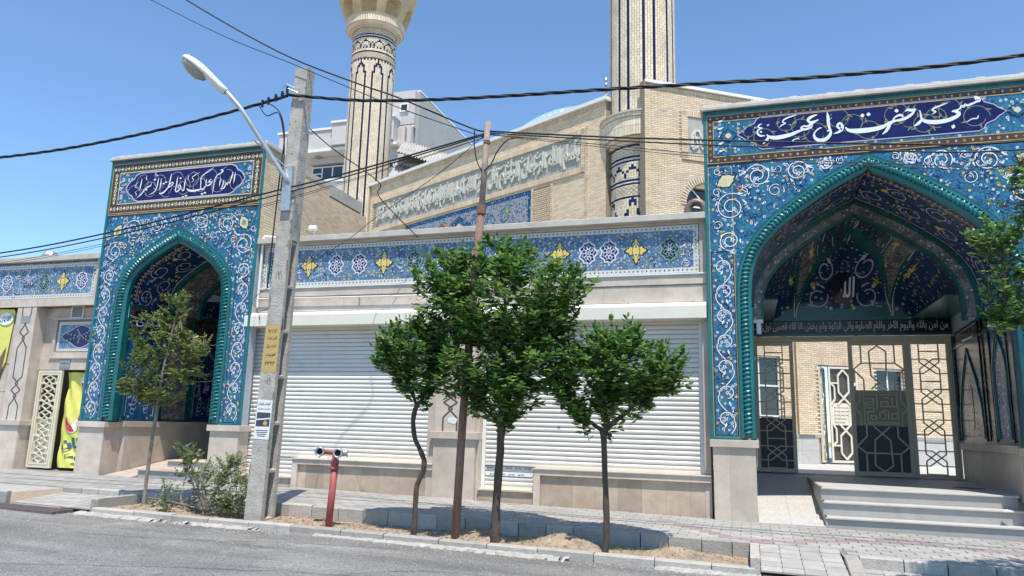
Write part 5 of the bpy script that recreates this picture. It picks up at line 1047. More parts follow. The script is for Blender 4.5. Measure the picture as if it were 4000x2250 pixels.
def frieze_motifs(t, xs, z, y, hh):
    o = MB()
    for x, k in xs:
        if k == 'y':
            star = [(x+hh*(.62+.20*math.cos(4*a)+.10*math.cos(12*a))*math.cos(a)*.74, z+hh*(.62+.20*math.cos(4*a)+.10*math.cos(12*a))*math.sin(a)*.92) for a in [2*math.pi*i/48 for i in range(48)]]
            o.flat([(x+(p[0]-x)*1.18, z+(p[1]-z)*1.14) for p in star], y, 0); o.flat(star, y-.001, 1)
            for s_ in (-1, 1): flower(o, x, z+s_*hh*.26, hh*.22, y-.002, 3, 6, cm=2); o.ribbon([(x+s_*hh*.1, z-hh*.5), (x+s_*hh*.25, z), (x+s_*hh*.1, z+hh*.5)], .012, y-.003, 0, sub=3)
        else:
            c_ = {'w': 4, 'g': 5, 's': 4}[k]; sd = 1 if k != 's' else .8
            P = [(x+hh*.55*math.cos(a)*(1+.14*math.cos(7*a)), z+hh*.72*math.sin(a)*(1+.10*math.cos(9*a))) for a in [2*math.pi*i/42 for i in range(42)]]
            o.flat([(x+(p[0]-x)*1.1, z+(p[1]-z)*1.1) for p in P], y, 0); o.ribbon(P+[P[0]], hh*.11, y-.001, c_)
            for i in range(9): a = i*.7; q = spiral(x+hh*.27*math.cos(a), z+hh*.36*math.sin(a), hh*.17, a, 1, 1, 12, .5); o.ribbon(q, hh*.05, y-.0015-.0002*i, c_)
            flower(o, x, z, hh*.16, y-.004, 4, 6, cm=6); o.flat([(x, z+hh*.98), (x-hh*.1, z+hh*.75), (x+hh*.1, z+hh*.75)], y-.001, c_); o.flat([(x, z-hh*.98), (x-hh*.1, z-hh*.75), (x+hh*.1, z-hh*.75)], y-.001, c_)
    xa, xb_ = min(p[0] for p in xs)-.6, max(p[0] for p in xs)+.6
    for i in range(int((xb_-xa)*80)):
        u, v = R.uniform(xa, xb_), z+R.uniform(-.34, .34)
        if min(math.hypot(u-p[0], (v-z)*.8) for p in xs) < .3: continue
        k = R.random()
        if k < .45: flower(o, u, v, R.uniform(.026, .045), y-.0003*R.random(), 4, 5, cm=6, rot=u)
        elif k < .75: leafp(o, u, v, R.uniform(0, 6.3), .11, .04, y-.0004, R.choice([7, 5, 1, 4]))
        else: q = spiral(u, v, R.uniform(.05, .09), u*9, .9, R.choice([1, -1]), 10, .5); o.ribbon(q, .012, y-.0006*R.random(), R.choice([0, 4, 8]))
    o.build('frieze_pattern', [navy_m, yellow_m, brown_m, creamg_m, mat('pale_glaze', (.60, .62, .68), .3, .06, 9), green_m, navy_m, gold_m, tealdark_m], t, kind='stuff')
frieze_motifs(SW, [(-10.2, 'g'), (-9.29, 'y'), (-8.6, 'w'), (-8.02, 'w'), (-7.42, 'y'), (-6.7, 'g'), (-6.0, 'w'), (-5.35, 'y'), (-4.7, 'w'), (-4.1, 'g'), (-3.5, 'y'), (-2.92, 'w'), (-2.5, 'w'), (-1.97, 'y'), (-1.33, 'g')], 3.43, 14.010, .30)
# shutter boxes, pipe
bx = MB(); bx.box(-10.76, -.66, 13.84, 14.28, 2.06, 2.30); bx.hexa([(-10.76, 13.84, 2.30), (-.66, 13.84, 2.30), (-.66, 14.28, 2.30), (-10.76, 14.28, 2.30), (-10.76, 13.90, 2.37), (-.66, 13.90, 2.37), (-.66, 14.28, 2.40), (-10.76, 14.28, 2.40)], 1)
bx.build('shutter_box', [box_m, whitep_m], SW, bevel=.006)
for i, x in enumerate([-9.9, -8.6, -7.3, -6.0, -4.7, -3.4, -2.1, -.9]): q = MB(); q.tube([(x, 13.89, 2.385), (x, 13.87, 2.385)], .012, 6); q.build('bolt', steel_m, SW)
pi = MB(); pi.tube([(-10.5, 13.94, 2.70), (-5.2, 13.94, 2.66)], .016, 8); pi.build('conduit', whitep_m, SW)
for x in (-7.95, -6.35, -9.6): q = MB(); q.box(x-.012, x+.012, 13.955, 14.0, 2.52, 2.68); q.build('pipe_bracket', steel_m, SW)
# roller shutters
def slat_mesh(L_):
    m_ = MB(); pr = [(.0, .006), (-.004, .010), (-.013, .026), (-.016, .045), (-.013, .064), (-.004, .078), (.0, .082), (.006, .084), (.006, .090), (0.0, .0905)]
    vs = [(0, y, z) for y, z in pr]+[(L_, y, z) for y, z in pr]; n = len(pr); m_.add(vs, [(i, i+n, i+n+1, i+1) for i in range(n-1)]); return m_.mesh('slat', slat_m)
def shutter(x0, x1, z0, z1, y, label, door=None):
    t = bpy.data.objects.new('roller_shutter', None); t.location = (x0, y, z0); link(t, SW); t['label'] = label
    me = slat_mesh(x1-x0); z = z0
    while z < z1: inst('slat', me, (x0, y+R.uniform(-.0015, .0015), z), t); z += .0905
    r = MB(); r.box(x0, x1, y-.02, y+.01, z0-.05, z0+.004); r.build('bottom_rail', box_m, t, bevel=.004)
    for a, b_ in ((x0-.075, x0-.004), (x1+.004, x1+.075)): r = MB(); r.box(a, b_, y-.05, y+.02, z0-.05, z1); r.build('guide_rail', whitep_m, t, bevel=.004)
    if door:
        a, b_, zd = door; me = slat_mesh(b_-a); z = zd+.05
        while z < z0-.1: inst('slat', me, (a, y+R.uniform(-.001, .001), z), t); z += .0905
        r = MB(); r.box(a, b_, y-.02, y+.01, zd, zd+.05); r.build('bottom_rail', box_m, t)
        for p, q in ((a-.075, a-.004),): r = MB(); r.box(p, q, y-.05, y+.02, zd, z0-.05); r.build('guide_rail', whitep_m, t)
        r = MB(); r.box(a, b_, y-.024, y+.0, z0-.056, z0-.046); r.build('seam', black_m, t)
    return t
YS = 14.25
s1_ = shutter(-10.70, -6.30, -.72, 2.08, YS, 'white roller shutter over the shop window near the concrete pole', (-10.70, -9.42, -1.17))
s2_ = shutter(-5.02, -.84, -.72, 2.08, YS, 'white roller shutter over the shop window beside the large portal', (-5.02, -4.03, -1.20))
# stickers on the second shutter
for (za, zb_, m_, sl_) in ((-.835, -.775, filmg_m, 0), (-.96, -.90, film_m, 0)):
    f = MB(); f.box(-5.0, -4.04, YS-.022, YS-.019, za, zb_+.02); f.build('film_strip', m_, s2_)
for zc in (-.80, -.925):
    for k in range(5):
        f = MB(); x = -4.98+k*.195+(.06 if zc < -.9 else 0)
        if x > -4.15: continue
        add_text(f, 'azar alum', x, x+.13, zc-.022, zc+.022, YS-.0235, arabic=False, res=1, bold=.012); f.build('sticker_text', black_m, s2_)
f = MB(); add_text(f, 'اجاره', -3.95, -3.45, .68, .82, YS-.02, bold=.02); f.build('painted_mark', red_m, s2_)
f = MB(); add_text(f, 'n', -3.55, -3.50, -.02, .03, YS-.02, arabic=False); f.build('painted_letter', navy_m, s2_)
# jamb strips
for a, b_ in ((-10.95, -10.79), (-6.22, -6.06), (-5.17, -5.10), (-.76, -.65)): q = MB(); q.box(a, b_, 14.04, 14.30, -1.9, 2.40); q.build('jamb', marble_m, SW)
# bench walls below the shutters
def bench(x0, x1, label=None):
    b = MB(); b.box(x0+.01, x1-.002, 14.075, 14.30, -1.9, -.90); b.build('plinth_core', mortar_m, SW)
    slabs(SW, x0+.13, x1, -1.75, -.90, 14.05, .435, m=marbled_m, off=.25)
    slabs(SW, x0, x0+.13, -1.75, -.90, 13.98, .2, th=.08)
    slabs(SW, x0, x1, -.90, -.795, 13.985, 1.15, th=.10, off=.5)
    q = MB(); q.box(x0-.012, x1+.0, 13.955, 14.30, -.795, -.77); q.build('sill', marble_m, SW, bevel=.004)
bench(-9.31, -6.06); bench(-3.95, -.645)
for a, b_, z in ((-10.90, -9.32, -1.17), (-5.09, -3.955, -1.20)):
    slabs(SW, a, b_, -1.75, z-.03, 14.03, .5, m=marbled_m); q = MB(); q.box(a, b_, 13.98, 14.30, z-.03, z); q.build('sill', marble_m, SW)
# middle pier with inlaid line
b = MB(); b.box(-6.04, -5.18, 13.99, 14.3, -1.9, -.13); b.build('plinth_core', mortar_m, SW); slabs(SW, -6.05, -5.17, -1.75, -.27, 13.965, .62, th=.03)
q = MB(); q.box(-5.172, -5.15, 13.965, 14.25, -1.75, -.27); q.build('slab', marble_m, SW)
l = MB(); l.box(-6.12, -5.09, 13.90, 14.3, -.27, -.13); l.build('ledge', marble_m, SW, bevel=.005)
slabs(SW, -6.05, -5.17, -.13, 2.40, 13.985, .9, th=.05); 
def knot_line(t, x, z0, z1, y, w_=.022, hw=.16, m=None, name='inlay_line', lean=0):
    q = MB(); H = z1-z0; X = lambda u, z: x+u*hw+lean*(z-z0)
    for s_ in (-1, 1):
        P = [(s_, 0), (s_, .12), (0, .185), (-s_*.32, .20), (0, .215), (s_, .256), (0, .30), (-s_*.32, .315), (0, .33), (s_, .37), (s_, .63), (0, .70), (-s_*.32, .715), (0, .73), (s_, .77), (0, .84), (-s_*.3, .855), (0, .87), (s_, .93), (s_, 1)]
        for i, (a, b_) in enumerate(zip(P[:-1], P[1:])): q.bar((X(a[0], z0+a[1]*H), z0+a[1]*H), (X(b_[0], z0+b_[1]*H), z0+b_[1]*H), w_, y-.003+.0006*(s_ > 0)+.0002*(i % 2), y+.004)
    q.build(name, inlay_m, t)
knot_line(SW, -5.72, -.12, 2.1, 13.985, .035, .15)
g = MB(); g.flat([(-5.75, .05), (-5.60, .02), (-5.55, .12), (-5.66, .17), (-5.78, .13)], 13.979, 0); g.build('torn_paper', paper_m, SW)
# security camera on the parapet, cable drop on the left end
CM = thing('security_camera', (-9.26, 14.0, 4.1), 'small white security camera on the parapet beside the concrete pole', 'camera')
q = MB(); q.box(-9.36, -9.16, 13.95, 14.05, 4.25, 4.36); q.build('housing', whitep_m, CM, bevel=.02); q = MB(); q.tube([(-9.25, 14.05, 4.25), (-9.25, 14.1, 4.09)], .015); q.build('bracket', whitep_m, CM)
dp = MB(); dp.tube([(-10.52, 13.95, 2.5), (-10.52, 13.95, 4.12), (-10.52, 14.0, 4.18), (-10.2, 14.1, 4.16)], .028, 8); tag(dp.build('drain_pipe', whitep_m), 'thin white pipe climbing the left end of the shop wall', 'pipe')
# ================================================================== LEFT WALL with the banner gate
LW = thing('left_wall', (-17.5, 14.0, zs(-17.5)), 'left travertine wall with blue tile frieze and small gate bay', 'wall')
b = MB(); b.box(-22, -15.17, 14.05, 14.6, 2.72, 3.85); b.box(-22, -17.62, 14.36, 14.6, -1.8, 2.72); b.box(-17.8, -17.20, 14.04, 14.6, -1.8, 2.72); b.box(-17.20, -15.17, 14.36, 14.6, 1.12, 2.72); b.box(-18, -15.2, 15.4, 15.5, -1.8, 2.6); b.box(-17.35, -17.16, 14.38, 15.4, -1.8, 1.13); b.build('wall_core', mortar_m, LW)
c = MB(); c.box(-22, -15.16, 13.90, 14.6, 3.86, 4.0); c.build('coping', cope_m, LW, bevel=.008)
slabs(LW, -15.40, -15.17, 2.9, 3.86, 14.0, 1); slabs(LW, -22, -15.17, 2.70, 2.90, 13.99, 1.2, th=.06)
tiles([(-20.2, 2.91), (-15.42, 2.91), (-15.42, 3.84), (-20.2, 3.84)], -15.42, 2.91, .235, 14.03, t_frieze, LW)
o = MB(); border(o, -20.2, -15.42, 2.915, 3.80, .095, 14.024, 7, 0, 1, 2, .085); o.build('frieze_border', [MATS['border_white'], brown_m, navy_m], LW, kind='stuff')
frieze_motifs(LW, [(-19.4, 'y'), (-18.35, 'w'), (-17.09, 'g'), (-16.47, 'y'), (-15.85, 'w')], 3.34, 14.022, .30)
# pilaster, bay and lintel
slabs(LW, -17.82, -17.195, -.15, 1.25, 14.0, .9, th=.05); slabs(LW, -17.82, -17.195, 1.25, 2.70, 14.0, .9, th=.05)
q = MB(); q.box(-17.20, -17.185, 14.0, 14.36, -1.7, 2.70); q.build('slab', marble_m, LW)
l = MB(); l.box(-22, -17.12, 13.93, 14.34, -.28, -.15); l.build('ledge', marble_m, LW, bevel=.005)
slabs(LW, -22, -17.19, -1.6, -.28, 13.985, .8, th=.03); knot_line(LW, -17.49, -.14, 2.70, 14.0, .032, .15)
for z in (-.15, .55, 1.26, 1.9): slabs(LW, -22, -17.83, z, z+.69, 14.15, 1.3, th=.03)
g = MB(); g.box(-17.66, -17.33, 13.9955, 13.9985, 2.28, 2.46); g.build('cement_patch', sign_m, LW)
slabs(LW, -17.185, -15.17, 2.42, 2.70, 14.33, .9); slabs(LW, -17.185, -15.17, 1.12, 1.40, 14.30, .9, th=.05); slabs(LW, -17.185, -16.87, 1.40, 2.42, 14.335, .9); slabs(LW, -16.87, -16.77, 1.42, 2.42, 14.30, .3, th=.05)
l = MB(); l.box(-16.87, -15.17, 14.26, 14.35, 1.40, 1.44); l.box(-16.87, -15.17, 14.24, 14.35, 2.385, 2.42); l.box(-16.77, -15.17, 14.30, 14.35, 1.44, 1.56); l.build('panel_surround', marble_m, LW)
tiles([(-16.74, 1.58), (-15.17, 1.58), (-15.17, 2.34), (-16.74, 2.34)], -16.74, 1.58, .25, 14.335, t_frieze, LW)
o = MB(); border(o, -16.73, -15.15, 1.585, 2.335, .07, 14.328, 7, 0, 1, 2, .07); 
P = [(-15.98+.62*math.cos(a)*(1-.15*abs(math.sin(2*a))), 1.96+.24*math.sin(a)*(1+.2*math.cos(4*a))) for a in [2*math.pi*i/40 for i in range(40)]]; o.flat(P, 14.329, 2); o.ribbon(P+[P[0]], .014, 14.328, 3)
for i in range(26): a = i*.9; r = .04+.018*i; flower(o, -15.98+r*math.cos(a)*1.0, 1.96+r*.38*math.sin(a), .03, 14.3275, 3, 6, cm=2)
o.build('lintel_tile_pattern', [MATS['border_white'], brown_m, navy_m, MATS['pale_glaze']], LW, kind='stuff')
v = thing('wall_vent', (-16.2, 14.33, 2.45), 'small white framed vent under the left wall frieze', 'vent')
q = MB()
for (a, b_, c_, e) in ((-16.36, -15.96, 2.42, 2.45), (-16.36, -15.96, 2.71, 2.74), (-16.36, -16.33, 2.45, 2.71), (-15.99, -15.96, 2.45, 2.71)): q.box(a, b_, 14.29, 14.335, c_, e)
q.build('frame', whitep_m, v); q = MB()
for k in range(9): q.box(-16.33, -15.99, 14.31, 14.33, 2.455+k*.029, 2.473+k*.029)
q.build('louvre', sign_m, v)
s_ = thing('wall_sign', (-16.2, 14.29, 1.2), 'small grey plaque above the banner gate', 'sign'); q = MB(); q.box(-16.50, -16.16, 14.28, 14.30, 1.17, 1.38); q.build('plaque', sign_m, s_)
q = MB(); add_text(q, 'محل جمع نذورات', -16.47, -16.19, 1.245, 1.31, 14.277, bold=.01); q.build('lettering', black_m, s_)
# gate bay: cream lattice leaf and yellow banner
GB = thing('lattice_door', (-16.7, 14.3, zs(-16.7)), 'narrow cream lattice door leaf beside the yellow banner', 'door')
f2 = lambda u, v, d: (u, 14.30+d, v)
q = MB(); rect(q, -17.13, -16.36, -1.29, 1.10, .06, -.03, .03, 0, f2); q.build('door_frame', gatec_m, GB); q = MB(); rect(q, -17.06, -16.44, -1.22, 1.03, .05, -.025, .025, 0, f2); q.build('door_leaf', gatec_m, GB)
q = MB(); X = lambda u: -17.01+u*.52; Zt = .98
def stars(z0, z1, n):
    H = (z1-z0)/n
    for k in range(n):
        z = z1-k*H; V = lambda v: z-v*H
        for s2 in (0, 1):
            m1 = (lambda u: 1-u) if s2 else (lambda u: u)
            for S in ([(.5, 0), (m1(.12), .22), (m1(.12), .42), (m1(.5), .62), (m1(.9), .82), (m1(.9), 1.0)], [(m1(0), .5), (m1(.35), .5), (m1(.5), .33), (m1(.78), .12)], [(m1(.12), .42), (m1(0), .5)], [(m1(.35), .5), (m1(.25), .78), (m1(.5), 1.0)]):
                for a, b_ in zip(S[:-1], S[1:]): q.bar((X(a[0]), V(a[1])), (X(b_[0]), V(b_[1])), .022, -.02+R.uniform(-.001, .001), .02, 0, f2)
stars(-1.17, .98, 5); q.build('lattice', gatec_m, GB); q = MB(); q.box(-17.02, -16.48, 14.325, 14.34, -1.2, -.10); q.build('lower_sheet', gatec_m, GB); q = MB(); q.box(-17.02, -16.48, 14.40, 14.41, -.10, 1.0); q.build('dark_backing', mat('brown_glass', (.10, .09, .07), .3, .2, 4), GB)
BN = thing('yellow_banner', (-15.9, 14.45, zs(-16)), 'yellow cloth banner with red and teal Persian letters hanging in the gateway', 'banner')
q = MB(); vs = []; nx, nz = 40, 40
bf = lambda u, v: 14.42+.035*math.sin((u+15)*13)+.02*math.sin(v*5+u*4)+.015*math.sin((u*2+v)*9)
for j in range(nz+1):
    for i in range(nx+1): u, v = -16.33+1.15*i/nx, -1.27+2.33*j/nz; vs.append((u+.02*math.sin(v*4), bf(u, v), v))
q.add(vs, [(j*(nx+1)+i, j*(nx+1)+i+1, (j+1)*(nx+1)+i+1, (j+1)*(nx+1)+i) for j in range(nz) for i in range(nx)]); q.build('cloth', rail_m, BN, smooth=True)
bfr = lambda u, v, d: (u+.02*math.sin(v*4), bf(u, v)-.012+d, v)
for pts, m_ in (([(-15.74, .98, .03), (-15.80, .80, .12), (-15.70, .62, .14), (-15.62, .74, .12), (-15.45, .74, .17), (-15.2, .73, .18)], red_m), ([(-15.50, .30, .05), (-15.58, .10, .16), (-15.66, -.16, .15), (-15.68, -.24, .05)], pink_m), ([(-15.75, .05, .03), (-15.80, -.15, .12), (-15.92, -.34, .13), (-16.05, -.25, .12), (-16.10, -.05, .04)], red_m), ([(-15.25, -.02, .04), (-15.32, -.12, .1), (-15.25, -.25, .1), (-15.35, -.34, .1), (-15.5, -.38, .03)], pink_m)):
    q = MB(); q.ribbon([(p[0], p[1], p[2]+.05) for p in pts], .1, -.001, 0, bfr, sub=4); q.build('letter_outline', whitep_m, BN); q = MB(); q.ribbon(pts, .1, -.004, 0, bfr, sub=4); q.build('banner_letters', m_, BN)
for tx, a, b_, c_, e in (('ر آقان', -16.24, -15.24, -.88, -.5), ('مـوع', -16.1, -15.3, -1.22, -.93)): q = MB(); add_text(q, tx, a, b_, c_, e, -.004, bfr, bold=.06); q.build('banner_letters', tealp_m, BN)
B2 = thing('wall_banner', (-18.5, 14.1, .3), 'yellow printed banner with a white round badge at the left edge', 'banner')
q = MB(); q.add([(-19.6, 14.10, .9), (-18.3, 14.11, .9), (-18.10, 14.10, 1.3), (-18.03, 14.12, 2.55), (-18.05, 14.10, 2.66), (-19.6, 14.10, 2.7)], [(0, 1, 2, 3, 4, 5)]); q.build('cloth', rail_m, B2)
q = MB(); q.flat([(-18.30+.26*math.cos(a), 2.42+.17*math.sin(a)) for a in [k*.4 for k in range(16)]], 14.094); q.build('badge', whitep_m, B2); q = MB(); add_text(q, 'آقایان', -18.50, -18.12, 2.33, 2.51, 14.09, bold=.03); q.build('banner_letters', tealp_m, B2)
q = MB(); q.flat([(-19.6, -.1), (-18.75, .0), (-18.2, 1.0), (-18.14, 1.7), (-18.5, 1.1), (-19.6, .6)], 14.09, 0); q.build('printed_figure', rust_m, B2); q = MB(); q.flat([(-19.6, -.12), (-18.6, .2), (-18.32, .92), (-19.6, .9)], 14.092); q.build('printed_white', whitep_m, B2)
CH = thing('roof_ventilator', (-17.35, 14.6, 4.0), 'round metal roof ventilator on the left wall', 'ventilator'); q = MB(); q.lathe((-17.9, 14.75), [(.10, 3.98), (.12, 4.07), (.19, 4.16), (.20, 4.24), (.15, 4.33), (.05, 4.37), (.001, 4.375)], 14); q.build('turbine', steel_m, CH)
# ================================================================== MOSQUE
S = 1.227; R34 = math.radians(34); L152 = math.radians(152.3)
MQ = thing('mosque', (-2.7*S, 18.5*S, -.9), 'cream brick mosque hall with carved inscription bands behind the shop wall', 'building')
def wall_frame(p0, ang): c, s = math.cos(ang), math.sin(ang); return lambda u, v, d: (p0[0]+c*u-s*d, p0[1]+s*u+c*d, v)
PR = (-2.19*S, 18.01*S); fR = wall_frame(PR, R34); k34 = S/math.cos(R34)
uR = lambda x: (x+2.19)*k34
UE = uR(9)
def slab2(mb, fr, u0, u1, z0, z1, d0, d1, m=0): mb.hexa([fr(u0, z0, d0), fr(u1, z0, d0), fr(u1, z0, d1), fr(u0, z0, d1), fr(u0, z1, d0), fr(u1, z1, d0), fr(u1, z1, d1), fr(u0, z1, d1)], m)
q = MB(); 
TOP = 8.96*S
# window openings on the right wall: arched upper window, courtyard door and window
wA = (uR(-1.33), uR(-.2), 5.0*S, 6.5*S); dC = (uR(1.76), uR(2.62), -.92, 1.84*S-.08); wC = (uR(3.26), uR(4.1), 1.0*S, 1.84*S-.08); wL = (uR(-.15), uR(.85), -.4, 1.95*S)
def hole(u, z): 
    if dC[0] < u < dC[1] and z < dC[3]: return True
    if wC[0] < u < wC[1] and wC[2] < z < wC[3]: return True
    if wL[0] < u < wL[1] and wL[2] < z < wL[3]: return True
    c_ = (wA[0]+wA[1])/2; h = (wA[1]-wA[0])/2
    if z > wA[2] and abs(u-c_) < h+.08 and z < wA[2]+.7+math.sqrt(max(0, (h+.2)**2-(u-c_)**2)): return True
    if uR(-1.41) < u < uR(1.5) and 6.92*S < z < 8.26*S: return True
    return False
cuts = sorted({0, UE, *[w for p in (dC, wC, wL, wA) for w in p[:2]]}); zc = sorted({-.92, TOP, *[p[k] for p in (dC, wC, wL) for k in (2, 3)], wA[2], wA[2]+1.45})
for a, b_ in zip(cuts[:-1], cuts[1:]):
    for c_, e in zip(zc[:-1], zc[1:]):
        um, zm = (a+b_)/2, (c_+e)/2
        if any(p[0] < um < p[1] and p[2] < zm < p[3] for p in (dC, wC, wL)) or (wA[0] < um < wA[1] and wA[2] < zm < wA[2]+1.45): continue
        slab2(q, fR, a, b_, c_, e, 0, .3)
q.build('right_wall', mortar_m, MQ)
brickwork(MQ, PR, R34, 0, uR(1.5), 5.0*S, TOP-.28, skip=hole, nparts=150)
brickwork(MQ, PR, R34, uR(-.4), UE, -.0, 2.75*S, skip=hole, nparts=140)
q = MB(); soldier(q, fR, 0, UE, TOP-.27, TOP-.13, -.02); soldier(q, fR, uR(1.70), uR(2.68), 1.84*S-.06, 1.84*S+.16, -.022); soldier(q, fR, uR(3.2), uR(4.16), 1.84*S-.06, 1.84*S+.16, -.022)
soldier(q, fR, uR(-1.41), uR(1.5), 8.12*S, 8.28*S, -.05, dep=.08); soldier(q, fR, uR(-1.41), uR(1.5), 6.92*S, 7.12*S, -.05, dep=.08)
for k in range(22): z0 = 6.95*S+k*.073; slab2(q, fR, uR(-1.42), uR(-1.27), z0, z0+.06, -.05, .0)
for k in range(31):   # arched brick ring
    a = math.pi*(k+.5)/31; c_ = (wA[0]+wA[1])/2; h = (wA[1]-wA[0])/2; u = c_-(h+.1)*math.cos(a); z = wA[2]+.85+(h+.1)*math.sin(a); du, dz = math.cos(a)*.1, math.sin(a)*.1; tu, tz = math.sin(a)*.026, math.cos(a)*.026
    P = [(u+du*1-tu, z-dz-tz), (u+du+tu, z-dz+tz), (u-du+tu, z+dz+tz), (u-du-tu, z+dz-tz)]; q.prism(P, -.03, 0, 0, fR, True)
q.build('soldier_course', brick_m, MQ, kind='stuff')
q = MB(); slab2(q, fR, -.15, UE, TOP-.10, TOP, -.10, .35); q.build('coping', whitep_m, MQ)
q = MB(); slab2(q, fR, uR(-1.27), uR(1.5), 7.14*S, 8.10*S, -.012, 0); q.build('relief_panel', relief_m, MQ)
q = MB(); add_text(q, 'القران الکریم', uR(-1.2), uR(1.3), 7.2*S, 8.05*S, -.012, fR, th=.05, bold=.02); q.build('relief_letters', relieft_m, MQ)
q = MB(); slab2(q, fR, uR(-1.0), uR(1.45), 7.25*S, 7.5*S, -.03, -.012); q2 = MB(); add_text(q2, 'الرحمن علم القران', uR(-1.22), uR(1.0), 7.18*S, 7.62*S, -.012, fR, th=.05, bold=.02); q2.build('relief_letters', relieft_m, MQ)
def win(t, fr, u0, u1, z0, z1, d=.12, bars=(1, 1), m=whitep_m, w_=.05):
    wn = MB()
    for (a, b_, c_, e) in ((u0, u1, z0, z0+w_), (u0, u1, z1-w_, z1), (u0, u0+w_, z0+w_, z1-w_), (u1-w_, u1, z0+w_, z1-w_)): slab2(wn, fr, a, b_, c_, e, d-.03, d+.03)
    for k in range(bars[0]): u = u0+(u1-u0)*(k+1)/(bars[0]+1); slab2(wn, fr, u-w_/2, u+w_/2, z0+w_, z1-w_, d-.025, d+.025)
    for k in range(bars[1]): z = z0+(z1-z0)*(k+1)/(bars[1]+1); slab2(wn, fr, u0+w_, u1-w_, z-w_/2, z+w_/2, d-.022, d+.022)
    o_ = wn.build('window', m, t); g = MB(); slab2(g, fr, u0+.01, u1-.01, z0+.01, z1-.01, d+.005, d+.012); g.build('pane', glass_m, o_); return o_
win(MQ, fR, wL[0], wL[1], wL[2], wL[3], .12, (1, 2)); win(MQ, fR, wC[0], wC[1], wC[2], wC[3], .15, (1, 0))
c_ = (wA[0]+wA[1])/2; h = (wA[1]-wA[0])/2
g = MB(); P = [(c_-h, wA[2]), (c_+h, wA[2])]+[(c_+h*math.cos(a), wA[2]+.85+h*math.sin(a)*1.02) for a in [math.pi*k/16 for k in range(17)]]; g.prism(P, .14, .15, 0, fR); wo_ = MB(); wo_.ribbon(P[1:]+[P[0]], .07, .08, 0, fR, th=.05); wo_.ribbon([(c_, wA[2]), (c_, wA[2]+.85+h)], .05, .085, 0, fR, th=.03); wo_.ribbon([(c_-h, wA[2]+.85), (c_+h, wA[2]+.85)], .05, .09, 0, fR, th=.03)
for s_ in (-1, 1): wo_.ribbon([(c_, wA[2]+.85), (c_+s_*h*.72, wA[2]+.85+h*.72)], .04, .088, 0, fR, th=.03)
w0 = wo_.build('arched_window', whitep_m, MQ); g.build('pane', glass_m, w0)
# marble base and courtyard doors
for row in range(2):
    u = uR(-.4)
    while u < UE:
        u1 = u+.62
        if not (dC[0] < (u+u1)/2 < dC[1]): 
            a = max(u, dC[1]) if u < dC[1] < u1 else u; b_ = min(u1, dC[0]) if u < dC[0] < u1 else u1
            q = MB(); slab2(q, fR, a+.003, b_-.003, -.9+row*.40+.003, -.9+(row+1)*.40-.003, -.045, .0); q.build('base_slab', tread_m, MQ)
        u += .62
q = MB(); slab2(q, fR, uR(-.4), dC[0], -.10, .0, -.06, 0); slab2(q, fR, dC[1], UE, -.10, .0, -.06, 0); q.build('base_ledge', step_m, MQ)
cdoor_m = mat('cream_door_paint', (.70, .64, .52), .5, .06, 4); dglass_m = mat('brown_door_glass', (.07, .065, .055), .2, .3, 3)
def lattice_leaf(name, fr, u0, u1, z0, z1, label, par=MQ):
    d_ = MB(); w_ = .06
    for (a, b_, c_, e) in ((u0, u1, z0, z0+.07), (u0, u1, z1-w_, z1), (u0, u0+w_, z0+.07, z1-w_), (u1-w_, u1, z0+.07, z1-w_)): slab2(d_, fr, a, b_, c_, e, -.03, .03)
    W, H = u1-u0-2*w_, z1-z0-.13; A = lambda u, v: (u0+w_+u*W, z0+.07+v*H)
    for m1 in (lambda v: v, lambda v: 1-v):
        for k in (0, 1):
            mu = (lambda u: 1-u) if k else (lambda u: u)
            for Sg in ([(.5, .99), (.3, .92), (.3, .74), (.75, .60)], [(0, .84), (.14, .80), (.14, .66), (0, .6)], [(0, .84), (.3, .84)]):
                for a, b_ in zip(Sg[:-1], Sg[1:]): d_.bar(A(mu(a[0]), m1(a[1])), A(mu(b_[0]), m1(b_[1])), .05, -.035+R.uniform(-.001, .001), .025, 0, fr)
    slab2(d_, fr, *[A(0, .38)[0], A(1, .38)[0]], A(0, .38)[1], A(0, .62)[1], -.01, .01)
    for i in range(5): 
        for p in (((.15+.17*i, .42), (.15+.17*i, .58)), ((.1, .42+.04*i), (.5+.08*i, .42+.04*i))): d_.bar(A(*p[0]), A(*p[1]), .025, -.03+.001*i, -.01, 0, fr)
    o_ = d_.build(name, cdoor_m, par, label); g = MB(); slab2(g, fr, u0+w_, u1-w_, z0+.07, z1-w_, .032, .038); g.build('pane', dglass_m, o_); return o_
f3 = wall_frame(fR(uR(2.02), 0, -.02)[:2], math.radians(20)); lattice_leaf('courtyard_door', f3, 0, .95, -.85, dC[3]-.03, 'white lattice door leaf')
f4 = wall_frame(fR(dC[0]+.05, 0, -.02)[:2], math.radians(75)); lattice_leaf('courtyard_door', f4, 0, .8, -.85, dC[3]-.03, 'white lattice door leaf swung inward')
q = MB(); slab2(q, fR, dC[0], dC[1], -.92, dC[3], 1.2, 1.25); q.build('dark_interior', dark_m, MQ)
q = MB(); slab2(q, fR, uR(1.43), uR(1.66), .82*S, 1.0*S, -.03, -.008); pq = q.build('door_plaque', sign_m, MQ); q = MB(); add_text(q, 'ورودی آقایان', uR(1.45), uR(1.64), .87*S, .94*S, -.034, fR, bold=.01); q.build('lettering', black_m, pq)
for (x, z) in ((1.28, 1.35), (1.46, .55)): q = MB(); P = [fR(uR(x)+t*.12, z*S+.12*math.sin(t*2.2), -.03-.03*math.sin(t)) for t in [k*.4 for k in range(8)]]; q.tube(P, .012, 6); q.build('loose_wire', whitep_m, MQ)
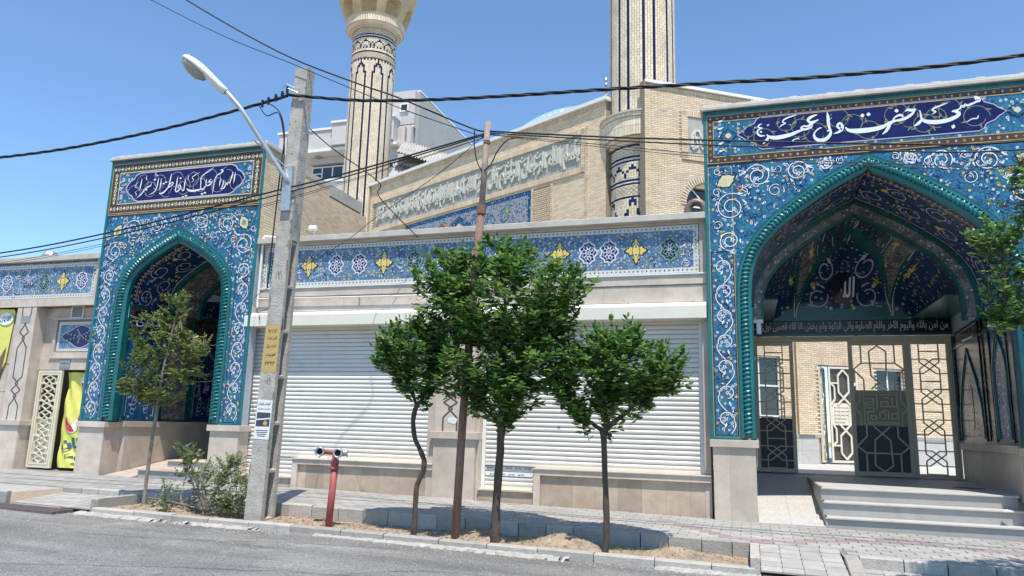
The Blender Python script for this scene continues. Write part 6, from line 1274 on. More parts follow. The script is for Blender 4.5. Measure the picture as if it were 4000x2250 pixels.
q = MB(); slab2(q, fR, uR(1.2), uR(1.6), -.0, 2.75*S, -.10, -.008); q.build('corner_pier', mortar_m, MQ); brickwork(MQ, fR(uR(1.2), 0, -.10)[:2], R34, 0, uR(1.6)-uR(1.2), 0, 2.75*S)
# left wall
PL = (-3.43*S, 18.73*S); fLw = wall_frame((PL[0]+math.cos(L152)*12.4*S*1.0, PL[1]+math.sin(L152)*12.4*S), L152-math.pi)
LEN = 12.4*S; uL = lambda x: LEN-(-3.43-x)*S/abs(math.cos(L152))
U0 = uL(-13.4); q = MB(); slab2(q, fLw, U0, LEN, 2, TOP, 0, .3); slab2(q, fLw, U0-.25, U0, 2, TOP, -.1, .3); q.build('left_wall', mortar_m, MQ)
rel = (uL(-13.04), uL(-4.18), 7.14*S, 8.11*S); til = (uL(-11.33), uL(-5.88), 3.0*S, 6.9*S); grl = (uL(-5.80), uL(-5.18), 3*S, 6.9*S)
def holeL(u, z): return (rel[0]-.25 < u < rel[1]+.15 and rel[2]-.2 < z < rel[3]+.2) or (til[0]-.1 < u < til[1]+.06 and z < til[3]) or (grl[0] < u < grl[1] and z < grl[3])
brickwork(MQ, fLw(0, 0, 0)[:2], L152-math.pi, U0, LEN, 5.2*S, TOP-.28, skip=holeL)
brickwork(MQ, fLw(U0, 0, -.1)[:2], L152-math.pi, -.25, 0, 5.2*S, TOP-.2)
q = MB(); soldier(q, fLw, U0, LEN, TOP-.27, TOP-.13, -.02); soldier(q, fLw, rel[0]-.25, rel[1]+.15, rel[3], rel[3]+.2, -.06, dep=.08); soldier(q, fLw, rel[0]-.25, rel[1]+.15, rel[2]-.2, rel[2], -.06, dep=.08); 
for k in range(17): z0 = rel[2]-.2+k*.092; slab2(q, fLw, rel[1], rel[1]+.15, z0, z0+.08, -.06, 0) if z0 < rel[3]+.15 else None
for s_ in (grl[0]-.09, grl[1]): 
    for k in range(30): z0 = 5.2*S+k*.07; slab2(q, fLw, s_, s_+.09, z0, z0+.058, -.05, 0) if z0 < grl[3]-.05 else None
for s_ in (uL(-4.05), ):
    for k in range(62): z0 = 5.2*S+k*.07; slab2(q, fLw, s_, s_+.12, z0, z0+.058, -.045, 0) if z0 < 8.3*S else None
q.build('soldier_course', brick_m, MQ, kind='stuff')
q = MB(); slab2(q, fLw, U0-.3, LEN+.1, TOP-.13, TOP, -.14, .35); q.build('coping', whitep_m, MQ)
q = MB(); slab2(q, fLw, rel[0], rel[1], rel[2], rel[3], -.012, 0); q.build('relief_panel', relief_m, MQ)
q = MB(); T1_ = 'بسم الله الرحمن الرحیم قل هو الله احد الله الصمد لم یلد ولم یولد ولم یکن له کفوا احد'; W_ = rel[1]-rel[0]
H_ = rel[3]-rel[2]
add_text(q, 'بسم الله الرحمن الرحیم قل هو الله احد الله الصمد', rel[0]+W_*.30, rel[1]-.06, rel[2]+.06, rel[2]+H_*.80, -.012, fLw, th=.06, bold=.05)
add_text(q, 'لم یلد ولم یولد ولم یکن له کفوا احد صدق الله العلی', rel[0]+.1, rel[0]+W_*.47, rel[2]+.06, rel[2]+H_*.80, -.012, fLw, th=.055, bold=.05)
q.build('relief_letters', relieft_m, MQ)
q = MB(); u = rel[0]+.15
while u < rel[1]-.25:   # tall shafts and long upper strokes of the carved script
    h = R.uniform(.5, .7)*H_; b0 = rel[2]+.06+R.uniform(.12, .3); l_ = R.uniform(.03, .08); zt_ = min(rel[3]-.04, b0+h)
    q.prism([(u, b0), (u+.05, b0), (u+.05+l_, zt_), (u+l_-.01, zt_-.05)], -.06, -.012, 0, fLw)
    if R.random() < .45: v0 = rel[2]+H_*R.uniform(.6, .75); q.ribbon([(u+.05, v0+.12, .02), (u+.2, v0+.02, .05), (u+.42, v0+.14, .03)], .05, -.062, 0, fLw, sub=3, th=.05)
    if R.random() < .5: q.prism([(u+.14, rel[3]-.16), (u+.18, rel[3]-.21), (u+.22, rel[3]-.16), (u+.18, rel[3]-.11)], -.05, -.012, 0, fLw)
    u += R.uniform(.22, .5)
q.build('relief_shafts', relieft_m, MQ, kind='stuff')
q = MB(); slab2(q, fLw, til[0], til[1], 2.2*S, til[3], -.02, 0); q.build('tile_panel', t_mosque, MQ)
q = MB()
for (a, b_, c_, e) in ((til[0], til[1], til[3]-.16, til[3]), (til[0], til[0]+.16, 4.5*S, til[3]-.16), (til[1]-.16, til[1], 4.5*S, til[3]-.16)): slab2(q, fLw, a, b_, c_, e, -.024, -.0205)
q.build('tile_border', t_blue, MQ)
q = MB(); cu = (til[0]+til[1])/2-.2
for k in (-1, 1):
    for (du, z, r) in ((.95, 6.45, .33), (1.75, 6.35, .33), (2.5, 6.4, .28), (1.3, 6.0, .28), (2.1, 5.9, .3)): P = spiral(cu+k*du*1.05, z*S-.1, r, 1.57, 1.3, k, 24, .5); q.ribbon(P, .05, -.026-.0005*(r > .3), 0, fLw)
    flower(q, cu+k*2.75, 6.45*S, .24, -.028, 1, 6, fLw, 2)
q.build('panel_scrolls', [t_turq, green_m, gold_m], MQ, kind='stuff')
q = MB(); q.ribbon([(cu-2.2, 5.2*S), (cu-1.3, 5.95*S), (cu-.5, 6.35*S), (cu, 6.62*S), (cu+.5, 6.35*S), (cu+1.3, 5.95*S), (cu+2.2, 5.2*S)], .20, -.05, 0, fLw, th=.03); q.build('iwan_arch', t_blue, MQ)
q = MB(); q.prism([(cu-1.9, 5.2*S), (cu+1.9, 5.2*S), (cu+1.1, 5.85*S), (cu, 6.45*S), (cu-1.1, 5.85*S)], -.03, -.025, 0, fLw); q.build('iwan_brick_infill', brick_m, MQ)
q = MB(); q.prism([(cu-.95, 6.28*S), (cu-.35, 6.28*S), (cu-.62, 6.50*S)], -.4, -.06, 0, fLw, True); q.build('awning_gable', rust_m, MQ)
q = MB()   # pierced brick grille
for i in range(11):
    for j in range(30):
        u0, z0 = grl[0]+.01+i*.082, 5.2*S+j*.075
        if z0 < grl[3]-.08: slab2(q, fLw, u0+(.02 if j % 2 else 0), u0+.05+(.02 if j % 2 else 0), z0, z0+.05, -.03, 0)
q.build('pierced_brickwork', brick_m, MQ, kind='stuff')
DM_ = thing('mosque_dome', (-5.7, 32, 10), 'pale blue tiled dome just showing above the mosque wall', 'dome'); q = MB(); q.lathe((-6.9*1.15, 32*1.15), [(5.2*math.cos(a), 12.0+4.7*math.sin(a)) for a in [k*math.pi/2/20 for k in range(20)]]+[(.001, 16.7)], 48); 
domem = faience('dome_tile', (.35, .48, .55), (.45, .58, .62), (.15, .30, .42), fdens=.4, fscale=3); q.build('dome_shell', domem, DM_, smooth=True)
q = MB(); q.lathe((-.183*30.8, 30.8), [(.03, 13.9), (.03, 14.4), (.14, 14.5), (.03, 14.62), (.16, 14.78), (.03, 14.92), (.13, 15.05), (.02, 15.2), (.10, 15.32), (.02, 15.45), (.08, 15.55), (.01, 15.7), (.01, 16.0)], 12); tag(q.build('dome_finial', steel_m), 'thin beaded metal finial beside the near minaret', 'finial')
# ---------------- minarets
def minaret(name, label, cx, cy, r, zlo, zhi, bands, arch_top, a_off, zb):
    """cylinder of upright bricks; 80 columns, dark glazed columns 0 and 6 of every 10"""
    t = thing(name, (cx, cy, zb), label, 'minaret', 'brick minarets of the mosque'); NC = 80; da = 2*math.pi/NC
    core = MB(); core.lathe((cx, cy), [(r-.03, zb), (r-.03, zhi)], 64); core.build('core', mortar_m, t)
    cr, bl = MB(), MB()
    def cell(mb, k, z0, z1, w_=1, off=0, rr=r):
        a0, a1 = a_off+(k+.07)*da, a_off+(k+w_-.07)*da
        vs = [(cx+q*math.cos(a), cy+q*math.sin(a), z) for z in (z0, z1) for q, a in ((rr, a0), (rr, a1), (rr-.035, a1), (rr-.035, a0))]; mb.hexa([vs[0], vs[1], vs[2], vs[3], vs[4], vs[5], vs[6], vs[7]])
    def tipz(k):
        c_ = k % 10; return {0: 0, 1: .28, 2: .50, 3: .66, 4: .50, 5: .28, 6: 0}.get(c_, None)
    H = .205
    for k in range(NC):
        z = zlo-(H/2 if k % 2 else 0); c_ = k % 10
        while z < zhi:
            z0, z1 = max(z, zlo), min(z+H, zhi); z += H+.011
            if z1-z0 < .02 or any(b0 < (z0+z1)/2 < b1 for b0, b1, *_ in bands): continue
            if arch_top and z1 > arch_top+.05: pass
            dark = False; zm = (z0+z1)/2
            if arch_top and zm < arch_top:
                tz = tipz(k)
                if c_ in (0, 6) and zm < arch_top-.66: dark = True
                elif tz is not None and c_ in (1, 2, 3, 4, 5) and arch_top-.80+tz-.14 < zm < arch_top-.80+tz+.24: dark = True
                elif c_ in (0, 6) and zm < arch_top-.5: dark = True
            elif not arch_top and c_ in (0, 6): dark = True
            cell(bl if dark else cr, k, z0, z1)
    for (b0, b1, kind) in bands:
        if kind == 'line':
            for k in range(0, NC, 4): cell(bl, k, b0, b1, 4, rr=r+.004)
        elif kind == 'plain':
            for k in range(0, NC, 4): cell(cr, k, b0, b1, 4, rr=r+.002)
        elif kind == 'zig':
            n = max(4, round((b1-b0)/.07)); hz = (b1-b0)/6
            for k in range(NC):
                for j in range(6):
                    tri = [1, 2, 3, 4, 3, 2][k % 6]; cell(bl if (j == tri or j == tri-1 and k % 6 in (0, 3)) else cr, k, b0+j*hz+.004, b0+(j+1)*hz-.004)
        elif kind == 'diamond':
            for k in range(0, NC, 4): 
                cell(cr, k, b0, b1, 4, rr=r+.001)
            X = MB()
            for k in range(0, NC, 4):
                fr = lambda u, v, d: (cx+(r+.006)*math.cos(a_off+u*da), cy+(r+.006)*math.sin(a_off+u*da), v)
                for P in ([(k, b0), (k+2, (b0+b1)/2), (k+4, b1)], [(k, b1), (k+2, (b0+b1)/2), (k+4, b0)], [(k+2, b0), (k, (b0+b1)/2), (k+2, b1), (k+4, (b0+b1)/2), (k+2, b0)]):
                    n = len(P); 
                    for p, q_ in zip(P[:-1], P[1:]):
                        nx = .18; X.add([fr(p[0]-nx, p[1], 0), fr(p[0]+nx, p[1], 0), fr(q_[0]+nx, q_[1], 0), fr(q_[0]-nx, q_[1], 0)], [(0, 1, 2, 3)])
            X.build('diamond_lines', mortar_m, t, kind='stuff')
    cr.build('cream_brickwork', mincream_m, t, kind='stuff'); bl.build('cobalt_brickwork', blueb_m, t, kind='stuff'); return t
S2 = S
c1x, c1y = -14.04*S2, 24.6*S2
z_ = lambda z: z*S2
M1 = minaret('minaret', 'far brick minaret with flared niched balcony, left of the mosque hall', c1x, c1y, .885*S2, 5.5*S2, z_(15.5),
  [(z_(15.15), z_(15.20), 'line'), (z_(15.20), z_(15.46), 'diamond'), (z_(15.05), z_(15.10), 'line'), (z_(15.10), z_(15.15), 'plain'), (z_(14.66), z_(15.03), 'zig'), (z_(14.57), z_(14.62), 'line'), (z_(14.42), z_(14.47), 'line'), (z_(14.47), z_(14.57), 'plain'), (z_(14.18), z_(14.40), 'diamond'), (z_(14.09), z_(14.14), 'line')], z_(14.05), math.radians(-60+10-13.5), 0)
# flared balcony with pointed niches
q = MB(); q.lathe((c1x, c1y), [(.90*S2, z_(15.47)), (.98*S2, z_(15.50)), (.98*S2, z_(15.54)), (1.05*S2, z_(15.56)), (1.12*S2, z_(15.64)), (1.14*S2, z_(15.92)), (1.17*S2, z_(15.93)), (1.17*S2, z_(15.95))], 64); q.build('balcony_ring', mincream_m, M1)
q = MB()
for k in range(72):
    a = 2*math.pi*k/72; da = .035
    for (r0, r1, z0, z1) in ((1.145*S2, 1.165*S2, z_(15.64), z_(15.92)), (.985*S2, 1.04*S2, z_(15.50), z_(15.55))):
        vs = [(c1x+q_*math.cos(b_), c1y+q_*math.sin(b_), z) for z in (z0, z1) for q_, b_ in ((r1, a-da), (r1, a+da), (r0-.02, a+da), (r0-.02, a-da))]; q.hexa(vs)
q.build('balcony_soldiers', mincream_m, M1, kind='stuff')
q = MB(); NA, NZ = 160, 66; vs = []
for j in range(NZ+1):
    z = 15.95+1.75*j/NZ; base = 1.17+.52*((z-15.95)/1.75)**.75
    for i in range(NA):
        a = 2*math.pi*i/NA; ph = ((math.degrees(a)+22.5+30) % 45-22.5)/22.5; zz = (z-15.98)/.62; 
        w_ = .62 if zz < .55 else .62*math.sqrt(max(0, 1-((zz-.55)/.55)**1.6)); niche = 0 < zz < 1.1 and abs(ph) < w_
        r = base-(.42*(1-(abs(ph)/max(.01, w_))**2*.35) if niche else 0)+(.016 if j % 2 else 0)
        if zz > 1.1: r += .08*abs(math.cos(math.pi*ph/2))*0
        vs.append((c1x+r*S2*math.cos(a), c1y+r*S2*math.sin(a), z*S2))
q.add(vs, [(j*NA+i, j*NA+(i+1) % NA, (j+1)*NA+(i+1) % NA, (j+1)*NA+i) for j in range(NZ) for i in range(NA)]); q.build('niched_balcony', mat('balcony_brick', (.60, .47, .30), .8, .12, 3, stain=(.42, .30, .17)), M1)
q = MB(); q.lathe((c1x, c1y), [(1.7*S2, z_(17.7)), (1.75*S2, z_(17.72)), (1.75*S2, z_(17.8)), (.001, z_(17.8))], 48); q.build('balcony_floor', cope_m, M1)
c2x, c2y = -2.5*S2, 19.22*S2
M2 = minaret('minaret', 'near brick minaret with dark blue stripes at the corner of the mosque hall', c2x, c2y, .905*S2, 7.6*S2, 12.6*S2, [], None, math.radians(-90+8-27), 5.2*S2)
def drum(t):
    r = .895*S2; NC = 80; da = 2*math.pi/NC; off = math.radians(-96-20); cr, bl = MB(), MB(); X = MB()
    def cell(mb, k, z0, z1, w_=1, rr=r):
        a0, a1 = off+(k+.07)*da, off+(k+w_-.07)*da; vs = [(c2x+q_*math.cos(a), c2y+q_*math.sin(a), z*S2) for z in (z0, z1) for q_, a in ((rr, a0), (rr, a1), (rr-.04, a1), (rr-.04, a0))]; mb.hexa(vs)
    c = MB(); c.lathe((c2x, c2y), [(r-.03, 5.0*S2), (r-.03, 7.6*S2)], 64); c.build('drum_core', mortar_m, t)
    for k in range(-40, 40):
        for z0, z1 in ((7.31, 7.37), (7.00, 7.06), (6.90, 6.95), (6.36, 6.42), (6.27, 6.32), (5.92, 5.97)):
            if k % 4 == 0: cell(bl, k, z0, z1, 4, r+.004)
        for z0, z1 in ((6.95, 7.0), (6.32, 6.36), (7.06, 7.08), (6.42, 6.46), (6.24, 6.27), (5.97, 6.0), (7.28, 7.31), (7.37, 7.55)):
            if k % 4 == 0: cell(cr, k, z0, z1, 4, r+.001)
        for z0, z1 in ((7.08, 7.28), (6.0, 6.24)):
            if k % 4 == 0:
                cell(cr, k, z0, z1, 4, r+.001); fr = lambda u, v: (c2x+(r+.006)*math.cos(off+u*da), c2y+(r+.006)*math.sin(off+u*da), v*S2)
                for P in ([(k, z0), (k+4, z1)], [(k, z1), (k+4, z0)]): X.add([fr(P[0][0]-.15, P[0][1]), fr(P[0][0]+.15, P[0][1]), fr(P[1][0]+.15, P[1][1]), fr(P[1][0]-.15, P[1][1])], [(0, 1, 2, 3)])
                for P in ([(k+2, z0), (k, (z0+z1)/2), (k+2, z1)], [(k+2, z0), (k+4, (z0+z1)/2), (k+2, z1)]):
                    for p, s in zip(P[:-1], P[1:]): X.add([fr(p[0]-.15, p[1]), fr(p[0]+.15, p[1]), fr(s[0]+.15, s[1]), fr(s[0]-.15, s[1])], [(0, 1, 2, 3)])
        for j in range(6):
            h = .44/6; tri = [1, 2, 3, 4, 3, 2][k % 6]; cell(bl if (j == tri or (j == tri-1 and k % 6 in (0, 3))) else cr, k, 6.46+j*h+.003, 6.46+(j+1)*h-.003)
        c_ = k % 10; tz = {0: -.45, 1: -.3, 2: -.12, 3: .0, 4: -.12, 5: -.3, 6: -.45}.get(c_, -9)
        z = 5.0-(.08 if k % 2 else 0)
        while z < 5.91:
            z1 = min(z+.165, 5.91); cell(bl if abs((z+z1)/2-(5.83+tz)) < .10 else cr, k, max(5.0, z), z1) if z1-z > .03 else None; z += .175
    cr.build('drum_brickwork', mincream_m, t, kind='stuff'); bl.build('drum_cobalt_bands', blueb_m, t, kind='stuff'); X.build('drum_diamond_lines', mortar_m, t, kind='stuff')
    cr = MB(); rc = 1.12*S2
    for k in range(96):
        a = 2*math.pi*k/96; d = .030
        for (r0, z0, z1) in ((rc, 7.56, 7.80), (rc, 7.81, 8.06), (rc+.05, 8.07, 8.17), (rc-.10, 7.46, 7.55), (rc-.2, 7.38, 7.46)):
            vs = [(c2x+q_*math.cos(b_), c2y+q_*math.sin(b_), z*S2) for z in (z0, z1) for q_, b_ in ((r0, a-d), (r0, a+d), (r0-.4, a+d), (r0-.4, a-d))]; cr.hexa(vs)
    cr.build('corbel_ring', mincream_m, t, kind='stuff'); c = MB(); c.lathe((c2x, c2y), [(rc-.03, 7.56*S2), (rc-.03, 8.16*S2), (rc+.09, 8.17*S2), (rc+.09, 8.22*S2), (.8*S2, 8.22*S2)], 64); c.build('corbel_cap', cope_m, t)
drum(M2)
q = MB(); slab2(q, fR, -.16, .02, 5*S, TOP-.0, -.06, .3); q.build('corner_pier', mortar_m, MQ); brickwork(MQ, fR(-.16, 0, -.06)[:2], R34, 0, .18, 5*S, TOP-.3)
# ================================================================== APARTMENT BLOCK AND ROOF SHELTER
AP = thing('apartment_block', (-25, 42, 0), 'pale stone apartment block with ribbon window behind the far minaret', 'building')
q = MB(); q.box(-27.4, -16, 40.8, 52, 0, 16.6); q.build('wall', aptw_m, AP)
q = MB(); q.box(-29.4, -21, 39.7, 40.8, 17.55, 18.85); q.box(-25.25, -20.8, 39.45, 41, 17.65, 19.15); q.build('balcony_parapet', aptw_m, AP, bevel=.03)
q = MB(); q.box(-29.5, -20.6, 39.6, 52, 17.35, 17.55); q.box(-29.5, -25.2, 39.62, 41, 18.85, 19.0); q.box(-25.3, -20.7, 39.36, 41.1, 19.15, 19.3); q.build('cornice', whitep_m, AP)
q = MB(); q.box(-27.4, -24.1, 40.5, 41.6, 16.85, 17.35); q.build('lintel_band', aptw_m, AP)
wn = MB(); fA = lambda u, v, d: (u, 40.75+d, v)
win(AP, fA, -27.35, -24.2, 15.8, 16.75, 0.0, (3, 0), whitep_m, .09); q = MB(); q.box(-27.3, -26.5, 40.69, 40.72, 16.2, 16.28); q.build('window_rail', whitep_m, AP)
q = MB(); q.box(-29.0, -23.6, 40.2, 41, 15.45, 15.65); q.box(-26.4, -23.6, 39.9, 41, 14.25, 14.4); q.build('string_course', whitep_m, AP)
q = MB(); q.box(-25.4, -24.1, 40.25, 40.8, 14.4, 15.45); q.build('bay', aptw_m, AP); q = MB(); q.lathe((-26.7, 40.4), [(.22, 17.35), (.24, 17.28), (.001, 17.2)], 16); q.build('ceiling_lamp', steel_m, AP)
q = MB(); q.box(-22.2, -19.75, 40.2, 52, 18.9, 21.2); q.box(-22.2, -19.70, 40.15, 52, 18.65, 18.8); q.build('stair_tower', aptw_m, AP)
q = MB(); q.box(-19.74, -19.5, 40.4, 60, 8, 21.15); q.box(-19.76, -19.48, 40.4, 60, 21.15, 21.25, 1); q.build('rendered_side_wall', [cem_m, whitep_m], AP)
win(AP, lambda u, v, d: (u, 40.12+d, v), -20.75, -20.15, 19.75, 20.3, 0, (0, 0), whitep_m, .08)
q = MB(); q.box(-22, -19.8, 40.1, 41, 8, 18.65); q.box(-20.4, -20.15, 39.8, 40.1, 16.5, 18.6); q.box(-20.0, -19.75, 39.8, 40.1, 16.5, 18.6); q.build('pilaster_wall', aptw_m, AP)
win(AP, lambda u, v, d: (u, 40.05+d, v), -21.9, -20.9, 15.9, 16.4, 0, (1, 0), whitep_m, .07)
SH = thing('roof_shelter', (-13.3, 27, 10), 'rusty steel shelter with corrugated sheets above the mosque wall', 'shelter')
K27 = 1.15
def corr(P0, P1, P2, n):
    q = MB(); P0, P1, P2 = Vector(P0), Vector(P1), Vector(P2); a, b = P1-P0, P2-P0; nn = a.cross(b).normalized(); vs = []
    for i in range(n*4+1): 
        t = i/(n*4); h = .05*math.sin(t*n*2*math.pi); p = P0+a*t+nn*h; vs += [p, p+b]
    q.add(vs, [(2*i, 2*i+2, 2*i+3, 2*i+1) for i in range(n*4)]); return q
sc27 = lambda x, z, y=27: (x*y*K27/27, y*K27, z*y*K27/27)
corr(sc27(-13.65, 11.95), sc27(-11.55, 11.12), sc27(-14.0, 11.50, 25.2), 16).build('roof_sheet', tin_m, SH)
corr(sc27(-13.3, 11.42), sc27(-12.05, 10.95), sc27(-14.1, 11.02, 25.4), 9).build('roof_sheet', tin_m, SH)
corr(sc27(-14.0, 11.02, 26), sc27(-13.0, 10.7, 26), sc27(-14.35, 10.35, 25), 7).build('roof_sheet', tin_m, SH)
q = MB()
for a, b_ in (((-13.65, 11.90), (-11.55, 11.07)), ((-13.95, 11.45), (-12.0, 10.92)), ((-13.0, 11.6), (-13.0, 10.2)), ((-12.4, 11.35), (-12.4, 10.4)), ((-13.0, 10.7), (-12.4, 11.2)), ((-14.2, 10.45), (-13.1, 11.3)), ((-13.5, 10.2), (-12.6, 11.2)), ((-11.8, 11.1), (-11.8, 10.3)), ((-13.98, 11.02), (-13.0, 11.0))):
    q.tube([sc27(*a), sc27(*b_)], .05, 4)
q.build('steel_frame', rust_m, SH)
# white roof cap left of the far minaret foot
FD = thing('flue_pipe', (-.7, 16.5, 4.2), 'bent brown flue pipe above the parapet beside the large portal', 'pipe')
q = MB(); P = [(-1.15, 16.6, 4.72), (-1.15, 16.6, 4.92)]+[(-.965-.185*math.cos(a), 16.6, 4.94+.2*math.sin(a)) for a in [k*math.pi/12 for k in range(1, 12)]]+[(-.78, 16.6, 4.92), (-.78, 16.6, 4.80)]; q.tube(P, .085, 14); q.build('elbow', pf_m, FD, smooth=True)
q = MB(); q.tube([(-.78, 16.6, 3.9), (-.78, 16.6, 4.84)], .10, 14); q.build('riser_pipe', whitep_m, FD)
# ================================================================== STREET FURNITURE
UP = thing('utility_pole', (-7.6, 10.55, -1.6), 'tall concrete utility pole with recessed panels, yellow stencil patch and poster', 'utility pole')
def lerp(a, b, t): return a+(b-a)*t
ZB, ZT = -1.75, 6.22
def PX(t): return lerp(-7.775, -7.54, t), lerp(-7.455, -7.29, t), lerp(10.45, 10.47, t), lerp(10.83, 10.70, t)
def prect(mb, za, zb_, fx=(0, 1), fy=(0, 1), n=1):
    V = []
    for z in (za, zb_):
        t = (z-ZB)/(ZT-ZB); x0, x1, y0, y1 = PX(t); a, b_ = lerp(x0, x1, fx[0]), lerp(x0, x1, fx[1]); c_, d_ = lerp(y0, y1, fy[0]), lerp(y0, y1, fy[1]); V += [(a, c_, z), (b_, c_, z), (b_, d_, z), (a, d_, z)]
    mb.hexa(V)
zp = 3.05; sh = MB()
nb = 14
for k in range(nb):    # lower chords, broken up so that the edges can be uneven
    za, zb_ = ZB+(zp-ZB)*k/nb, ZB+(zp-ZB)*(k+1)/nb
    prect(sh, za, zb_, (0, 1), (0, .24)); prect(sh, za, zb_, (0, 1), (.78, 1)); prect(sh, za, zb_, (.0, .42), (.24, .78))
prect(sh, zp, ZT)
sh.build('shaft', concrete_m, UP)
z = zp-.02; 
while z > -1.6:
    r = MB(); t = (z-ZB)/(ZT-ZB); x0, x1, y0, y1 = PX(t); ya, yb_ = lerp(y0, y1, .24), lerp(y0, y1, .78); xa = lerp(x0, x1, .42)
    r.hexa([(xa, ya, z-.10), (x1-.01, ya, z-.04), (x1-.01, yb_, z-.04), (xa, yb_, z-.10), (xa, ya, z+.06), (x1-.01, ya, z), (x1-.01, yb_, z), (xa, yb_, z+.06)]); r.build('rung', concrete_m, UP); z -= .765
for k in range(26):   # spalled patches along the arrises of the pole
    z = R.uniform(-1.4, 5.9); t = (z-ZB)/(ZT-ZB); x0, x1, y0, y1 = PX(t); c_ = MB(); e = R.choice([0, 1]); h = R.uniform(.03, .11); w2 = R.uniform(.015, .05); xe = x1 if e else x0; sg = -1 if e else 1
    c_.add([(xe-sg*.002, y0-.002, z-h), (xe+sg*w2, y0-.002, z-h*.3), (xe+sg*w2*.7, y0-.002, z+h*.5), (xe-sg*.002, y0-.002, z+h), (xe-sg*.002, y0+w2, z)], [(0, 1, 2, 3) if sg > 0 else (3, 2, 1, 0), (0, 3, 4)]); c_.build('chip', MATS['rough_chip'] if 'rough_chip' in MATS else mat('rough_chip', (.25, .22, .19), 1, .3, 20, bump=1, bscale=60), UP)
hl = MB()
for k in range(15):
    z = 3.3+k*.2; t = (z-ZB)/(ZT-ZB); x0, x1, y0, y1 = PX(t)
    hl.tube([(x1-.02, (y0+y1)/2+(.04 if k % 2 else -.03), z), (x1+.003, (y0+y1)/2+(.04 if k % 2 else -.03), z)], .011, 6)
    if k % 3 == 0: hl.tube([((x0+x1)/2, y0+.02, z+.1), ((x0+x1)/2, y0-.003, z+.1)], .011, 6)
hl.build('bolt_holes', dark_m, UP, kind='stuff')
ff = lambda u, v, d: (lerp(PX((v-ZB)/(ZT-ZB))[0], PX((v-ZB)/(ZT-ZB))[1], u), PX((v-ZB)/(ZT-ZB))[2]+d, v)
ye = MB(); P = [(.01, .82), (.3, .77), (.6, .80), (.86, .76), (.995, .80), (.97, 1.2), (.995, 1.56), (.7, 1.60), (.35, 1.57), (.01, 1.59), (.03, 1.2)]; ye.flat(P, -.003, 0, ff); ye.build('yellow_patch', ochre_m, UP)
g = MB()
for k, (tx, z) in enumerate((('۰۲۱۵۸۹', 1.47), ('تلفن امداد', 1.35), ('اداره برق', 1.22), ('فوریت', 1.08), ('۴۴۳۳', .93))): add_text(g, tx, .2, .85, z-.035, z+.035, -.006, ff, bold=.01)
add_text(g, '۱۵۹۸', .3, .7, 2.35, 2.5, -.004, ff); add_text(g, '۹ ۱۰۰', .4, .7, .58, .70, -.004, ff); g.build('stencil_text', mat('stencil_black', (.05, .045, .04), .8, .3, 9), UP)
for z, tx in ((1.55, '3 0 9 0 1 2'),):
    g = MB(); fs = lambda u, v, d: (PX((v-ZB)/(ZT-ZB))[1]+.003, lerp(PX((v-ZB)/(ZT-ZB))[2], PX((v-ZB)/(ZT-ZB))[3], u), v); add_text(g, '۴۳۳', .04, .18, 1.1, 1.7, 0, fs); g.build('side_text', MATS['stencil_black'], UP)
PO = thing('poster', (-7.65, 10.44, .1), 'small paper poster with a dark photo pasted on the concrete pole', 'poster')
q = MB(); q.flat([(.02, -.30), (.97, -.31), (.99, .32), (.04, .34)], -.005, 0, ff); q.build('sheet', paper_m, PO)
q = MB(); q.flat([(.08, -.10), (.92, -.10), (.94, .12), (.09, .13)], -.0065, 0, ff); q.build('photo', mat('poster_photo', (.05, .06, .10), .6, .4, 9), PO)
q = MB(); q.flat([(.45, -.09), (.55, .0), (.52, .09), (.38, .1), (.34, .02), (.2, -.05)], -.0075, 0, ff); q.flat([(.5, -.06), (.75, -.09), (.8, -.03), (.62, -.0)], -.008, 1, ff); q.flat([(.08, .0), (.92, .02), (.92, .04), (.08, .02)], -.0085, 2, ff); q.build('printed_figure', [brown_m, ochre_m, whitep_m], PO)
q = MB(); add_text(q, 'آموزش والیبال', .12, .9, .24, .30, -.0075, ff, bold=.02); add_text(q, 'سالن حسن محتشم زاده', .12, .9, .16, .205, -.0075, ff, bold=.02); 
for k in range(4): q.flat([(.12+.05*k, -.16-.03*k), (.88-.04*k, -.16-.03*k), (.88-.04*k, -.17-.03*k), (.12+.05*k, -.17-.03*k)], -.0075, 0, ff)
q.build('poster_text', black_m, PO)
# street lamp on the pole
SL = thing('street_lamp', (-7.45, 10.4, 4.05), 'pale cobra head street lamp on a bent grey arm', 'street lamp')
q = MB(); q.tube([(-7.45, 10.42, 4.02), (-7.50, 10.38, 4.14), (-8.09, 9.92, 5.17), (-8.17, 9.87, 5.29), (-8.30, 9.82, 5.44), (-8.50, 9.75, 5.66)], .042, 10); q.build('arm', steel_m, SL, smooth=True)
q = MB(); q.box(-7.56, -7.38, 10.40, 10.455, 3.55, 4.35); q.tube([(-7.47, 10.42, 3.6), (-7.46, 10.41, 4.1)], .03, 8); q.build('bracket', steel_m, SL); q = MB(); q.tube([(-7.5, 10.40, 4.33), (-7.98, 10.05, 4.75)], .012, 6); q.build('brace', steel_m, SL)
A_, B_ = Vector((-8.42, 9.78, 5.57)), Vector((-9.12, 9.46, 6.14)); ax = (B_-A_); L_ = ax.length; ax.normalize(); side = ax.cross(Vector((0, 0, 1))).normalized(); upv = side.cross(ax).normalized()
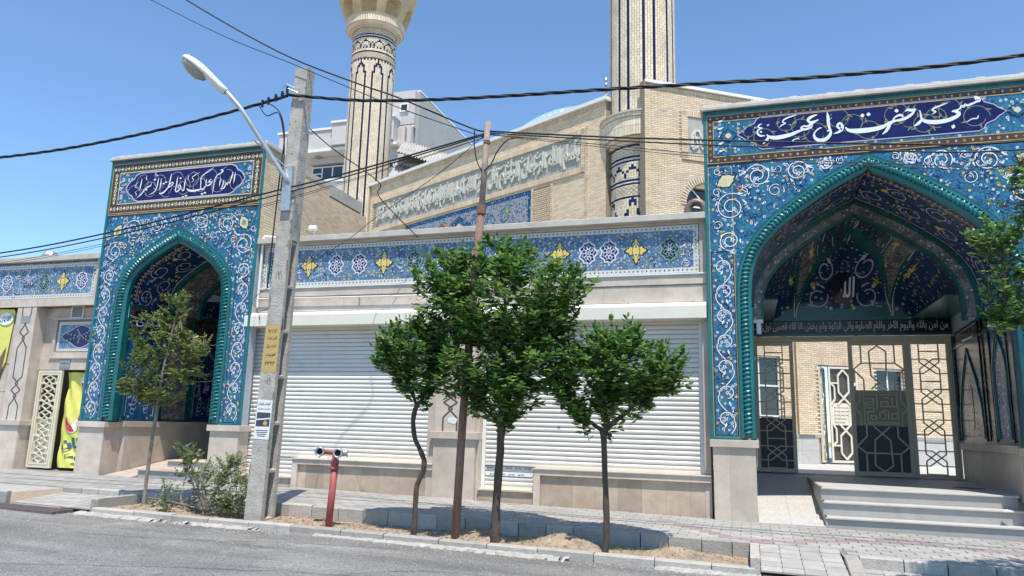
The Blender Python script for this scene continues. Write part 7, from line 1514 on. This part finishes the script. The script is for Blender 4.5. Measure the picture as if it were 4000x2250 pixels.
def head(secs, name, m, sgn0=0, sgn1=2*math.pi, dz=0, n=20):
    q = MB(); vs = []
    for (t, wd, hu, hd) in secs:
        for k in range(n+1):
            a = sgn0+(sgn1-sgn0)*k/n; c_, s = math.cos(a), math.sin(a); vs.append(A_+ax*(t*L_)+side*(wd*1.25*c_)+upv*((hu*1.1 if s > 0 else hd*1.3)*s+dz))
    m_ = len(secs); q.add(vs, [(i*(n+1)+k, i*(n+1)+k+1, (i+1)*(n+1)+k+1, (i+1)*(n+1)+k) for i in range(m_-1) for k in range(n)]); return q.build(name, m, SL, smooth=True)
head([(-.02, .04, .04, .04), (.0, .055, .05, .06), (.12, .07, .06, .07), (.30, .095, .08, .05), (.45, .14, .10, .03), (.65, .165, .11, .03), (.82, .15, .10, .03), (.94, .10, .07, .025), (1.0, .03, .02, .02), (1.005, .001, .001, .001)], 'lamp_head', lamp_m)
head([(.42, .02, .0, .02), (.46, .10, .0, .07), (.58, .135, .0, .11), (.72, .14, .0, .115), (.85, .12, .0, .09), (.94, .06, .0, .05), (.96, .001, 0, .001)], 'lens', lens_m, math.pi, 2*math.pi, -.018, 14)
q = MB(); c_ = A_+ax*(.93*L_)+upv*.09; q.tube([c_-side*.03, c_+side*.03], .03, 8); q.build('photocell', steel_m, SL)
# steel pole
TP = thing('steel_pole', (-4.12, 10.5, -1.65), 'rusty painted steel pole carrying cables between the trees', 'pole')
q = MB(); q.tube([(-4.14, 10.5, -1.75), (-4.085, 10.5, .15), (-3.97, 10.5, 2.3), (-3.90, 10.5, 3.4)], .062, 12); q.build('lower_tube', rust_m, TP, smooth=True)
q = MB(); q.tube([(-3.905, 10.5, 3.3), (-3.84, 10.5, 4.82)], .048, 12); q.build('upper_tube', mat('peeling_paint', (.36, .33, .30), .8, .2, 10, col2=(.26, .15, .11), stain=(.15, .07, .05), stscale=10, stretch=(1, 1, .5)), TP, smooth=True)
q = MB(); q.tube([(-3.905, 10.5, 3.28), (-3.90, 10.5, 3.42)], .075, 12); q.tube([(-3.855, 10.5, 4.45), (-3.85, 10.5, 4.5)], .056, 12); q.build('collar', rust_m, TP)
# hydrant
HY = thing('fire_hydrant', (-6.27, 10.55, -1.62), 'red dry riser hydrant with two open hose couplings', 'hydrant')
q = MB(); q.tube([(-6.285, 10.55, -1.7), (-6.235, 10.55, -.62)], .055, 16); q.build('riser', redp_m, HY, smooth=True)
q = MB(); q.lathe((-6.245, 10.55), [(.058, -.74), (.072, -.735), (.072, -.70), (.060, -.695), (.060, -.64), (.070, -.63), (.066, -.60), (.05, -.57), (.042, -.48)], 16); q.build('collar', redp_m, HY, smooth=True)
q = MB(); q.tube([(-6.50, 10.50, -.465), (-6.16, 10.56, -.475)], .040, 12); q.tube([(-6.235, 10.55, -.62), (-6.23, 10.55, -.47)], .046, 12); q.build('cross_tube', redp_m, HY, smooth=True)
def coupling(p, d, r, l):
    p, d = Vector(p), Vector(d).normalized(); q = MB(); a = d.cross(Vector((0, 0, 1))).normalized(); b = a.cross(d); n = 20; prof = [(.6*r, 0), (.8*r, .02), (r, .03), (r, l*.45), (.9*r, l*.5), (.9*r, l*.7), (r, l*.75), (r, l), (.78*r, l), (.68*r, l-.012), (.62*r, l-.06)]; vs = []
    for rr, t in prof:
        for k in range(n): th = 2*math.pi*k/n; vs.append(p+d*t+a*(rr*math.cos(th))+b*(rr*math.sin(th)))
    q.add(vs, [(i*n+k, i*n+(k+1) % n, (i+1)*n+(k+1) % n, (i+1)*n+k) for i in range(len(prof)-1) for k in range(n)]); o_ = q.build('hose_coupling', steel_m, HY, smooth=True)
    q = MB(); vs = [p+d*(l-.055)+a*(.63*r*math.cos(2*math.pi*k/n))+b*(.63*r*math.sin(2*math.pi*k/n)) for k in range(n)]; q.add(vs, [tuple(range(n))]); q.build('coupling_bore', dark_m, o_)
    for k in range(3):
        th = k*2.1+.4; c_ = p+d*l*.9+a*(r*math.cos(th))+b*(r*math.sin(th)); q = MB(); q.tube([c_, c_+d*.02+a*.012*math.cos(th)+b*.012*math.sin(th)], .012, 6); q.build('lug', steel_m, o_)
coupling((-6.49, 10.53, -.465), (.32, -1, 0), .074, .13); coupling((-6.18, 10.56, -.475), (.30, -1, -.02), .074, .13); coupling((-6.16, 10.58, -.475), (.9, .5, 0), .055, .10)
# ================================================================== CABLES
def cable(name, label, pts, r, tw=0, sub=6, group='overhead cables'):
    P = catmull([tuple(p) for p in pts], sub); mb = MB()
    if tw:
        for k in range(3):
            Q = []; s = 0
            for i, p in enumerate(P):
                if i: s += math.dist(p, P[i-1])
                a = s*tw+k*2.094; Q.append((p[0], p[1]+r*.9*math.cos(a), p[2]+r*.9*math.sin(a)))
            mb.tube(Q, r*.75, 5)
    else: mb.tube(P, r, 6)
    return tag(mb.build(name, cable_m, smooth=True), label, 'cable', group)
Yc = 10.42
cable('power_cable', 'thick twisted cable leaving the concrete pole towards the left edge', [(-19.5, Yc, 5.35), (-16.5, Yc, 5.16), (-14.49, Yc, 5.13), (-12.59, Yc, 5.16), (-10.47, Yc, 5.31), (-8.71, Yc, 5.52), (-7.62, Yc, 5.68)], .019, 6, 22)
cable('power_cable', 'thick twisted cable running from the concrete pole to the top right', [(-7.62, Yc, 5.70), (-6.2, Yc, 5.43), (-4.8, Yc, 5.28), (-3.43, Yc, 5.19), (-2.05, Yc, 5.12), (-.28, Yc, 5.02), (1.31, Yc, 4.93), (3.6, Yc, 4.93), (7, Yc, 5.2)], .019, 6, 20)
cable('service_cable', 'upper black cable slanting from the top edge down to the steel pole', [(-12.4, 10.5, 9.6), (-10.18, 10.5, 8.02), (-7.96, 10.5, 6.62), (-6.39, 10.5, 5.84), (-5.49, 10.5, 5.44), (-4.2, 10.5, 4.78), (-3.88, 10.5, 4.66)], .014)
cable('service_cable', 'thin black wire slanting from the top edge to the steel pole', [(-13, 10.5, 9.3), (-11.07, 10.5, 8.17), (-9.24, 10.5, 7.13), (-7.55, 10.4, 6.27), (-5.48, 10.5, 5.26), (-3.88, 10.5, 4.56)], .008)
for j, (dz, r) in enumerate(((0, .014), (-.085, .011), (-.20, .005), (-.24, .004))):
    cable('service_cable', ['topmost black cable from the steel pole past the small portal to the left edge', 'second black cable from the steel pole past the small portal to the left edge', 'thin third wire under the two cables at the left edge', 'lowest thin wire under the cables at the left edge'][j], [(-18, 10.5, 3.0+dz), (-14.07, 10.5, 3.13+dz), (-11.13, 10.5, 3.43+dz), (-8.10, 10.42, 3.86+dz), (-6.30, 10.45, 4.15+dz*.7), (-3.88, 10.5, 4.63+dz*.3)], r)
for j, (zl, r) in enumerate((([4.66, 4.37, 4.14, 3.90, 3.78], .014), ([4.63, 4.32, 4.06, 3.80, 3.67], .011), ([4.61, 4.24, 3.90, 3.62, 3.46], .006), ([4.60, 4.20, 3.86, 3.58, 3.42], .005))):
    cable('service_cable', ['topmost cable from the steel pole across the large portal title', 'second cable from the steel pole across the large portal title', 'thin upper wire of the low pair crossing the large portal face', 'thin lower wire of the low pair crossing the large portal face'][j], [(-3.82, 10.5, zl[0]), (-1.89, 10.5, zl[1]), (-.1, 10.5, zl[2]), (1.9, 10.5, zl[3]), (3.5, 10.5, zl[4]), (7, 10.5, zl[4]+.1)], r)
cable('guy_wire', 'dark wire falling from the concrete pole to the parapet behind the tree', [(-7.42, 10.7, 5.25), (-7.55, 11.9, 5.24), (-6.9, 12.6, 4.75), (-6.53*1.08, 12.96, 4.55), (-5.7*1.15, 13.84, 3.9)], .010)
cable('guy_wire', 'thin wire running from the steel pole down left to the drain pipe', [(-3.9, 10.5, 4.6), (-5.36*.95, 11.4, 4.34), (-6.55, 12.0, 3.84), (-7.27*1.05, 12.6, 3.52), (-9.05*1.1, 13.2, 2.66), (-10.5, 13.9, 2.5)], .006)
cable('hanging_loop', 'black cable loop hanging left of the steel pole top', [(-4.06, 10.48, 4.72), (-4.05, 10.46, 4.45), (-3.99, 10.45, 4.15), (-3.90, 10.45, 3.98)], .010)
cable('hanging_loop', 'black cable loop hanging right of the steel pole top', [(-3.86, 10.45, 3.98), (-3.75, 10.45, 4.08), (-3.64, 10.45, 4.30), (-3.48, 10.47, 4.47), (-3.25, 10.5, 4.50)], .010)
cable('drop_cable', 'black cable running down the left face of the concrete pole', [(-7.95, 10.35, 5.55), (-7.72, 10.38, 5.35), (-7.60, 10.40, 4.9), (-7.63, 10.41, 4.2), (-7.66, 10.41, 3.2), (-7.69, 10.42, 2.2)], .012)
cable('drop_cable', 'second black cable looping below the clamps of the concrete pole', [(-8.15, 10.36, 5.52), (-7.95, 10.33, 5.30), (-7.72, 10.36, 5.32), (-7.58, 10.40, 4.7), (-7.59, 10.42, 3.9)], .010)
cable('drop_cable', 'thin wire bundle hanging beside the shutter box near the pole', [(-9.75, 13.8, 2.95), (-9.9, 13.78, 2.7), (-10.1, 13.8, 2.45), (-10.35, 13.82, 2.38), (-10.3, 13.8, 2.2)], .008)
CI = thing('insulator_bracket', (-7.7, 10.4, 5.6), 'cluster of cable clamps left of the concrete pole top', 'cable clamp')
for (x, z) in ((-7.62, 5.78), (-7.72, 5.70), (-7.85, 5.66), (-8.0, 5.62), (-8.12, 5.58)):
    q = MB(); q.tube([(x, 10.40, z-.07), (x+.01, 10.38, z+.06)], .022, 6); q.tube([(x-.03, 10.40, z), (x+.04, 10.39, z+.02)], .014, 6); q.build('clamp', cable_m, CI)
q = MB(); q.tube([(-7.5, 10.43, 5.82), (-7.62, 10.36, 5.88), (-7.70, 10.35, 5.80)], .010, 6); q.tube([(-7.42, 10.43, 5.72), (-7.60, 10.38, 5.80)], .010, 6); q.build('clamp_bolt', steel_m, CI)
# ================================================================== TREES
def leafs(mb, p, d, l, w_, droop=.3):
    d = d.normalized(); s = d.cross(Vector((R.uniform(-.6, .6), R.uniform(-.6, .6), 1))).normalized(); n = s.cross(d)
    a = p; b1 = p+d*l*.32+s*w_*.5-n*w_*.10; b2 = p+d*l*.66+s*w_*.40-n*w_*.10; t_ = p+d*l-Vector((0, 0, l*droop*.35)); c1 = p+d*l*.32-s*w_*.5-n*w_*.10; c2 = p+d*l*.66-s*w_*.40-n*w_*.10; m1 = p+d*l*.36; m2 = p+d*l*.68
    mb.add([a, b1, b2, t_, c2, c1, m1, m2], [(0, 6, 1), (6, 7, 2, 1), (7, 3, 2), (0, 5, 6), (6, 5, 4, 7), (7, 4, 3)])
def tree(name, label, base, trunk, crown, nt, lps, llen, lm, bm, twig=.42, tr=.05, up=.5, group=None, hole=0, droop=.35, cat='tree'):
    """trunk: points (x,y,z,r); crown: ellipsoids (x,y,z,rx,ry,rz,weight)"""
    t = thing(name, base, label, cat, group); q = MB(); P = catmull([tuple(p) for p in trunk[0]], 4); P = [(p[0]+R.uniform(-.006, .006), p[1]+R.uniform(-.006, .006), p[2], p[3]*R.uniform(.93, 1.07)) for p in P]; q.tube(P, .04, 12, jit=.10); q.build('trunk', bm, t)
    for br in trunk[1:]: q = MB(); q.tube(catmull([tuple(p) for p in br], 4), .02, 7, jit=.05); q.build('limb', bm, t)
    ends = [Vector(b[-1][:3]) for b in trunk[1:]] or [Vector(trunk[0][-1][:3])]; nodes = [Vector(p[:3]) for b in trunk[1:] for p in catmull([tuple(p) for p in b], 4)[3:]]+[Vector(p[:3]) for p in P[-3:]]
    lv, tw = MB(), MB(); W = [c[6] for c in crown]
    voids = []
    for c in crown:
        for k in range(3):
            a, b_ = R.uniform(0, 6.3), R.uniform(-.8, .9); h_ = math.sqrt(1-b_*b_); voids.append((Vector((c[0]+c[3]*h_*math.cos(a)*.92, c[1]+c[4]*h_*math.sin(a)*.92, c[2]+c[5]*b_*.92)), R.uniform(.16, .34)*min(1, c[3]*1.3)))
    for i in range(nt):
        c = R.choices(crown, W)[0]
        while True:
            u = Vector((R.uniform(-1, 1), R.uniform(-1, 1), R.uniform(-1, 1)))
            if u.length < 1: break
        rr = u.length; u = u.normalized()*(rr**.5)*R.choice([1, 1, 1, 1.12]); tip = Vector((c[0]+u.x*c[3], c[1]+u.y*c[4], c[2]+u.z*c[5]))
        n0 = min(nodes, key=lambda n_: (n_-tip).length+.35*abs(n_.z-(tip.z-.3))); out = (tip-n0)
        d0 = (out.normalized()+Vector((0, 0, up))+Vector((R.uniform(-.3, .3), R.uniform(-.3, .3), R.uniform(-.2, .2)))).normalized(); L_ = twig*R.uniform(.55, 1.35); st_ = tip-d0*L_
        if nt > 300 and any((tip-v_).length < r_ for v_, r_ in voids): continue
        if R.random() < .22 and out.length > .2: tw.tube([n0, n0.lerp(st_, .5)+Vector((0, 0, .05)), st_], .006, 4, cap=False)
        bend = Vector((R.uniform(-.15, .15), R.uniform(-.15, .15), -.12)); pts = [st_+d0*(L_*k/4)+bend*((k/4)**2)*L_ for k in range(5)]; tw.tube([(p.x, p.y, p.z, .005-.0008*k) for k, p in enumerate(pts)], .004, 3, cap=False)
        nl = int(lps*R.uniform(.6, 1.2))
        for k in range(nl):
            f = (k+.6)/nl; j = min(3, int(f*4)); p = pts[j].lerp(pts[j+1], f*4-j); s = d0.cross(Vector((0, 0, 1))).normalized()*(1 if k % 2 else -1)
            dd = (d0*R.uniform(.3, .8)+s*R.uniform(.6, 1)+Vector((R.uniform(-.35, .35), R.uniform(-.35, .35), R.uniform(-.55, .25)))).normalized(); l = llen*R.uniform(.65, 1.15)*(.75 if k > nl-3 else 1); leafs(lv, p, dd, l, l*.56, droop)
        leafs(lv, pts[-1], d0, llen*.7, llen*.35, droop)
    lv.build('crown', lm, t); tw.build('twigs', bm, t); return t
YT = 10.5
tree('street_tree', 'tallest street tree, dense green crown in front of the middle pier', (-3.5, YT, -1.62),
  [[(-3.52, YT, -1.7, .075), (-3.52, YT, -1.3, .062), (-3.49, YT, -.5, .055), (-3.47, YT, .0, .06), (-3.46, YT, .35, .05)], [(-3.47, YT, -.25, .04), (-3.40, YT, .3, .035), (-3.1, YT-.1, .9, .028), (-2.8, YT, 1.5, .015)], [(-3.48, YT, .2, .04), (-3.6, YT+.1, .8, .032), (-3.9, YT, 1.5, .018), (-4.2, YT, 2.0, .01)], [(-3.46, YT, .3, .04), (-3.45, YT, 1.2, .03), (-3.5, YT+.05, 2.2, .015)], [(-3.5, YT, .1, .03), (-3.9, YT-.2, .6, .02), (-4.3, YT-.1, 1.0, .012)], [(-3.45, YT, .3, .03), (-3.2, YT+.3, 1.0, .02), (-3.0, YT+.4, 1.8, .01)]],
  [(-3.62, YT, 2.0, 1.25, .95, .75, 6), (-3.9, YT, 1.1, .95, .85, .75, 4), (-3.15, YT, 1.1, .8, .85, .75, 4), (-4.5, YT, 2.3, .6, .5, .45, 1.4), (-2.7, YT, 2.1, .55, .5, .5, 1.6), (-3.6, YT, 2.6, .8, .5, .32, 1.3), (-3.6, YT, .55, .75, .6, .38, 1.9), (-2.9, YT, 1.45, .6, .5, .5, 1.2), (-4.35, YT, 1.7, .55, .5, .5, 1.2)], 1300, 12, .145, leaf_m, bark_m, .40, group='street trees planted in the bed')
tree('street_tree', 'low round street tree in front of the right hand shutter', (-1.9, YT, -1.64),
  [[(-1.92, YT, -1.72, .052), (-1.90, YT, -1.2, .043), (-1.93, YT, -.5, .040), (-1.95, YT, -.1, .045), (-1.93, YT, .02, .05)], [(-1.95, YT, -.03, .035), (-2.2, YT, .15, .022), (-2.45, YT, .5, .012)], [(-1.93, YT, -.02, .04), (-1.78, YT, .12, .035), (-1.55, YT, .3, .025), (-1.25, YT, .7, .012)], [(-1.92, YT, .0, .03), (-1.95, YT+.1, .45, .02), (-2.0, YT+.2, .9, .012)], [(-1.9, YT, .05, .025), (-1.75, YT-.15, .5, .018), (-1.7, YT-.2, 1.0, .01)]],
  [(-1.75, YT, .98, .85, .75, .50, 5), (-2.3, YT, .75, .50, .55, .45, 2), (-1.2, YT, .95, .5, .5, .42, 2), (-1.85, YT, .45, .6, .5, .28, 1.5), (-1.7, YT, 1.45, .4, .35, .2, .7), (-2.35, YT, .35, .28, .3, .15, .4)], 640, 12, .13, leaf_m, bark_m, .34, group='street trees planted in the bed')
tree('street_tree', 'thin crooked street tree left of the steel pole', (-4.78, YT, -1.6),
  [[(-4.80, YT, -1.68, .05), (-4.80, YT, -1.3, .042), (-4.78, YT, -.9, .038), (-4.68, YT, -.62, .040), (-4.74, YT, -.42, .036), (-4.86, YT, -.2, .036), (-4.90, YT, .1, .036), (-4.84, YT, .32, .034)], [(-4.85, YT, .25, .024), (-4.93, YT, .5, .018), (-5.0, YT, .9, .01)], [(-4.84, YT, .28, .028), (-4.72, YT, .5, .022), (-4.6, YT, 1.0, .012)], [(-4.85, YT, .3, .02), (-5.1, YT, .7, .012)]],
  [(-4.95, YT, 1.25, .52, .55, .48, 4), (-5.25, YT, 1.2, .38, .42, .36, 2), (-4.7, YT, .85, .42, .45, .35, 2), (-4.95, YT, .65, .28, .3, .2, .8), (-4.75, YT, 1.55, .3, .3, .2, .6)], 360, 12, .125, leaf_m, bark_m, .30, group='street trees planted in the bed')
YY = 10.65
tree('street_tree', 'young yellowish street tree in front of the small portal', (-9.93, YY, -1.5),
  [[(-9.98, YY, -1.6, .034), (-9.97, YY, -.8, .030), (-9.93, YY, .0, .028), (-9.90, YY, .6, .024), (-9.80, YY, 1.4, .016), (-9.66, YY, 2.2, .008)], [(-9.9, YY, .6, .014), (-10.3, YY, .9, .01), (-10.6, YY, 1.4, .006)], [(-9.87, YY, .9, .014), (-9.4, YY, 1.1, .01), (-9.0, YY, 1.35, .006)], [(-9.85, YY, 1.1, .012), (-10.1, YY+.1, 1.6, .008), (-10.3, YY, 1.9, .005)], [(-9.8, YY, 1.3, .012), (-9.5, YY-.1, 1.8, .006)], [(-9.92, YY, .35, .012), (-10.3, YY, .55, .008), (-10.7, YY, .75, .005)]],
  [(-9.75, YY, 1.95, .24, .3, .38, 1.2), (-10.25, YY, 1.65, .34, .35, .32, 1.4), (-9.85, YY, 1.3, .55, .5, .38, 3), (-9.2, YY, 1.25, .38, .35, .24, 1.3), (-10.3, YY, .95, .45, .4, .35, 1.3), (-9.85, YY, .60, .5, .42, .30, 2), (-10.6, YY, .55, .28, .25, .16, .5), (-9.35, YY, .8, .4, .35, .22, 1), (-10.0, YY, .3, .28, .25, .12, .5)], 420, 13, .095, leafy_m, barkg_m, .27, up=.7, group='street trees planted in the bed')
SB = tree('shrub', 'leafy green shrub with arching shoots at the foot of the concrete pole', (-8.7, 10.75, -1.55),
  [[(-8.8, 10.75, -1.6, .03), (-8.82, 10.75, -1.3, .022), (-8.95, 10.72, -.9, .012)], [(-8.8, 10.75, -1.5, .015), (-9.1, 10.7, -1.0, .01), (-9.35, 10.7, -.45, .005)], [(-8.8, 10.75, -1.5, .015), (-8.5, 10.75, -1.0, .01), (-8.35, 10.75, -.65, .005)], [(-8.8, 10.72, -1.5, .015), (-8.3, 10.7, -1.3, .01), (-7.95, 10.7, -1.1, .005)], [(-8.8, 10.7, -1.5, .012), (-9.4, 10.65, -1.4, .01), (-9.85, 10.6, -1.35, .005)], [(-8.8, 10.7, -1.4, .012), (-9.1, 10.65, -.7, .008), (-9.0, 10.65, -.5, .004)]],
  [(-8.75, 10.75, -1.05, .55, .38, .38, 4), (-8.4, 10.75, -.8, .40, .35, .28, 2), (-9.3, 10.72, -.50, .20, .2, .14, .7), (-9.05, 10.72, -.62, .22, .2, .16, .8), (-8.1, 10.72, -1.15, .34, .3, .3, 1.6), (-9.55, 10.6, -1.40, .50, .28, .13, 1.6), (-8.5, 10.68, -1.35, .75, .3, .22, 2), (-9.3, 10.7, -1.0, .35, .3, .2, 1), (-8.2, 10.75, -.6, .16, .15, .12, .4)], 560, 11, .062, leafs_m, barkg_m, .22, up=.6, droop=.15, cat='shrub')
ET = tree('street_tree', 'street tree whose branches reach in from the right edge over the large portal', (4.3, 9.1, -1.75),
  [[(4.35, 9.1, -1.85, .09), (4.3, 9.1, -.6, .08), (4.3, 9.1, .6, .07), (4.2, 9.1, 1.2, .06)], [(4.25, 9.1, .9, .05), (3.8, 9.05, 1.6, .04), (3.3, 9.0, 2.2, .02), (2.95, 9.0, 3.0, .01)], [(4.2, 9.1, 1.1, .04), (3.7, 9.0, 1.5, .025), (3.0, 8.95, 1.8, .015), (2.5, 8.9, 2.1, .006)], [(4.2, 9.1, 1.0, .04), (3.6, 9.0, 1.15, .02), (3.0, 8.95, 1.35, .01), (2.6, 8.95, 1.3, .005)], [(4.2, 9.1, 1.2, .05), (4.4, 9.1, 2.4, .03), (4.3, 9.1, 3.6, .01)]],
  [(3.15, 9.0, 2.65, .42, .5, .55, 2.2), (3.25, 9.0, 3.25, .3, .4, .3, 1), (2.62, 8.95, 2.28, .28, .25, .14, .8), (2.72, 8.95, 1.35, .32, .25, .18, 1.0), (2.62, 8.95, 1.75, .18, .2, .14, .4), (3.0, 9.0, 1.75, .25, .3, .25, .7), (3.1, 9.0, 1.1, .22, .3, .2, .5), (4.3, 9.1, 3.0, 1.0, .9, 1.1, 4), (4.2, 9.1, 1.9, .95, .9, .6, 3), (3.5, 9.0, 2.0, .35, .4, .4, 1.2)], 700, 13, .09, leaf_m, bark_m, .34, group='street trees planted in the bed')
print('objects', len(bpy.data.objects), 'tris', sum(len(o.data.loop_triangles) if o.type == 'MESH' and (o.data.calc_loop_triangles() or True) else 0 for o in bpy.data.objects))
